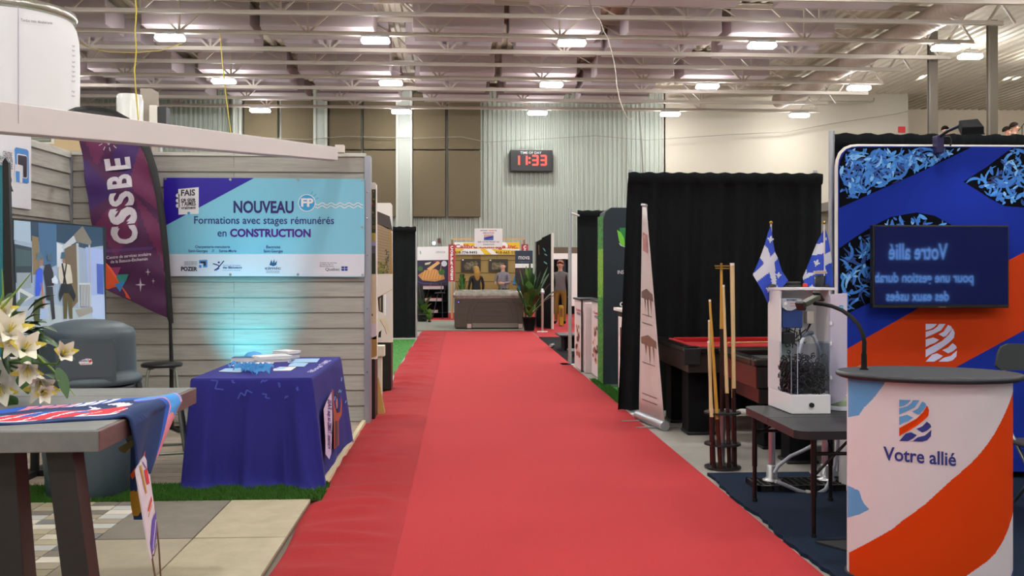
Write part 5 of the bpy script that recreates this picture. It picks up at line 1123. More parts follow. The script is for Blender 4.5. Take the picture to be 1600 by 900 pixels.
m.build('plastic_media', t, kind='stuff')
m = MB()
cb = mat('control_blue', '1d3a78', .4); cp = mat('control_face', 'b9c4cf', .4)
dbox(m, .12, .66, VB + .08, VB + .4, .5, .675, cb); m.build('control_box', t, bev=.004)
f = yplane(dv(.3, VB + .08, .5).y - .006); m = MB()
m.flat(f, [(1221, 468), (1223, 466), (1251, 466.5), (1254, 470), (1254, 478), (1246, 481), (1236, 485.5), (1229, 485), (1222, 480)], cp, .003); m.text(f, 'BIONEST', 1229, 469.8, 1245, 470.2, 2.6, cb, .005, .04); m.circ(f, 1227, 474, 2.6, wh, .005).circ(f, 1227, 482, 1.6, wh, .005); m.line(f, [(1234, 474), (1246, 474)], .7, trd, .005).line(f, [(1234, 478), (1244, 478)], .7, trd, .005); m.build('control_label', t)
m = MB(); rnd = random.Random(4)
for k in range(14):
    a = dv(rnd.uniform(.2, .75), VB + .3, rnd.uniform(.42, .5)); b = dv(rnd.uniform(.2, 1.2), VB + .42, rnd.uniform(.36, .56)); c = (a + b) / 2 + Vector((rnd.uniform(-.03, .03), -.03, rnd.uniform(-.07, .02)))
    m.tube([a, a * .5 + c * .5 + Vector((0, 0, -.02)), c, b * .5 + c * .5, b], .0035, black, 6)
m.build('wiring', t)
m = MB(); dbox(m, .15, .48, VB + .1, VB + .4, .40, .47, black); dbox(m, .95, 1.15, VB + .35, VB + .49, .52, .6, offwhite); m.build('junction_boxes', t, bev=.004)
m = MB(); hs = mat('clear_hose', 'b6bcc8', .3); a = dv(.2, .3, .2)
m.tube([W(1248, 553, 5.8), W(1253, 533, 5.8), W(1259, 524, 5.82)], .012, hs, 10).tube([W(1259, 524, 5.82), W(1266, 522, 5.84), W(1272, 526, 5.86), W(1280, 545, 5.86), W(1284, 560, 5.86)], .011, hs, 10); m.tube([W(1254, 527, 5.81), W(1261, 521, 5.82), W(1269, 520, 5.84)], .0135, mat('hose_clip', '3d4756', .4), 10); m.build('air_hose', t)
m = MB(); Ym = dv(1.0, .4, 0).y; q = [W(1298, 461, Ym), W(1323, 459, Ym - .1), W(1323, 612, Ym - .1), W(1316, 625, Ym - .07), W(1298, 631, Ym)]; nn = Vector((.0, .03, 0)); m.add(q + [p + nn for p in q], [(0, 1, 2, 3, 4), (9, 8, 7, 6, 5)] + [(i, (i + 1) % 5, 5 + (i + 1) % 5, 5 + i) for i in range(5)], mat('door_lavender_tint', 'cfcbe0', .3)); m.build('side_door', t, bev=.003)  # white door, its colour tinted with the violet booth light
f = plane3(q[0], q[1], q[2]); m = MB(); m.rect(f, 1311.5, 477, 1318, 484, b2, .002).line(f, [(1312.5, 480), (1317, 480)], .8, wh, .003); m.build('door_sticker', t)
m = MB()
for y in (505, 590, 537): m.obox(W(1297.5, y, Ym - .01), (.006, 0, 0), (0, .012, 0), (0, 0, .01), w2)
m.build('latches', t)
# things on top of the model
ztop = FZ + zt + .016
p = dv(.85, VB + .25, 0); p = W(1281, 455, p.y); p.z = ztop
t = thing('sample_jar', tuple(p), 'clear jar of dark media with wooden lid on top of the white model', 'jar')
MB().lathe([(.036, ztop + .001), (.038, ztop + .005), (.038, ztop + .088), (.034, ztop + .09)], p.x, p.y, acr, 24).build('glass', t); MB().lathe([(.032, ztop + .004), (.033, ztop + .07), (.001, ztop + .075)], p.x, p.y, cm[0], 20).build('contents', t); MB().lathe([(.039, ztop + .086), (.039, ztop + .102), (.001, ztop + .102)], p.x, p.y, mat('lid_wood', 'a58c74', .5), 24).build('lid', t)
p = W(1258, 453, dv(.6, VB + .2, 0).y); m = MB(); m.lathe([(.013, ztop), (.015, ztop + .006), (.015, ztop + .02), (.01, ztop + .024), (.001, ztop + .025)], p.x, p.y, mat('red_knob', 'c3281e', .35), 20); m.build('red_beacon', label='small red alarm beacon on top of the white model', cat='beacon')
p = W(1240, 453, dv(.35, VB + .3, 0).y); m = MB(); m.box(p.x - .045, p.x + .04, p.y - .03, p.y + .03, ztop, ztop + .012, dark).box(p.x - .035, p.x + .035, p.y - .025, p.y + .025, ztop + .012, ztop + .022, black).box(p.x - .04, p.x + .036, p.y - .028, p.y + .028, ztop + .024, ztop + .034, dark).box(p.x - .01, p.x + .01, p.y - .01, p.y + .01, ztop + .02, ztop + .026, black); m.build('black_adapter', label='flat black adapter lying on the white model behind the red beacon', cat='adapter', bev=.003)
# two blue and white flags standing behind the model
fb = mat('flag_royal', '2345b8', .65); fwh = mat('flag_cloth_white', 'c9ccd8', .65)
def fleur(m, f, x, y, s, mt, tilt=0):
    R = lambda pts: [(x + (a * math.cos(tilt) - b * math.sin(tilt)) * s, y + (a * math.sin(tilt) + b * math.cos(tilt)) * s) for a, b in pts]
    m.flat(f, R([(0, -1), (.3, -.5), (.15, .1), (.12, .9), (-.12, .9), (-.15, .1), (-.3, -.5)]), mt, .004)
    for s_ in (1, -1): m.flat(f, R([(s_ * .1, .2), (s_ * .35, -.3), (s_ * .75, -.35), (s_ * .8, .1), (s_ * .55, .0), (s_ * .4, .25)]), mt, .0045)
    m.flat(f, R([(-.45, .25), (.45, .25), (.45, .42), (-.45, .42)]), mt, .005)
def qflag(px, ptop, Y, outline, cross, fl, label, pole_front):
    Yp = Y; top = W(px, ptop + 3, Yp)
    t = thing('hand_flag', (top.x, Yp, ztop), label, 'flag', 'blue and white flags on the model')
    MB().tube([(top.x, Yp, ztop), (top.x, Yp, top.z)], .0055, mat('flag_pole_white', 'd0c8c8', .4), 10).build('pole', t); MB().sphere((top.x, Yp, top.z + .009), .011, gold, 14).build('finial', t)
    MB().lathe([(.035, ztop), (.03, ztop + .015), (.008, ztop + .02)], top.x, Yp, black, 20).build('base', t)
    off0 = .012 if not pole_front else -.012
    f = lambda x, y, o=0: W(x, y, Yp - off0 - o - .01 * math.sin((x - px) * .16 + y * .05) - .006)
    ys = [p[1] for p in outline]; m = MB(); x0, x1, y0, y1 = min(p[0] for p in outline), max(p[0] for p in outline), min(ys), max(ys)
    rows = []; N = 60
    for j in range(N + 1):
        y = y0 + .2 + (y1 - y0 - .4) * j / N; xs = []
        for (a, b), (c, d) in zip(outline, outline[1:] + outline[:1]):
            if (b > y) != (d > y): xs.append(a + (c - a) * (y - b) / (d - b))
        rows.append((y, min(xs), max(xs)))
    nu = 26; vs = [f(a + (b - a) * i / nu, y) for y, a, b in rows for i in range(nu + 1)]; fs = []; mts = []
    for j in range(N):
        for i in range(nu):
            y, a, b = rows[j]; c = (a + (b - a) * (i + .5) / nu, y + .8); fs.append((j * (nu + 1) + i, j * (nu + 1) + i + 1, (j + 1) * (nu + 1) + i + 1, (j + 1) * (nu + 1) + i)); mts.append(fwh if any(inside(c, q) for q in cross) else fb)
    m.add(vs, fs, mts, True); m.build('cloth', t)
    m = MB()
    for x, y, s, tl_ in fl: fleur(m, f, x, y, s, fwh, tl_)
    m.build('fleur_print', t)
Z = lambda x, y: (1160 + x / 6, 330 + y / 6)
YF = dv(.4, VB + .5, 0).y
qflag(1204.8, 347, YF, [Z(268, 135), Z(290, 300), Z(305, 385), Z(332, 435), Z(370, 560), Z(430, 650), Z(350, 740), Z(275, 770), Z(240, 870), Z(185, 745), Z(130, 650), Z(97, 595), Z(170, 425), Z(210, 310), Z(240, 200)],
      [[Z(210, 315), Z(240, 350), Z(262, 425), Z(305, 380), Z(335, 437), Z(300, 480), Z(305, 560), Z(318, 680), Z(355, 745), Z(285, 775), Z(280, 680), Z(248, 575), Z(135, 655), Z(95, 595), Z(205, 490), Z(168, 430)]],
      [(1204, 374, 6.2, .15), (1216.5, 430, 5.5, .1), (1201, 452, 5.5, .2)], 'blue and white flag hanging forward over the corner of the model', False)
qflag(1288, 347, YF + .02, [Z(765, 165), Z(775, 160), Z(800, 230), Z(825, 370), Z(838, 470), Z(848, 600), Z(848, 740), Z(610, 742), Z(580, 690), Z(565, 620), Z(600, 540), Z(650, 415), Z(700, 290)],
      [[Z(690, 310), Z(765, 295), Z(765, 395), Z(645, 418)], [Z(770, 405), Z(826, 375), Z(838, 480), Z(770, 515)], [Z(600, 530), Z(605, 582), Z(690, 570), Z(700, 560), Z(765, 560), Z(765, 590), Z(680, 590), Z(565, 645), Z(562, 610)], [Z(770, 520), Z(800, 590), Z(765, 590)]],
      [(1276, 411, 6.5, .35), (1289.5, 373.5, 3.5, .8), (1268.5, 449, 5, .1)], 'blue and white flag behind its white pole near the jar', True)
# clear dome tub, white stand
p = GP(1312, 640, FZ); t = thing('clear_tub', (p.x, p.y, FZ), 'small clear domed tub with pale green filling beside the white model', 'tub')
MB().lathe([(.075, FZ + .001), (.08, FZ + .02), (.08, FZ + .05), (.072, FZ + .085), (.05, FZ + .11), (.001, FZ + .12)], p.x, p.y, acr, 28).build('dome', t); MB().lathe([(.065, FZ + .03), (.066, FZ + .05), (.06, FZ + .065), (.001, FZ + .07)], p.x, p.y, mat('pale_green', '9fb48c', .6), 24).build('filling', t); MB().lathe([(.076, FZ + .003), (.076, FZ + .028), (.001, FZ + .028)], p.x, p.y, mat('tub_grey', 'c9c9d2', .5), 24).build('tray', t)
p = W(1336, 750, 6.1); t = thing('white_stand', (p.x, 6.12, .022), 'narrow white display stand half hidden behind the counter', 'stand')
zt2 = W(1336, 609, 6.1).z; m = MB(); m.box(p.x - .05, p.x - .02, 6.05, 6.25, .022, zt2, w2).box(p.x + .25, p.x + .28, 6.05, 6.25, .022, zt2, w2).box(p.x - .05, p.x + .28, 6.05, 6.25, zt2, zt2 + .025, w2); m.build('frame', t, bev=.003)
m = MB()
for z in (.1, .28): m.box(p.x - .02, p.x + .25, 6.06, 6.24, z, z + .02, w2)
m.build('shelf', t)
# black drain grate with galvanized posts and hose
GX0, GX1, GY0, GY1 = 1.95, 2.75, 6.16, 6.36
GY0, GY1 = 6.15, 6.33
gm = mat('grate_black', '121315', .5); m = MB(); GX0, GX1, GY0, GY1 = 1.93, 2.72, 6.12, 6.4
GY0, GY1 = 6.12, 6.39
m.box(GX0, GX1, GY0, GY0 + .02, .022, .06, gm).box(GX0, GX1, GY1 - .02, GY1, .022, .06, gm).box(GX0, GX0 + .02, GY0, GY1, .022, .06, gm).box(GX1 - .02, GX1, GY0, GY1, .022, .06, gm)
x = GX0 + .05
while x < GX1: m.box(x, x + .01, GY0, GY1, .03, .058, gm); x += .045
y = GY0 + .04
while y < GY1: m.box(GX0, GX1, y, y + .008, .03, .058, gm); y += .04
m.build('floor_grate', label='black plastic floor grate under the folding table', cat='grate')
galv = mat('galvanized', 'a9aab4', .3, .85)
def gpost(px, py, label):
    p = GP(px, py, .06); p.y = min(p.y, 6.33); p = W(px, py, 6.28); p.z = .06
    t = thing('pipe_post', tuple(p), label, 'post', 'galvanized posts on the grate')
    MB().tube([p, (p.x, p.y, .585)], .022 if px < 1250 else .03, galv, 18).build('pipe', t); MB().lathe([(.06, .06), (.06, .068), (.042, .07), (.04, .08), (.036, .085), (.036, .16), (.032, .165), (.022, .166)], p.x, p.y, steel, 24).build('flange', t)
gpost(1206, 748, 'thinner galvanized pipe post on the grate, nearest the cue rack'); gpost(1291, 747, 'thicker galvanized pipe post on the grate, nearest the counter')
m = MB(); hm = mat('grey_hose', 'aab0ba', .4); Yh = 6.2
m.tube([W(x, y, Yh) for x, y in ((1210, 739), (1216, 728), (1235, 713), (1255, 704), (1268, 697), (1280, 680))], .012, hm, 10); m.tube([W(x, y, 6.1) for x, y in ((1212, 752), (1225, 757), (1245, 766), (1262, 771), (1277, 772), (1290, 765), (1300, 745), (1307, 715), (1309, 690), (1307, 668))], .013, hm, 10); m.tube([W(1259, 770, 6.09), W(1265, 771, 6.09)], .02, offwhite, 10); m.build('hose', label='grey flexible hose looping under the folding table', cat='hose')
# ---- counter
CXc, CYc, RXc, RYc, ROT = 2.19, 4.38, .362, .235, math.radians(-13)
t = thing('promo_counter', (CXc, CYc, .022), 'promotional counter with white and orange fabric reading Votre allie', 'counter')
def ell(a, k=1.0, kk=0.0):
    x, y = (RXc + kk) * math.cos(a), (RYc + kk) * math.sin(a)
    return Vector((CXc + x * math.cos(ROT) - y * math.sin(ROT), CYc + x * math.sin(ROT) + y * math.cos(ROT), 0))
CZ = .98
m = MB(); n = 72; ctop = mat('counter_top', '202327', .5, noise=90, col2='2a2d31'); prf_ = [(.02, CZ - .028), (.035, CZ - .02), (.038, CZ - .012), (.034, CZ - .004), (.026, CZ)]
vs = [ell(2 * math.pi * i / n, 1, k + .015) + Vector((0, 0, z)) for k, z in prf_ for i in range(n)]
m.add(vs, [(j * n + i, j * n + (i + 1) % n, (j + 1) * n + (i + 1) % n, (j + 1) * n + i) for j in range(len(prf_) - 1) for i in range(n)], ctop, True); m.add(vs[-n:], [tuple(range(n))], ctop); m.add(vs[:n], [tuple(range(n))], ctop); m.build('counter_top', t)
def cmap(px, py, off=0):
    d = ray(px, py); c, s = math.cos(-ROT), math.sin(-ROT); ox, oy = -CXc, -CYc
    o2 = Vector((ox * c - oy * s, ox * s + oy * c)); d2 = Vector((d.x * c - d.y * s, d.x * s + d.y * c)); A_, B2 = RXc + off, RYc + off
    a_ = (d2.x / A_) ** 2 + (d2.y / B2) ** 2; b_ = 2 * (o2.x * d2.x / A_ ** 2 + o2.y * d2.y / B2 ** 2); c_ = (o2.x / A_) ** 2 + (o2.y / B2) ** 2 - 1
    disc = b_ * b_ - 4 * a_ * c_
    tt = (-b_ - math.sqrt(max(0, disc))) / (2 * a_); return Vector((d.x * tt, d.y * tt, CH + d.z * tt))
def proj(p):
    d = p - Vector((0, 0, CH)); zc = d.x * sT + d.y * cT; return 800 + FOC * (d.x * cT - d.y * sT) / zc, HY - FOC * d.z / zc
pk = mat('counter_white', 'd6cbd0', .8, noise=150, col2='dacfd4'); cor = mat('counter_orange', 'd6400c', .85, spec=.1); cbl = mat('counter_sky', '5a97cc', .7); cnv = mat('counter_navy', '27307e', .7)
Z7 = lambda L: [(1300 + x / 3, 600 + y / 3) for x, y in L]
PO = Z7([(855, 8), (845, 50), (830, 90), (812, 135), (790, 180), (762, 232), (730, 280), (692, 328), (650, 372), (605, 412), (560, 450), (500, 505), (440, 560), (390, 598), (340, 632), (285, 678), (230, 710), (180, 738), (128, 765), (80, 790), (80, 930), (560, 930), (630, 900), (730, 830), (765, 795), (800, 740), (825, 685), (845, 620), (856, 560), (860, 500), (861, 100)])
PB1 = [(1325, 575), (1390, 575), (1387, 590), (1380, 602), (1367, 620), (1350, 637), (1342, 649), (1325, 652)]
PB2 = Z7([(60, 470), (127, 500), (140, 540), (150, 560), (175, 588), (127, 612), (60, 630)]); PN = Z7([(857, 825), (850, 865), (838, 905), (834, 960), (960, 960), (960, 700)])
m = MB(); NA, NZ = 300, 300; vs = []; fs = []; mts = []
for j in range(NZ + 1):
    for i in range(NA + 1): p = ell(math.pi + math.pi * i / NA); vs.append((p.x, p.y, .03 + (CZ - .058) * j / NZ))
for j in range(NZ):
    for i in range(NA):
        a = j * (NA + 1) + i; fs.append((a, a + 1, a + NA + 2, a + NA + 1)); c = (Vector(vs[a]) + Vector(vs[a + NA + 2])) / 2; q = proj(c)
        mts.append(cor if inside(q, PO) else cbl if inside(q, PB1) or inside(q, PB2) else cnv if inside(q, PN) else pk)
m.add(vs, fs, mts, True)
n = 60; bk_ = [ell(math.pi * i / n) for i in range(n + 1)]; m.add([(p.x, p.y, z) for z in (.03, CZ - .028) for p in bk_], [(i, i + 1, n + 2 + i, n + 1 + i) for i in range(n)], pk, True)
m.build('fabric_wrap', t)
m = MB(); n = 60; m.add([ell(2 * math.pi * i / n, 1, k) + Vector((0, 0, z)) for k, z in ((.012, .0225), (.012, .032)) for i in range(n)], [(i, (i + 1) % n, n + (i + 1) % n, n + i) for i in range(n)] + [tuple(range(n)), tuple(range(n, 2 * n))], ctop); m.build('base_plate', t)
m = MB(); logoB(m, cmap, 1405, 624.5, 1455.5, 689, [cbl, cbl, cbl, cbl, cor, cnv, cnv, cnv], .003, 1.5); m.build('logo', t, label='striped letter B logo in sky blue, orange and navy')
m = MB()
m.text(cmap, 'Votre allié', 1380, 718, 1494, 728, 20, cnv, .003, .02); m.build('lettering', t)
# gooseneck holder
t = thing('gooseneck_holder', tuple(W(1350, 573, 4.86)), 'black gooseneck arm with a grey phone clamp standing on the counter', 'holder')
b0 = W(1350, 572, 4.5); b0.z = CZ + .001
MB().lathe([(.02, CZ), (.02, CZ + .004), (.014, CZ + .006), (.013, CZ + .075), (.01, CZ + .078)], b0.x, b0.y, blackmat, 20).build('post', t)
MB().tube([Vector((b0.x, b0.y, CZ + .07))] + [W(x, y, Y) for x, y, Y in ((1350.5, 535, 4.52), (1348, 522, 4.56), (1341, 507, 4.65), (1330, 495, 4.76), (1316, 485, 4.9), (1300, 478.5, 5.05), (1286, 475.5, 5.18), (1272, 474, 5.24))], .0105, blackmat, 10).build('gooseneck', t)
m = MB(); cg = mat('clamp_grey', '4a4c44', .4); m.bar(W(1254, 476, 5.22), W(1277, 464, 5.28), .05, .028, cg).bar(W(1249, 472, 5.2), W(1253, 484, 5.22), .05, .022, dark).bar(W(1275, 456, 5.28), W(1283, 470, 5.3), .05, .014, dark); m.build('phone_clamp', t, bev=.004)
# folding chair mostly outside the frame
t = thing('folding_chair', (2.95, 5.45, .022), 'grey plastic folding chair behind the counter', 'chair')
cgm = mat('chair_grey', '383c3e', .5); cst = mat('chair_steel', '8c8f92', .35, .8)
f = yplane(5.6); m = MB(); q = [(1559, 572), (1562, 553), (1567, 543), (1576, 539), (1680, 541), (1690, 560), (1688, 577), (1566, 577)]; m.prism(f, q, .025, cgm); m.build('backrest', t, bev=.006)
xs0, xs1 = W(1567, 577, 5.6).x, W(1680, 577, 5.6).x
MB().box(xs0 - .01, xs1 + .01, 5.2, 5.58, .43, .455, cgm).build('seat', t, bev=.01)
for x in (xs0 + .02, xs1 - .02):
    MB().tube([(x, 5.63, .9), (x, 5.56, .5), (x, 5.1, .024)], .011, cst, 8).build('leg', t); MB().tube([(x + .03, 5.2, .43), (x + .03, 5.62, .024)], .011, cst, 8).build('leg', t)
MB().tube([(xs0 + .02, 5.18, .12), (xs1 - .02, 5.18, .12)], .008, cst, 8).build('stretcher', t)
# ================================================================ RIGHT SIDE, BEYOND THE POOL TABLE
# maroon poster counter
cx0, cx1, cy0, cy1 = 1.88, 2.6, 10.35, 11.35
t = thing('poster_counter', (2.2, 10.9, .02), 'black framed counter with white top and maroon poster facing the aisle', 'counter')
MB().box(cx0, cx1, cy0, cy1, .021, .985, black).build('body', t, bev=.006)
MB().box(cx0 - .04, cx1 + .04, cy0 - .04, cy1 + .06, .985, 1.02, white).build('counter_top', t, bev=.004)
f = lambda u, v, o=0: Vector((cx0 - o, cy1 - u * (cy1 - cy0), .02 + v))
m = MB(); m.flat(f, [(.08, .06), (.95, .06), (.95, .9), (.08, .9)], paper, .003).flat(f, [(.2, .2), (.85, .2), (.85, .78), (.2, .78)], mat('print_maroon', '6f1f24', .5), .005).flat(f, [(.28, .48), (.36, .46), (.4, .58), (.3, .6)], mat('print_gold', 'a88a2a', .5), .007)
for s, v, h in (('N. ROY', .5, .06), ('entrepreneur', .36, .03), ('en pavage', .31, .03)):
    vs_, fs_2 = textmesh(s); a = min(q[0] for q in vs_); b = max(q[0] for q in vs_); m.add([f(.42 + .38 * (x - a) / (b - a), v + h * y / .7, .007) for x, y in vs_], fs_2, paper)
m.build('poster', t)
# green and navy fabric display
t = thing('fabric_display', (2.2, 12.2, .022), 'dark navy fabric display with grass printed side and green leaf emblem', 'display')
gx, gy0_, gy1_ = 1.8, 11.95, 12.42; zt = 2.25; dn = mat('display_navy', '16252f', .7)
m = MB(); q = [(1.8, .034), (1.8, 2.1), (1.83, 2.2), (1.9, zt), (3.2, zt), (3.2, .034)]
m.add([(x, gy0_, z) for x, z in q] + [(x, gy1_, z) for x, z in q], [tuple(range(6)), tuple(range(11, 5, -1))] + [(i, (i + 1) % 6, 6 + (i + 1) % 6, 6 + i) for i in range(6)], dn); m.build('fabric', t)
m = MB(); vs = []; fs = []; mts = []; rnd = random.Random(9); pg_ = [mat('grass_print_%d' % i, c, .7) for i, c in enumerate(('2f7a22', '3f9428', '6aa52a', '1f5f26', '88b53a', '1f5a3a'))]
for j in range(90):
    for i in range(16):
        a, b = gy0_ + (gy1_ - gy0_) * i / 16, gy0_ + (gy1_ - gy0_) * (i + 1) / 16; z0, z1 = .04 + j * .0235, .04 + (j + 1) * .0235; k = len(vs); vs += [(gx - .004, a, z0), (gx - .004, b, z0), (gx - .004, b, z1), (gx - .004, a, z1)]; fs.append((k, k + 1, k + 2, k + 3)); h = j / 90
        w_ = (4, 2, 2) if .6 < h < .8 else (0, 1, 5) if h > .8 else (2, 4, 1) if .5 < h <= .6 else (0, 1, 3); mts.append(pg_[rnd.choice(w_)])
m.add(vs, fs, mts); m.build('grass_print', t)
f = yplane(gy0_ - .004); m = MB(); m.rect(f, 968, 356, 985, 384, mat('emblem_green', '1e7a3c', .6), .002).flat(f, [(964, 359), (970, 363), (975, 372), (977, 385), (970, 383), (967, 376)], mat('emblem_lime', '6abf3a', .6), .004).line(f, [(967, 380), (971, 384), (977, 386)], .8, wh, .005)
m.text(f, 'INSTALLATION', 965, 428, 1010, 428, 5.5, wh, .004).text(f, 'CSL', 968, 479, 990, 479, 7, wh, .004, .03); m.build('emblem', t)
MB().box(1.85, 2.1, gy0_ - .1, gy1_ + .1, .022, .034, steel).build('foot', t)
# chocolate podiums
lilacw = mat('podium_white', 'd8cfd0', .5)
def podium(x0, x1, y0, y1, h, label):
    t = thing('podium', ((x0 + x1) / 2, (y0 + y1) / 2, 0), label, 'podium', 'white podiums by the aisle')
    MB().box(x0, x1, y0, y1, .02, h, lilacw).build('body', t); MB().box(x0 - .02, x1 + .02, y0 - .02, y1 + .02, h, h + .025, dark).box(x0 - .004, x0 + .02, y0 - .012, y0 + .004, .0, h, dark).build('frame', t)
    f = lambda u, v, o=0: Vector((x0 - o, y1 - u * (y1 - y0), .02 + v * h)); m = MB(); rr = random.Random(label)
    for s, v, c, a0, a1 in (('Costco', .82, red, .25, .95), ('WHOLESALE', .77, navy, .35, .9)):
        vs_, fs_2 = textmesh(s, .03); a = min(q[0] for q in vs_); b = max(q[0] for q in vs_); m.add([f(a0 + (a1 - a0) * (x - a) / (b - a), v + .05 * y, .004) for x, y in vs_], fs_2, c)
    for k in range(22): u, v = rr.gauss(.5, .16), rr.uniform(.2, .66); r = rr.uniform(.06, .13); m.add([f(u + r * .9 * math.cos(a * .7), v + r * .35 * math.sin(a * .7), .004 + k * .0001) for a in range(9)], [tuple(range(9))], mat('choco_%d' % (k % 5), ('6b3a28', '8a5a38', 'b98a5a', 'caa9a0', '3e2018')[k % 5], .5))
    m.build('print', t)
podium(1.75, 2.0, 13.74, 14.55, 1.03, 'white podium with chocolate picture, the one nearer the silver post'); podium(1.86, 2.3, 12.62, 13.45, 1.03, 'white podium with chocolate picture, beside the grass printed display')
MB().box(1.78, 2.15, 13.55, 13.65, .005, 1.0, lilacw).build('blank_panel', label='blank white panel standing between the two chocolate podiums', cat='panel', bev=.004)
Y = 15.6; pa, pb_ = W(900, 330, Y), W(1010, 330, Y)
t = pipe_drape('pipe_and_drape', (pa.x + .02, Y), (3.3, Y), pa.z - .0, 'black drape panel hanging behind the podiums and grass printed display', 44, 5, .02, post=False, z0=.5)
p = W(891, 570, 14.8); t = thing('drape_post', (p.x, 14.85, 0), 'slim silver upright post at the aisle edge before the black drape', 'post')
MB().tube([(p.x, 14.85, 0), (p.x, 14.85, W(891, 326, 14.85).z)], .028, alu, 12).build('pole', t); MB().tube([(p.x, 14.85, 2.36), (pa.x + .05, Y, 2.36)], .016, white, 8).build('crossbar', t); MB().box(p.x - .14, p.x + .14, 14.7, 15.0, .001, .012, alu).build('base_plate', t)
# stage steps and black mat
m = MB(); m.box(1.73, 2.9, 14.9, 20.9, .001, .016, blackmat); m.build('black_mat', label='black floor mat under the dark steps at the aisle edge', cat='mat')
t = thing('display_steps', (2.1, 16.8, .014), 'low dark display steps beyond the silver post', 'steps')
for k, (x0, y0, y1, z) in enumerate(((1.85, 15.9, 16.5, .12), (1.8, 17.2, 18.0, .3))): MB().box(x0, 2.6, y0, y1, z - .03, z, dark).box(x0 + .1, 2.5, y0 + .1, y1 - .1, .015, z - .03, blackmat).build('step', t, bev=.004)
MB().tube([(1.78, 18.2, .05), (1.7, 17.9, .06)], .03, steel, 10).build('spot_can', label='small silver spot can lying beside the dark steps', cat='spotlight')
# white framed booth far beyond
Y = 31.0; f = yplane(Y)
a, b = W(864, 386, Y), W(902, 400, Y)
t = thing('far_booth', ((a.x + b.x) / 2, Y, 0), 'far white booth with brown canopy band beyond the tall dark board', 'booth')
MB().box(a.x, b.x + 3, Y, Y + .3, W(0, 395, Y).z, W(0, 385, Y).z, mat('canopy_brown', '5e5140', .7)).build('canopy', t); MB().box(a.x, b.x + 3, Y, Y + .3, W(0, 404, Y).z, W(0, 395, Y).z, white).box(W(893, 404, Y).x, b.x, Y, Y + .1, W(0, 480, Y).z, W(0, 404, Y).z, white).build('fascia', t); MB().box(a.x, b.x + 3, Y + 1.2, Y + 1.3, .013, W(0, 404, Y).z, blackmat).build('back_wall', t); MB().box(W(880, 0, Y).x, W(885, 0, Y).x, Y + .2, Y + .4, .013, W(0, 404, Y).z, mat('navy_panel', '1b2a3c', .6)).build('post', t)
# yellow bag and yellow ladder-like stand
p, q = W(873, 505, 25.2), W(880, 477, 25.2)
t = thing('yellow_bag', ((p.x + q.x) / 2, 25.2, .02), 'yellow printed bag standing on the red floor beside the man', 'bag')
MB().box(p.x, q.x, 25.1, 25.3, .02, q.z, mat('bag_yellow', 'b5901c', .5)).build('bag', t, bev=.03); MB().box(p.x + .02, q.x - .02, 25.095, 25.1, .25, q.z - .08, mat('bag_brown', '7a5418', .5)).build('label_patch', t)
# far red floor
MB().box(-1.6, 1.752, 28.02, 33.5, 0, .012, redc).box(1.752, 5.5, 21.0, 33.5, 0, .012, redc).build('far_red_carpet', label='far red carpet crossing behind the hot tub', cat='carpet')
pav = mat('grey_paving', '8d8f82', .7, noise=(1.2, 22, 1), col2='5f6358')
m = MB(); y = 23.22; i = 0
while y < 27.7: m.box(-1.55, 1.75, y, y + .33, .0001, .03, pav); y += .34
m.build('grey_paving', label='pale grey striped paving strip around the hot tub', cat='paving')
# tall dark board and stanchion
A, B_ = W(837.5, 511, 24.9), W(862, 515, 23.7)
t = thing('dark_board', ((A.x + B_.x) / 2, 24.3, .03), 'tall black board with slanted top, edge on beside the palm', 'board')
f = plane3(A, B_, A + Vector((0, 0, 1))); m = MB(); m.prism(f, [(837.5, 378), (846, 374), (847, 371.5), (862, 364.5), (862, 514), (837.5, 510)], .05, blackmat); m.build('panel', t)
m = MB(); m.prism(f, [(861.6, 364), (864, 364), (864, 514.5), (861.6, 514.5)], .03, offwhite, off=.01).prism(f, [(836.5, 378), (838, 377.5), (838, 510), (836.5, 509.5)], .03, mat('board_grey', '6a6a68', .5), off=.01); m.build('edge_strip', t)
m = MB(); tq = mat('print_aqua', '5fa8a4', .5)
for q in ([(851, 396), (855, 398), (855, 400), (851, 398)], [(850, 408), (855, 411), (855, 413.5), (850, 410)], [(848, 387), (851, 389), (853, 393), (851, 392)]): m.flat(f, q, tq, .004)
m.line(f, [(842, 383), (842.5, 398)], .7, gold, .004); m.build('print', t)
# post in front with white feet
p = GP(847.5, 517); p.y = 22.6; p = Vector((W(847.5, 500, 22.6).x, 22.6, .012))
t = thing('stanchion', tuple(p), 'slim pale stanchion post on small feet beside the palm pot', 'stanchion')
MB().tube([p, (p.x, p.y, .98)], .028, mat('stanchion_pink', 'b99c92', .35, .6), 12).build('pole', t); MB().lathe([(.045, .92), (.05, .94), (.05, .98), (.03, 1.0), (.03, 1.04), (.001, 1.05)], p.x, p.y, steel, 16).build('cap', t); MB().bar(p + Vector((-.12, 0, .014)), p + Vector((.12, 0, .014)), .04, .02, paper).bar(p + Vector((0, -.12, .014)), p + Vector((0, .12, .014)), .04, .02, paper).build('foot', t)
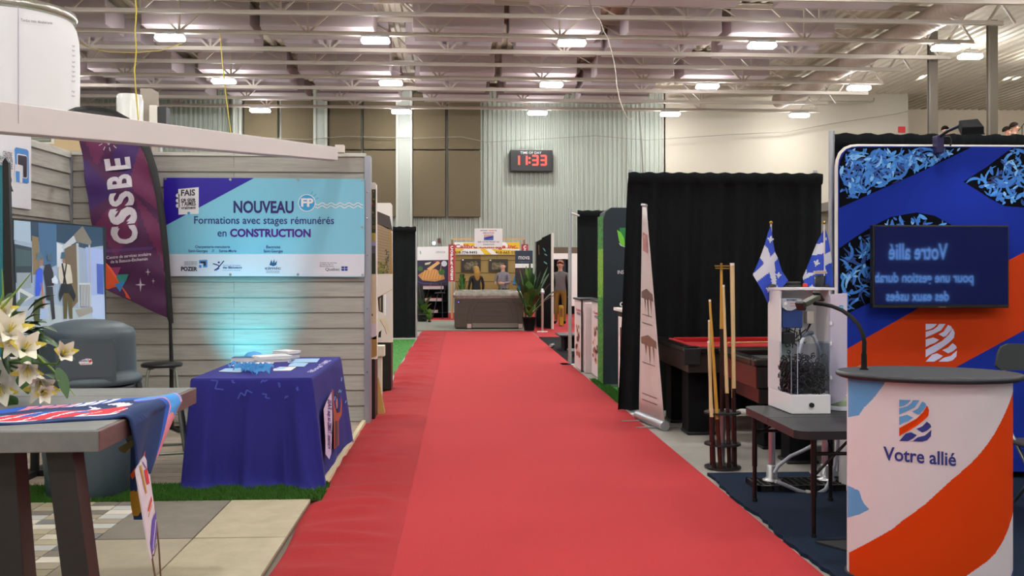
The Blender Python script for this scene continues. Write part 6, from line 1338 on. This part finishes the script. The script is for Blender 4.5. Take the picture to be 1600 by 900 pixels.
# hot tub
tx0, tx1, ty0, ty1 = W(710, 516, 23.6).x, W(818, 516, 23.6).x, 23.6, 25.6
t = thing('hot_tub', ((tx0 + tx1) / 2, 24.6, .03), 'brown panelled hot tub with marbled shell at the end of the red carpet', 'hot tub')
hb = mat('tub_brown', '3d362e', .5, noise=(2, 2, 40), col2='463e35'); hs_ = mat('tub_dark_line', '26211c', .5)
MB().box(tx0, tx1, ty0, ty1, .04, .81, hb).build('cabinet', t, bev=.05)
f = yplane(ty0); m = MB()
m.line(f, [(741, 466), (735, 478), (731, 492), (730, 504)], .6, hs_, .004).line(f, [(748, 471), (742, 480), (738, 494), (736, 505)], .6, hs_, .004).line(f, [(741, 466), (800, 466), (806, 478), (809, 492), (810, 504)], .6, hs_, .004).line(f, [(748, 472), (793, 472), (798, 480), (801, 495)], .6, hs_, .004)
for y in (480, 487, 494): m.line(f, [(742, y), (797, y)], .35, hs_, .004)
m.build('panel_grooves', t)
m = MB(); m.rect(f, 738, 505, 809, 512, mat('tub_skirt', '77736c', .3, .3), .006); m.build('kick_strip', t); m = MB(); m.rect(f, 730, 506, 736.5, 513, mat('tub_light', 'b39a94', .4), .006).rect(f, 810, 506, 816.5, 513, MATS['tub_light'], .006); m.build('corner_light', t)
p = W(716.5, 472, ty0); MB().disc((p.x, p.y - .004, p.z), .035, (0, 1, 0), black, 20).build('control_knob', t); MB().disc((p.x, p.y - .01, p.z), .012, (0, 1, 0), mat('tub_led', '5a50ff', .4, emit=6), 12).build('indicator', t, label='glowing violet indicator lamp')
sh = mat('marble_shell', '9a958a', .2, noise=7, col2='6f7068'); m = MB(); wz = 8
def rr_(o, z): return [(tx0 - o, ty0 - o, z), (tx1 + o, ty0 - o, z), (tx1 + o, ty1 + o, z), (tx0 - o, ty1 + o, z)]
L = [rr_(.0, .8), rr_(.03, .82), rr_(.03, .9), rr_(-.02, .96), rr_(-.2, .965), rr_(-.28, .9), rr_(-.35, .45)]; m.add([p for l in L for p in l], [(i * 4 + k, i * 4 + (k + 1) % 4, i * 4 + 4 + (k + 1) % 4, i * 4 + 4 + k) for i in range(6) for k in range(4)], sh); n = len(L) * 4; m.add(L[-1], [(0, 1, 2, 3)], sh); m.build('shell', t, bev=.03)
MB().box(tx0 - .01, tx1 + .01, ty0 - .012, ty1 + .01, .79, .805, chrome).build('trim_band', t)
# palms and plants
pl_ = [mat('palm_%d' % i, c, .4) for i, c in enumerate(('1f3d1a', '2c5523', '3e6a2c', '587c2c'))]
def plant(name, x, y, z0, label, pot, leaves, potmat):
    t = thing(name, (x, y, z0), label, 'plant'); MB().lathe([(pot[0] * .75, z0 + .001), (pot[0], z0 + pot[1] * .9), (pot[0] * 1.05, z0 + pot[1] * .92), (pot[0] * 1.05, z0 + pot[1]), (pot[0] * .9, z0 + pot[1]), (pot[0] * .88, z0 + pot[1] - .04), (.001, z0 + pot[1] - .05)], x, y, potmat, 24).build('pot', t)
    ml, mst = MB(), MB(); b = Vector((x, y, z0 + pot[1] - .05))
    for (px, py, yy, L, wd, k, dr) in leaves:
        tip = W(px, py, yy); d = tip - b; st = b + d * (1 - min(.9, L / d.length)) + Vector((0, 0, .05)); mst.tube([b, b * .5 + st * .5 + Vector((0, 0, .05)), st], [.012, .01, .008], pl_[3], 5); leaf(ml, st, tip - st, (tip - st).length, wd, pl_[k % 4], dr)
    ml.build('leaves', t); mst.build('stems', t)
plant('potted_palm', W(827, 516, 23.0).x, 23.0, .03, 'big leafy palm in a dark pot at the corner of the hot tub', (.16, .32),
      [(809, 455, 22.9, .5, .14, 1, .1), (806, 470, 22.8, .5, .1, 2, .1), (815, 405, 23, .7, .06, 1, .05), (828, 402, 23, .8, .06, 0, .0), (838, 412, 23.1, .7, .06, 1, .1), (850, 430, 23, .6, .16, 2, .15), (872, 448, 23.1, .55, .2, 0, .15), (868, 455, 22.9, .5, .16, 2, .2), (858, 424, 23.2, .5, .12, 1, .1), (820, 440, 22.8, .5, .16, 0, .2), (836, 448, 22.7, .5, .2, 2, .2), (842, 480, 22.8, .4, .08, 3, .1), (818, 484, 22.8, .4, .09, 3, .1), (808, 430, 23.1, .5, .09, 1, .1), (846, 440, 22.8, .5, .14, 1, .1), (828, 460, 22.7, .35, .18, 1, .2), (800, 426, 23.2, .6, .08, 2, .2), (856, 415, 23.2, .6, .08, 1, .05), (822, 414, 22.9, .6, .1, 3, .05), (833, 424, 22.9, .5, .16, 0, .1), (814, 446, 22.9, .4, .18, 0, .2), (840, 430, 22.9, .5, .18, 1, .1), (826, 436, 22.8, .5, .2, 2, .1), (850, 462, 22.9, .4, .1, 1, .2), (812, 420, 23.1, .5, .08, 3, .05), (820, 425, 22.8, .6, .14, 0, .05), (845, 420, 22.9, .6, .14, 0, .1), (832, 445, 22.6, .45, .2, 1, .15), (822, 452, 22.6, .4, .16, 2, .2), (842, 456, 22.7, .4, .18, 0, .2), (860, 438, 22.9, .55, .18, 1, .15), (812, 436, 22.8, .5, .14, 0, .1), (828, 412, 22.9, .6, .1, 1, .05), (836, 468, 22.6, .3, .12, 2, .2), (826, 476, 22.6, .3, .12, 1, .2), (806, 444, 22.9, .5, .12, 1, .2)], blackmat)
plant('banana_plant', W(660, 503, 27.3).x, 27.3, .03, 'broad leaved plant in a black pot beside the grilled food banner', (.17, .2),
      [(676, 433, 27.3, .7, .16, 2, .0), (674, 458, 27.2, .5, .22, 1, .2), (654, 440, 27.3, .7, .2, 1, .1), (656, 462, 27.2, .5, .22, 0, .1), (675, 470, 27.2, .4, .2, 3, .2), (655, 480, 27.1, .35, .16, 1, .2), (672, 484, 27.1, .3, .2, 3, .1), (665, 450, 27.3, .5, .2, 0, .1), (650, 470, 27.3, .5, .16, 0, .1), (664, 474, 27.0, .35, .22, 3, .1)], black)
plant('leafy_shrub', W(671, 501, 27.0).x, 27.0, .03, 'small yellow green shrub low beside the black plant pot', (.05, .04),
      [(668 + 9 * math.sin(k * 2.4), 489 + 8 * math.cos(k * 1.7), 26.95, .2, .1, 3, .1) for k in range(16)], black)
plant('conifer', W(722, 455, 29.0).x, 29.0, .012, 'small dark green conifer standing behind the hot tub', (.15, .3),
      [(722 + s * (3 + j * 2.2), 424 + j * 5, 28.95, .3 + .05 * j, .07, k, .3) for j in range(7) for s, k in ((-1, 1), (1, 0), (-.5, 2), (.6, 1), (0, 2))], black)
plant('leafy_plant', W(792, 450, 29.0).x, 29.0, .012, 'pale green leafy plant behind the hot tub near the grey shirt', (.15, .4),
      [(780, 446, 29.0, .5, .1, 3, .2), (790, 440, 29.0, .5, .12, 2, .2), (784, 430, 29.0, .5, .1, 2, .1), (798, 428, 29.0, .5, .1, 3, .1), (802, 440, 29.0, .4, .1, 2, .2), (775, 436, 28.9, .5, .1, 2, .1), (794, 446, 28.9, .4, .1, 3, .2)], black)
# grilled food banner booth
Y = 30.4; f = yplane(Y); a, b = W(650, 505, Y), W(701, 385, Y)
t = thing('food_banner', ((a.x + b.x) / 2, Y, .012), 'white topped banner with grilled food picture beside the red vertical sign', 'banner')
m = MB(); m.prism(f, [(640, 386), (700.5, 385), (700.5, 506), (640, 506)], .06, black); m.build('backing', t)
m = MB(); m.flat(f, [(640, 386), (700.5, 385), (700.5, 406), (640, 407)], paper, .002).flat(f, [(640, 407), (700.5, 406), (700.5, 446), (640, 446)], mat('print_night', '2a2440', .6), .002)
fo_ = [mat('food_%d' % i, c, .6) for i, c in enumerate(('c98a4a', 'e0b070', '9a3a2a', '3a6a2a', 'd8cfa8', 'a82a50'))]
m.flat(f, [(653, 430), (665, 422), (680, 420), (693, 428), (695, 436), (680, 440), (660, 438)], fo_[0], .004)
for k in range(7): m.line(f, [(660 + k * 4.5, 436), (664 + k * 4.5, 422)], 1.2, fo_[1], .006)
m.flat(f, [(667, 420), (684, 408), (688, 411), (672, 423)], fo_[1], .007).flat(f, [(664, 411), (674, 409), (671, 413), (664, 414)], fo_[4], .007).circ(f, 694, 412, 4.5, mat('badge_white', 'd8d8e0', .6), .008).circ(f, 690, 425, 5, fo_[3], .0075).circ(f, 657, 420, 4, fo_[3], .007).flat(f, [(676, 408), (690, 407), (684, 410)], fo_[5], .006).line(f, [(690, 413), (688, 423)], 1, fo_[0], .008).line(f, [(646, 437), (660, 443), (685, 444)], .8, mat('print_violet', '5a4a90', .6), .006)
m.text(f, 'LEROUX', 681, 395.5, 696, 395.5, 3, gi, .004).line(f, [(656.5, 392), (657.5, 397)], 1.3, mat('emblem_teal', '3f9a78', .6), .004); m.build('print', t)
for k, (y, x0, x1, h) in enumerate(((447.5, 661, 693, 5), (466.5, 664, 690, 5), (485, 672, 684, 5))):
    Yk = 29.6; a, b = W(x0, y + h, Yk), W(x1, y, Yk)
    t = thing('display_crate', ((a.x + b.x) / 2, Yk, a.z), ('top', 'middle', 'lowest')[k] + ' dotted white crate of the display stack beside the plant', 'crate', 'dotted crates')
    MB().box(a.x, b.x, Yk, Yk + .3, a.z, b.z, mat('crate_white', 'c4b9bb', .6)).build('crate', t, bev=.008); m = MB(); fy = yplane(Yk)
    for i in range(int((x1 - x0) / 2)):
        for j in range(3): m.rect(fy, x0 + 1 + i * 2, y + .8 + j * 1.5, x0 + 1.9 + i * 2, y + 1.5 + j * 1.5, mat('crate_dot', '8d8794', .6), .004)
    m.rect(fy, x0, y - 1, x1, y, mat('crate_rim_pink', 'b0685a', .6), .003); m.build('dots', t)
a, b = W(661, 500, 29.7), W(700, 446, 29.7); t = thing('display_shelf', ((a.x + b.x) / 2, 29.9, .012), 'black display shelving carrying the dotted crates', 'shelf')
m = MB(); m.box(a.x, b.x, 29.95, 30.0, .0125, b.z, blackmat); m.build('back', t); m = MB()
for y in (452.6, 471.6, 490.2): p = W(0, y, 29.6); m.box(a.x, b.x, 29.58, 29.95, p.z - .025, p.z - .001, blackmat)
m.build('shelf_board', t); 
for x in (a.x + .01, b.x - .01): MB().box(x - .015, x + .015, 29.91, 29.945, .0125, b.z, black).build('upright', t)
x, y = W(690, 490, 29.0).x, 29.0
t = thing('bar_chair', (x, y, .012), 'slim black metal bar chair before the dotted crates', 'chair')
MB().lathe([(.15, .78), (.16, .8), (.15, .82)], x - .05, y, black, 20).build('seat', t)
for dx, dy in ((-.13, -.1), (.08, -.1), (-.13, .12), (.08, .12)): MB().tube([(x - .03 + dx * .6, y + dy * .6, .78), (x - .06 + dx * 1.5 - .03, y + dy * 1.5, .013)], .011, mat('chair_blue_steel', '3c4654', .4, .6), 6).build('leg', t)
MB().tube([(x + .07, y + .1, .78), (x + .14, y + .12, 1.1), (x + .1, y, 1.14), (x + .0, y - .1, 1.12), (x - .02, y - .12, .78)], .01, MATS['chair_blue_steel'], 6).build('backrest', t)
# formwork exhibitor
wd_ = mat('raw_timber', 'c99f6e', .6)
Y = 30.4; f = yplane(Y)
t = thing('timber_arch', (W(760, 0, Y).x, Y, .012), 'light timber frame arching over the yellow sign and photo panels', 'frame')
m = MB()
for a, b in (((706, 373.3), (820, 373.3)),): p, q = W(*a, Y), W(*b, Y); m.box(p.x, q.x, Y - .03, Y + .04, p.z - .03, p.z + .02, wd_)
m.build('beam', t)
for x in (706.5, 819): p = W(x, 373, Y); MB().box(p.x - .03, p.x + .03, Y - .03, Y + .04, .013, p.z - .03, mat('raw_timber_dark', '8a6a48', .6)).build('post', t)
def vsign(x0, x1, y0, y1, Y, s, label, foot):
    f = yplane(Y); p = W((x0 + x1) / 2, y1, Y); t = thing('vertical_sign', (p.x, Y, .012), label, 'sign', 'red letter signs')
    m = MB(); m.prism(f, [(x0, y0), (x1, y0), (x1, y1), (x0, y1)], .05, mat('sign_red', 'a3242a', .5)); m.build('board', t); m = MB(); m.line(f, [(x0 + .7, y0), (x0 + .7, y1)], .6, mat('sign_pink', 'c9686a', .5), .003).line(f, [(x1 - .7, y0), (x1 - .7, y1)], .6, MATS['sign_pink'], .003); st_ = 6.05
    for k, ch in enumerate(s): yb = y0 + 7 + k * st_; m.text(f, ch, (x0 + x1) / 2 - 2.1, yb, (x0 + x1) / 2 + 2.1, yb, 4.6, paper, .004, .05)
    m.build('lettering', t); MB().box(p.x - .03, p.x + .03, Y - .02, Y + .04, .013, W(0, y1 if foot else y0, Y).z + .0, wd_).build('post', t)
vsign(700.5, 711.5, 382, 440, 29.4, 'COFFRAGES', 'tall red sign with white letters spelling COFFRAGES downward', True)
vsign(814.5, 825.5, 381.5, 440, 29.9, 'COFFRAGES', 'red sign behind the navy sign, only its first letter showing', True)
Y = 30.1; f = yplane(Y); t = thing('header_sign', (W(760, 398, Y).x, Y, W(0, 398, Y).z), 'white and yellow header sign with red writing and telephone numbers', 'sign')
m = MB(); m.prism(f, [(710, 378.5), (812, 378.5), (812, 397.5), (710, 397.5)], .08, paper); m.build('board', t); yl_ = mat('sign_yellow', 'e0b818', .5); m = MB()
m.flat(f, [(710, 389), (726, 389), (714, 397.5), (710, 397.5)], yl_, .002).flat(f, [(750, 389), (758, 388.5), (768, 397.5), (757, 397.5)], yl_, .002).flat(f, [(790, 378.7), (812, 378.7), (812, 389), (800, 389)], yl_, .002).flat(f, [(724, 379.5), (742, 379.5), (742, 384), (724, 384)], yl_, .002).flat(f, [(710, 386.8), (812, 386.8), (812, 388.4), (710, 388.4)], yl_, .0025).flat(f, [(768, 389), (812, 392), (812, 397.5), (778, 397.5)], yl_, .002)
m.text(f, 'Calibre Coffrage inc.', 711, 388, 809, 388, 6, mat('sign_script_red', 'b8262a', .5), .005, .03).text(f, '418-774-9493', 710, 396.5, 745.5, 396.5, 4, black, .005, .02).text(f, '418-665-5555', 774, 396.5, 812, 396.5, 4, black, .005, .02); m.build('lettering', t)
wl = mat('gold_panelling', '9a8248', .6); Y = 30.2; f = yplane(Y)
t = thing('panelled_wall', (W(758, 0, Y).x, Y, .012), 'mustard boarded display wall behind the hot tub and photo panels', 'wall display')
a, b = W(711, 398, Y), W(818, 398, Y); MB().box(a.x, b.x, Y, Y + .08, .013, a.z, wl).build('boards', t); m = MB()
for y in (407, 426.5, 440): m.line(f, [(711, y), (818, y)], 1, mat('board_gap', '4a3a22', .7), .003)
for x in (738, 777): m.line(f, [(x, 398), (x, 407)], .5, MATS['board_gap'], .003)
m.build('gaps', t); m = MB(); m.rect(f, 739, 398, 751, 412, mat('board_brown', '8a6430', .6), .004); m.build('brown_block', t)
for k, (x0, x1, y0, y1, lab) in enumerate(((720.5, 751, 404.5, 424.5, 'dark landscaping photo panel above the blonde woman'), (763.5, 793.5, 405, 424.5, 'dark landscaping photo panel above the bald man'))):
    fy = yplane(30.15); p = W((x0 + x1) / 2, y1, 30.15); t = thing('photo_panel', (p.x, 30.15, p.z), lab, 'picture', 'photo panels'); m = MB(); m.prism(fy, [(x0, y0), (x1, y0), (x1, y1), (x0, y1)], .04, mat('photo_dark', '2c251f', .5)); m.build('panel', t); m = MB(); speck(m, fy, x0 + 4, y0 + 3, x1 - 4, y1 - 2, 60, [mat('photo_stone', '7d6f5c', .6), mat('photo_earth', '5e4c38', .6), mat('photo_green', '5a6034', .6)], 2.4, 40 + k); m.rect(fy, x0 + 1.5, y0 + .8, x0 + 4, y0 + 2.4, paper, .006); m.build('picture', t)
Y = 30.085; f = yplane(Y); t = thing('discount_poster', (W(764, 386, Y).x, Y, W(0, 386, Y).z), 'white poster with a small blue picture above the yellow header sign', 'poster')
m = MB(); m.prism(f, [(741.5, 357), (785, 357), (785, 386), (741.5, 386)], .014, mat('poster_white', 'd9d3d4', .5)); m.build('sheet', t)
m = MB(); pk_ = mat('poster_ink', '4a4248', .6); m.text(f, 'OBTENEZ', 750, 361.2, 762, 361.2, 2, pk_, .004, .02).text(f, '1000$', 763, 361.2, 772, 361.2, 2, mat('poster_red', 'c05a3a', .6), .004, .02).text(f, 'DE', 773, 361.2, 776, 361.2, 2, pk_, .004, .02).text(f, 'RÉDUCTION', 755, 365, 772, 365, 2, pk_, .004, .02).text(f, 'SUR VOTRE PROJET DE', 746.5, 379, 780, 379, 2, pk_, .004, .02).text(f, 'FONDATION', 755, 383, 772, 383, 2, pk_, .004, .02); m.build('lettering', t)
m = MB(); m.rect(f, 756, 366.3, 771, 375.5, mat('poster_blue', '3a5aa0', .6), .003).flat(f, [(756, 366.3), (771, 366.3), (771, 368), (756, 371)], mat('poster_pink', 'c49a90', .6), .004).flat(f, [(757, 372), (764, 369.5), (771, 369.5), (771, 371), (760, 374)], navy, .005); m.build('picture', t)
# lit lamp, exit lamps on the end wall
p = W(678, 380, 34.6); MB().sphere(tuple(p), .06, mat('globe_lamp', 'f4f6ff', .3, emit=12), 16).box(p.x - .03, p.x + .03, 34.6, 34.9, p.z - .03, p.z + .03, steel).build('wall_lamp', label='small bright white lamp on the ribbed wall above the food banner', cat='lamp')
p = W(685.5, 376, 34.6); MB().box(p.x - .05, p.x + .06, 34.6, 34.95, p.z - .07, p.z + .08, mat('maroon_box', '5a2a2a', .5)).build('wall_box', label='small maroon box on the ribbed wall beside the bright lamp', cat='box', bev=.01)
# navy sign in front of the panelled wall
Y = 27.5; f = yplane(Y); t = thing('navy_sign', (W(818, 440, Y).x, Y, .012), 'navy sign with white lettering over a white band, behind the palm', 'sign')
m = MB(); m.prism(f, [(805, 391.5), (832.5, 391.5), (832.5, 446), (805, 446)], .05, mat('garden_navy', '1d2b40', .5)); m.build('board', t); m = MB(); m.rect(f, 805, 412, 832.5, 418.5, paper, .002).rect(f, 805, 418.5, 832.5, 446, mat('garden_photo', '241c22', .6), .002).text(f, 'mova', 810, 405.3, 827.5, 405.3, 7.4, paper, .004, -.0).text(f, 'aménagement paysager', 810, 409.5, 829, 409.5, 1.2, mat('garden_caption', '7f90a4', .5), .004); m.circ(f, 811, 423, 4, mat('garden_dark_red', '4a2026', .6), .003).build('print', t)
MB().box(W(808, 0, Y).x, W(810, 0, Y).x, Y + .05, Y + .09, .013, W(0, 440, Y).z, dark).box(W(828, 0, Y).x, W(830, 0, Y).x, Y + .05, Y + .09, .013, W(0, 440, Y).z, dark).build('leg', t)
# ================================================================ PEOPLE
def person(name, x, y, z0, h, face, skin, shirt, pants, hair, label, arms='down', hairlong=False, shoes=blackmat, seated=False, bald=False):
    c, s = math.cos(face), math.sin(face); k = h / 1.75
    T = lambda lx, ly, lz: Vector((x + (lx * c - ly * s) * k, y + (lx * s + ly * c) * k, z0 + lz * k))   # local: +y is where the person faces
    V = []; E = []; R = []
    def nd(p, r, par=None): V.append(T(*p)); R.append(r * k); 
    def add(p, r, par=None):
        nd(p, r); i = len(V) - 1
        if par is not None: E.append((par, i))
        return i
    dz = -.42 if seated else 0
    pel = add((0, 0, .96 + dz), .125); wa = add((0, 0, 1.1 + dz), .115, pel); ch = add((0, -.005, 1.3 + dz), .14, wa); nk0 = add((0, -.01, 1.45 + dz), .075, ch); nk = add((0, 0, 1.52 + dz), .052, nk0); h0 = add((0, .015, 1.6 + dz), .085, nk); h1 = add((0, .01, 1.69 + dz), .088, h0)
    for sg in (-1, 1):
        hp = add((sg * .1, 0, .9 + dz), .09, pel)
        if seated: kn = add((sg * .13, .42, .52), .062, hp); an = add((sg * .13, .42, .1), .042, kn); to = add((sg * .14, .58, .04), .035, an)
        else: kn = add((sg * .11, .02, .5), .062, hp); an = add((sg * .12, -.01, .1), .042, kn); to = add((sg * .14, .14, .04), .036, an)
        sh_ = add((sg * .19, -.01, 1.4 + dz), .062, ch)
        if arms == 'down': el = add((sg * .25, -.02, 1.12 + dz), .046, sh_); wr_ = add((sg * .25, .07, .9 + dz), .03, el); dd = Vector((0, .15, -1)).normalized()
        else: el = add((sg * .26, .04, 1.12 + dz), .046, sh_); wr_ = add((sg * .13, .27, 1.1 + dz), .03, el); dd = Vector((-sg * .5, .8, .1)).normalized()
        wp = Vector((sg * .25, .07, .9 + dz)) if arms == 'down' else Vector((sg * .13, .27, 1.1 + dz))
        sd = Vector((0, 1, .15)) if arms == 'down' else Vector((0, 0, 1)); pm = add(tuple(wp + dd * .06), .032, wr_)
        for q in range(4): o = sd * (.03 - .02 * q); a = add(tuple(wp + dd * .1 + o), .0095, pm); a = add(tuple(wp + dd * (.135 - .006 * abs(q - 1)) + o + Vector((-sg * .012, 0, 0))), .009, a); add(tuple(wp + dd * (.16 - .008 * abs(q - 1)) + o + Vector((-sg * .03, 0, 0))), .008, a)
        a = add(tuple(wp + dd * .05 + sd * .04), .0105, pm); add(tuple(wp + dd * .085 + sd * .06), .009, a)
    me = bpy.data.meshes.new(name); me.from_pydata([tuple(v) for v in V], E, []); o = bpy.data.objects.new(name, me); COL.objects.link(o)
    o.modifiers.new('skin', 'SKIN')
    for i, sv in enumerate(me.skin_vertices[0].data): sv.radius = (R[i] * (1.25 if i in (1, 2) else 1), R[i] * (.85 if i in (0, 1, 2) else 1)); sv.use_root = (i == 0)
    o.modifiers.new('sub', 'SUBSURF').levels = 2
    bpy.context.view_layer.update(); m2 = bpy.data.meshes.new_from_object(o.evaluated_get(bpy.context.evaluated_depsgraph_get())); bpy.data.objects.remove(o)
    t = thing(name, (x, y, z0), label, 'person')
    for v in m2.vertices: v.co -= Vector((x, y, z0))
    for mm in (skin, shirt, pants, shoes): m2.materials.append(mm)
    inv = lambda co: ((co.x * c + co.y * s) / k, (-co.x * s + co.y * c) / k, co.z / k)
    hand0 = (.93 + dz)
    for p in m2.polygons:
        lx, ly, lz = inv(p.center); p.use_smooth = True
        i = 0 if lz > 1.475 + dz else 1 if lz > .93 + dz else 2 if lz > .1 else 3
        if abs(lx) > .19 and lz < 1.2 + dz and lz > .6 + dz: i = 0 if (arms == 'down' and lz < .93 + dz) else 1
        if arms != 'down' and ly > .24 and lz > .9 + dz: i = 0
        p.material_index = i
    b = bpy.data.objects.new('body', m2); COL.objects.link(b); b.parent = t; ORG[b.name] = Vector((x, y, z0))
    P = lambda lx, ly, lz: T(lx, ly, lz + dz)
    m = MB(); nb = P(0, .115, 1.625); m.sphere(tuple(nb), .016 * k, skin, 10, 1, 1, 1.5)
    for sg in (-1, 1): m.sphere(tuple(P(sg * .088, .005, 1.635)), .022 * k, skin, 10, .5, 1, 1.4)
    m.build('nose_and_ears', t); m = MB()
    for sg in (-1, 1): m.sphere(tuple(P(sg * .034, .094, 1.655)), .011 * k, mat('eye_dark', '2a211c', .3), 8)
    m.sphere(tuple(P(0, .1, 1.575)), .02 * k, mat('lips', '9a5a52', .5), 8, 1.3, .5, .35); m.build('eyes_and_mouth', t)
    m = MB(); hz = P(0, -.012, 1.685)
    vs = []; n, mm_ = 24, 10
    for i in range(mm_ + 1):
        for j in range(n):
            a = 2 * math.pi * j / n; back = -math.sin(a) * .5 + .5; lim = math.pi * (.34 + (.62 if hairlong else .3) * back ** .7); th_ = lim * i / mm_; rr = .104 + .004 * math.sin(a * 7 + i)
            lz = rr * math.cos(th_); dr = 0
            if hairlong and back > .5 and i > 6: dr = -.045 * (i - 6) * (back - .3)
            vs.append(T(rr * math.sin(th_) * math.cos(a) * (.95), -.012 + rr * math.sin(th_) * math.sin(a) * 1.08, 1.675 + dz + lz + dr))
    if not bald: m.add(vs, [(i * n + j, i * n + (j + 1) % n, (i + 1) * n + (j + 1) % n, (i + 1) * n + j) for i in range(mm_) for j in range(n)], hair, True)
    if hairlong: m.sphere(tuple(P(.01, -.1, 1.5)), .1 * k, hair, 16, 1, .55, 2.3)
    if not bald: m.build('hair', t)
    return t
sk = mat('skin', 'c08a72', .5); sk2 = mat('skin_pale', 'c99a86', .5)
jb = mat('jacket_black', '16171b', .7); jg = mat('shirt_grey', '6f6a70', .8, noise=40, col2='858088'); jk = mat('shirt_plaid', '6d6866', .8, noise=60, col2='4e4a4c'); jbl = mat('jacket_blue', '2f6ea8', .7); pt = mat('trousers_dark', '24262c', .8); hbl = mat('hair_blonde', 'b08a3e', .6, noise=(90, 90, 10), col2='8a6424'); hbr = mat('hair_brown', '1e1510', .85, spec=.1); hrd = mat('hair_red', '8a4630', .6)
yy = 29.55; x = W(744, 430, yy).x; person('person', x, yy, .012, 1.58, 0.25, sk2, jb, pt, hbl, 'blonde woman in a black jacket facing away behind the hot tub', 'down', True)
yy = 29.55; x = W(786, 430, yy).x; person('person', x, yy, .012, 1.7, 2.6, sk2, jg, pt, hbr, 'bald man in a grey shirt behind the hot tub', 'front', bald=True)
yy = 28.8; x = W(816.5, 430, yy).x; person('person', x - .02, yy, .012, 1.66, 2.9, sk, jbl, pt, hbr, 'person in a blue jacket mostly hidden behind the palm', 'front')
yy = 26.0; x = W(875.5, 430, yy).x; person('person', x, yy, .012, 1.72, 2.9, sk, jk, mat('trousers_mustard', '7a5a1e', .8), hrd, 'red haired man in a grey checked shirt beyond the tall dark board', 'down')
for px, py, yy, sk_, hr, lab, fc in ((1477, 198, 29.5, sk, hbr, 'person whose dark hair just shows above the drape by the first brown column', 0), (1574, 199, 29.9, sk, hbr, 'shorter dark haired person on the mezzanine beside the taller one', 1.2), (1585, 192.5, 28.9, sk, hbr, 'taller dark haired person on the mezzanine looking sideways', 1.4)):
    p = W(px, py, yy); hh = p.z - 3.9; person('person', p.x, yy, 3.9, hh, fc + math.pi, sk_, jb, pt, hr, lab)
p = W(1597, 205, 28.1); t = thing('microphone_stand', (p.x, 28.1, 3.9), 'thin microphone stand on the mezzanine beside the taller person', 'stand')
MB().tube([(p.x, 28.1, 3.91), (p.x, 28.1, p.z + .15)], .012, black, 8).build('pole', t); MB().tube([(p.x - .15, 28.05, p.z), (p.x + .12, 28.1, p.z + .3)], .012, black, 8).build('boom', t); MB().lathe([(.15, 3.901), (.15, 3.915), (.02, 3.92)], p.x, 28.1, black, 20).build('base', t)
# ================================================================ printed matter belongs to the panel it is printed on
HOST = ('sheet', 'cloth', 'board', 'fabric_wrap', 'fabric', 'case', 'print_sheet', 'panel', 'printed_panel', 'backing', 'boards', 'crate', 'body', 'cabinet')
PRINT = {'lettering', 'logo', 'printed_fields', 'printed_shapes', 'print', 'picture', 'caption', 'digits', 'emblem', 'poster', 'fleur_print', 'grass_print', 'ribbon_pattern', 'dots', 'training_emblem', 'slogan_box', 'grommets', 'window_picture', 'plant_print', 'gaps', 'panel_grooves'}
PAIR = {'flap': 'flap_housing', 'sticker': 'flap_housing', 'control_label': 'control_box', 'door_sticker': 'side_door', 'seam': 'siding', 'maker_badge': 'casing', 'plastic_media': 'clear_tank', 'end_web': 'end_web_', 'lid': 'glass', 'finial': 'pole', 'indicator': 'control_knob'}
base = lambda o: o.name.split('.')[0]
for t in [o for o in bpy.data.objects if o.type == 'EMPTY']:
    kids = list(t.children); by = {}
    for k in kids: by.setdefault(base(k), k)
    host = next((by[h] for h in HOST if h in by), None)
    for k in kids:
        h = by.get(PAIR.get(base(k), '')) or (host if base(k) in PRINT else None)
        if h and h is not k: k.parent = h
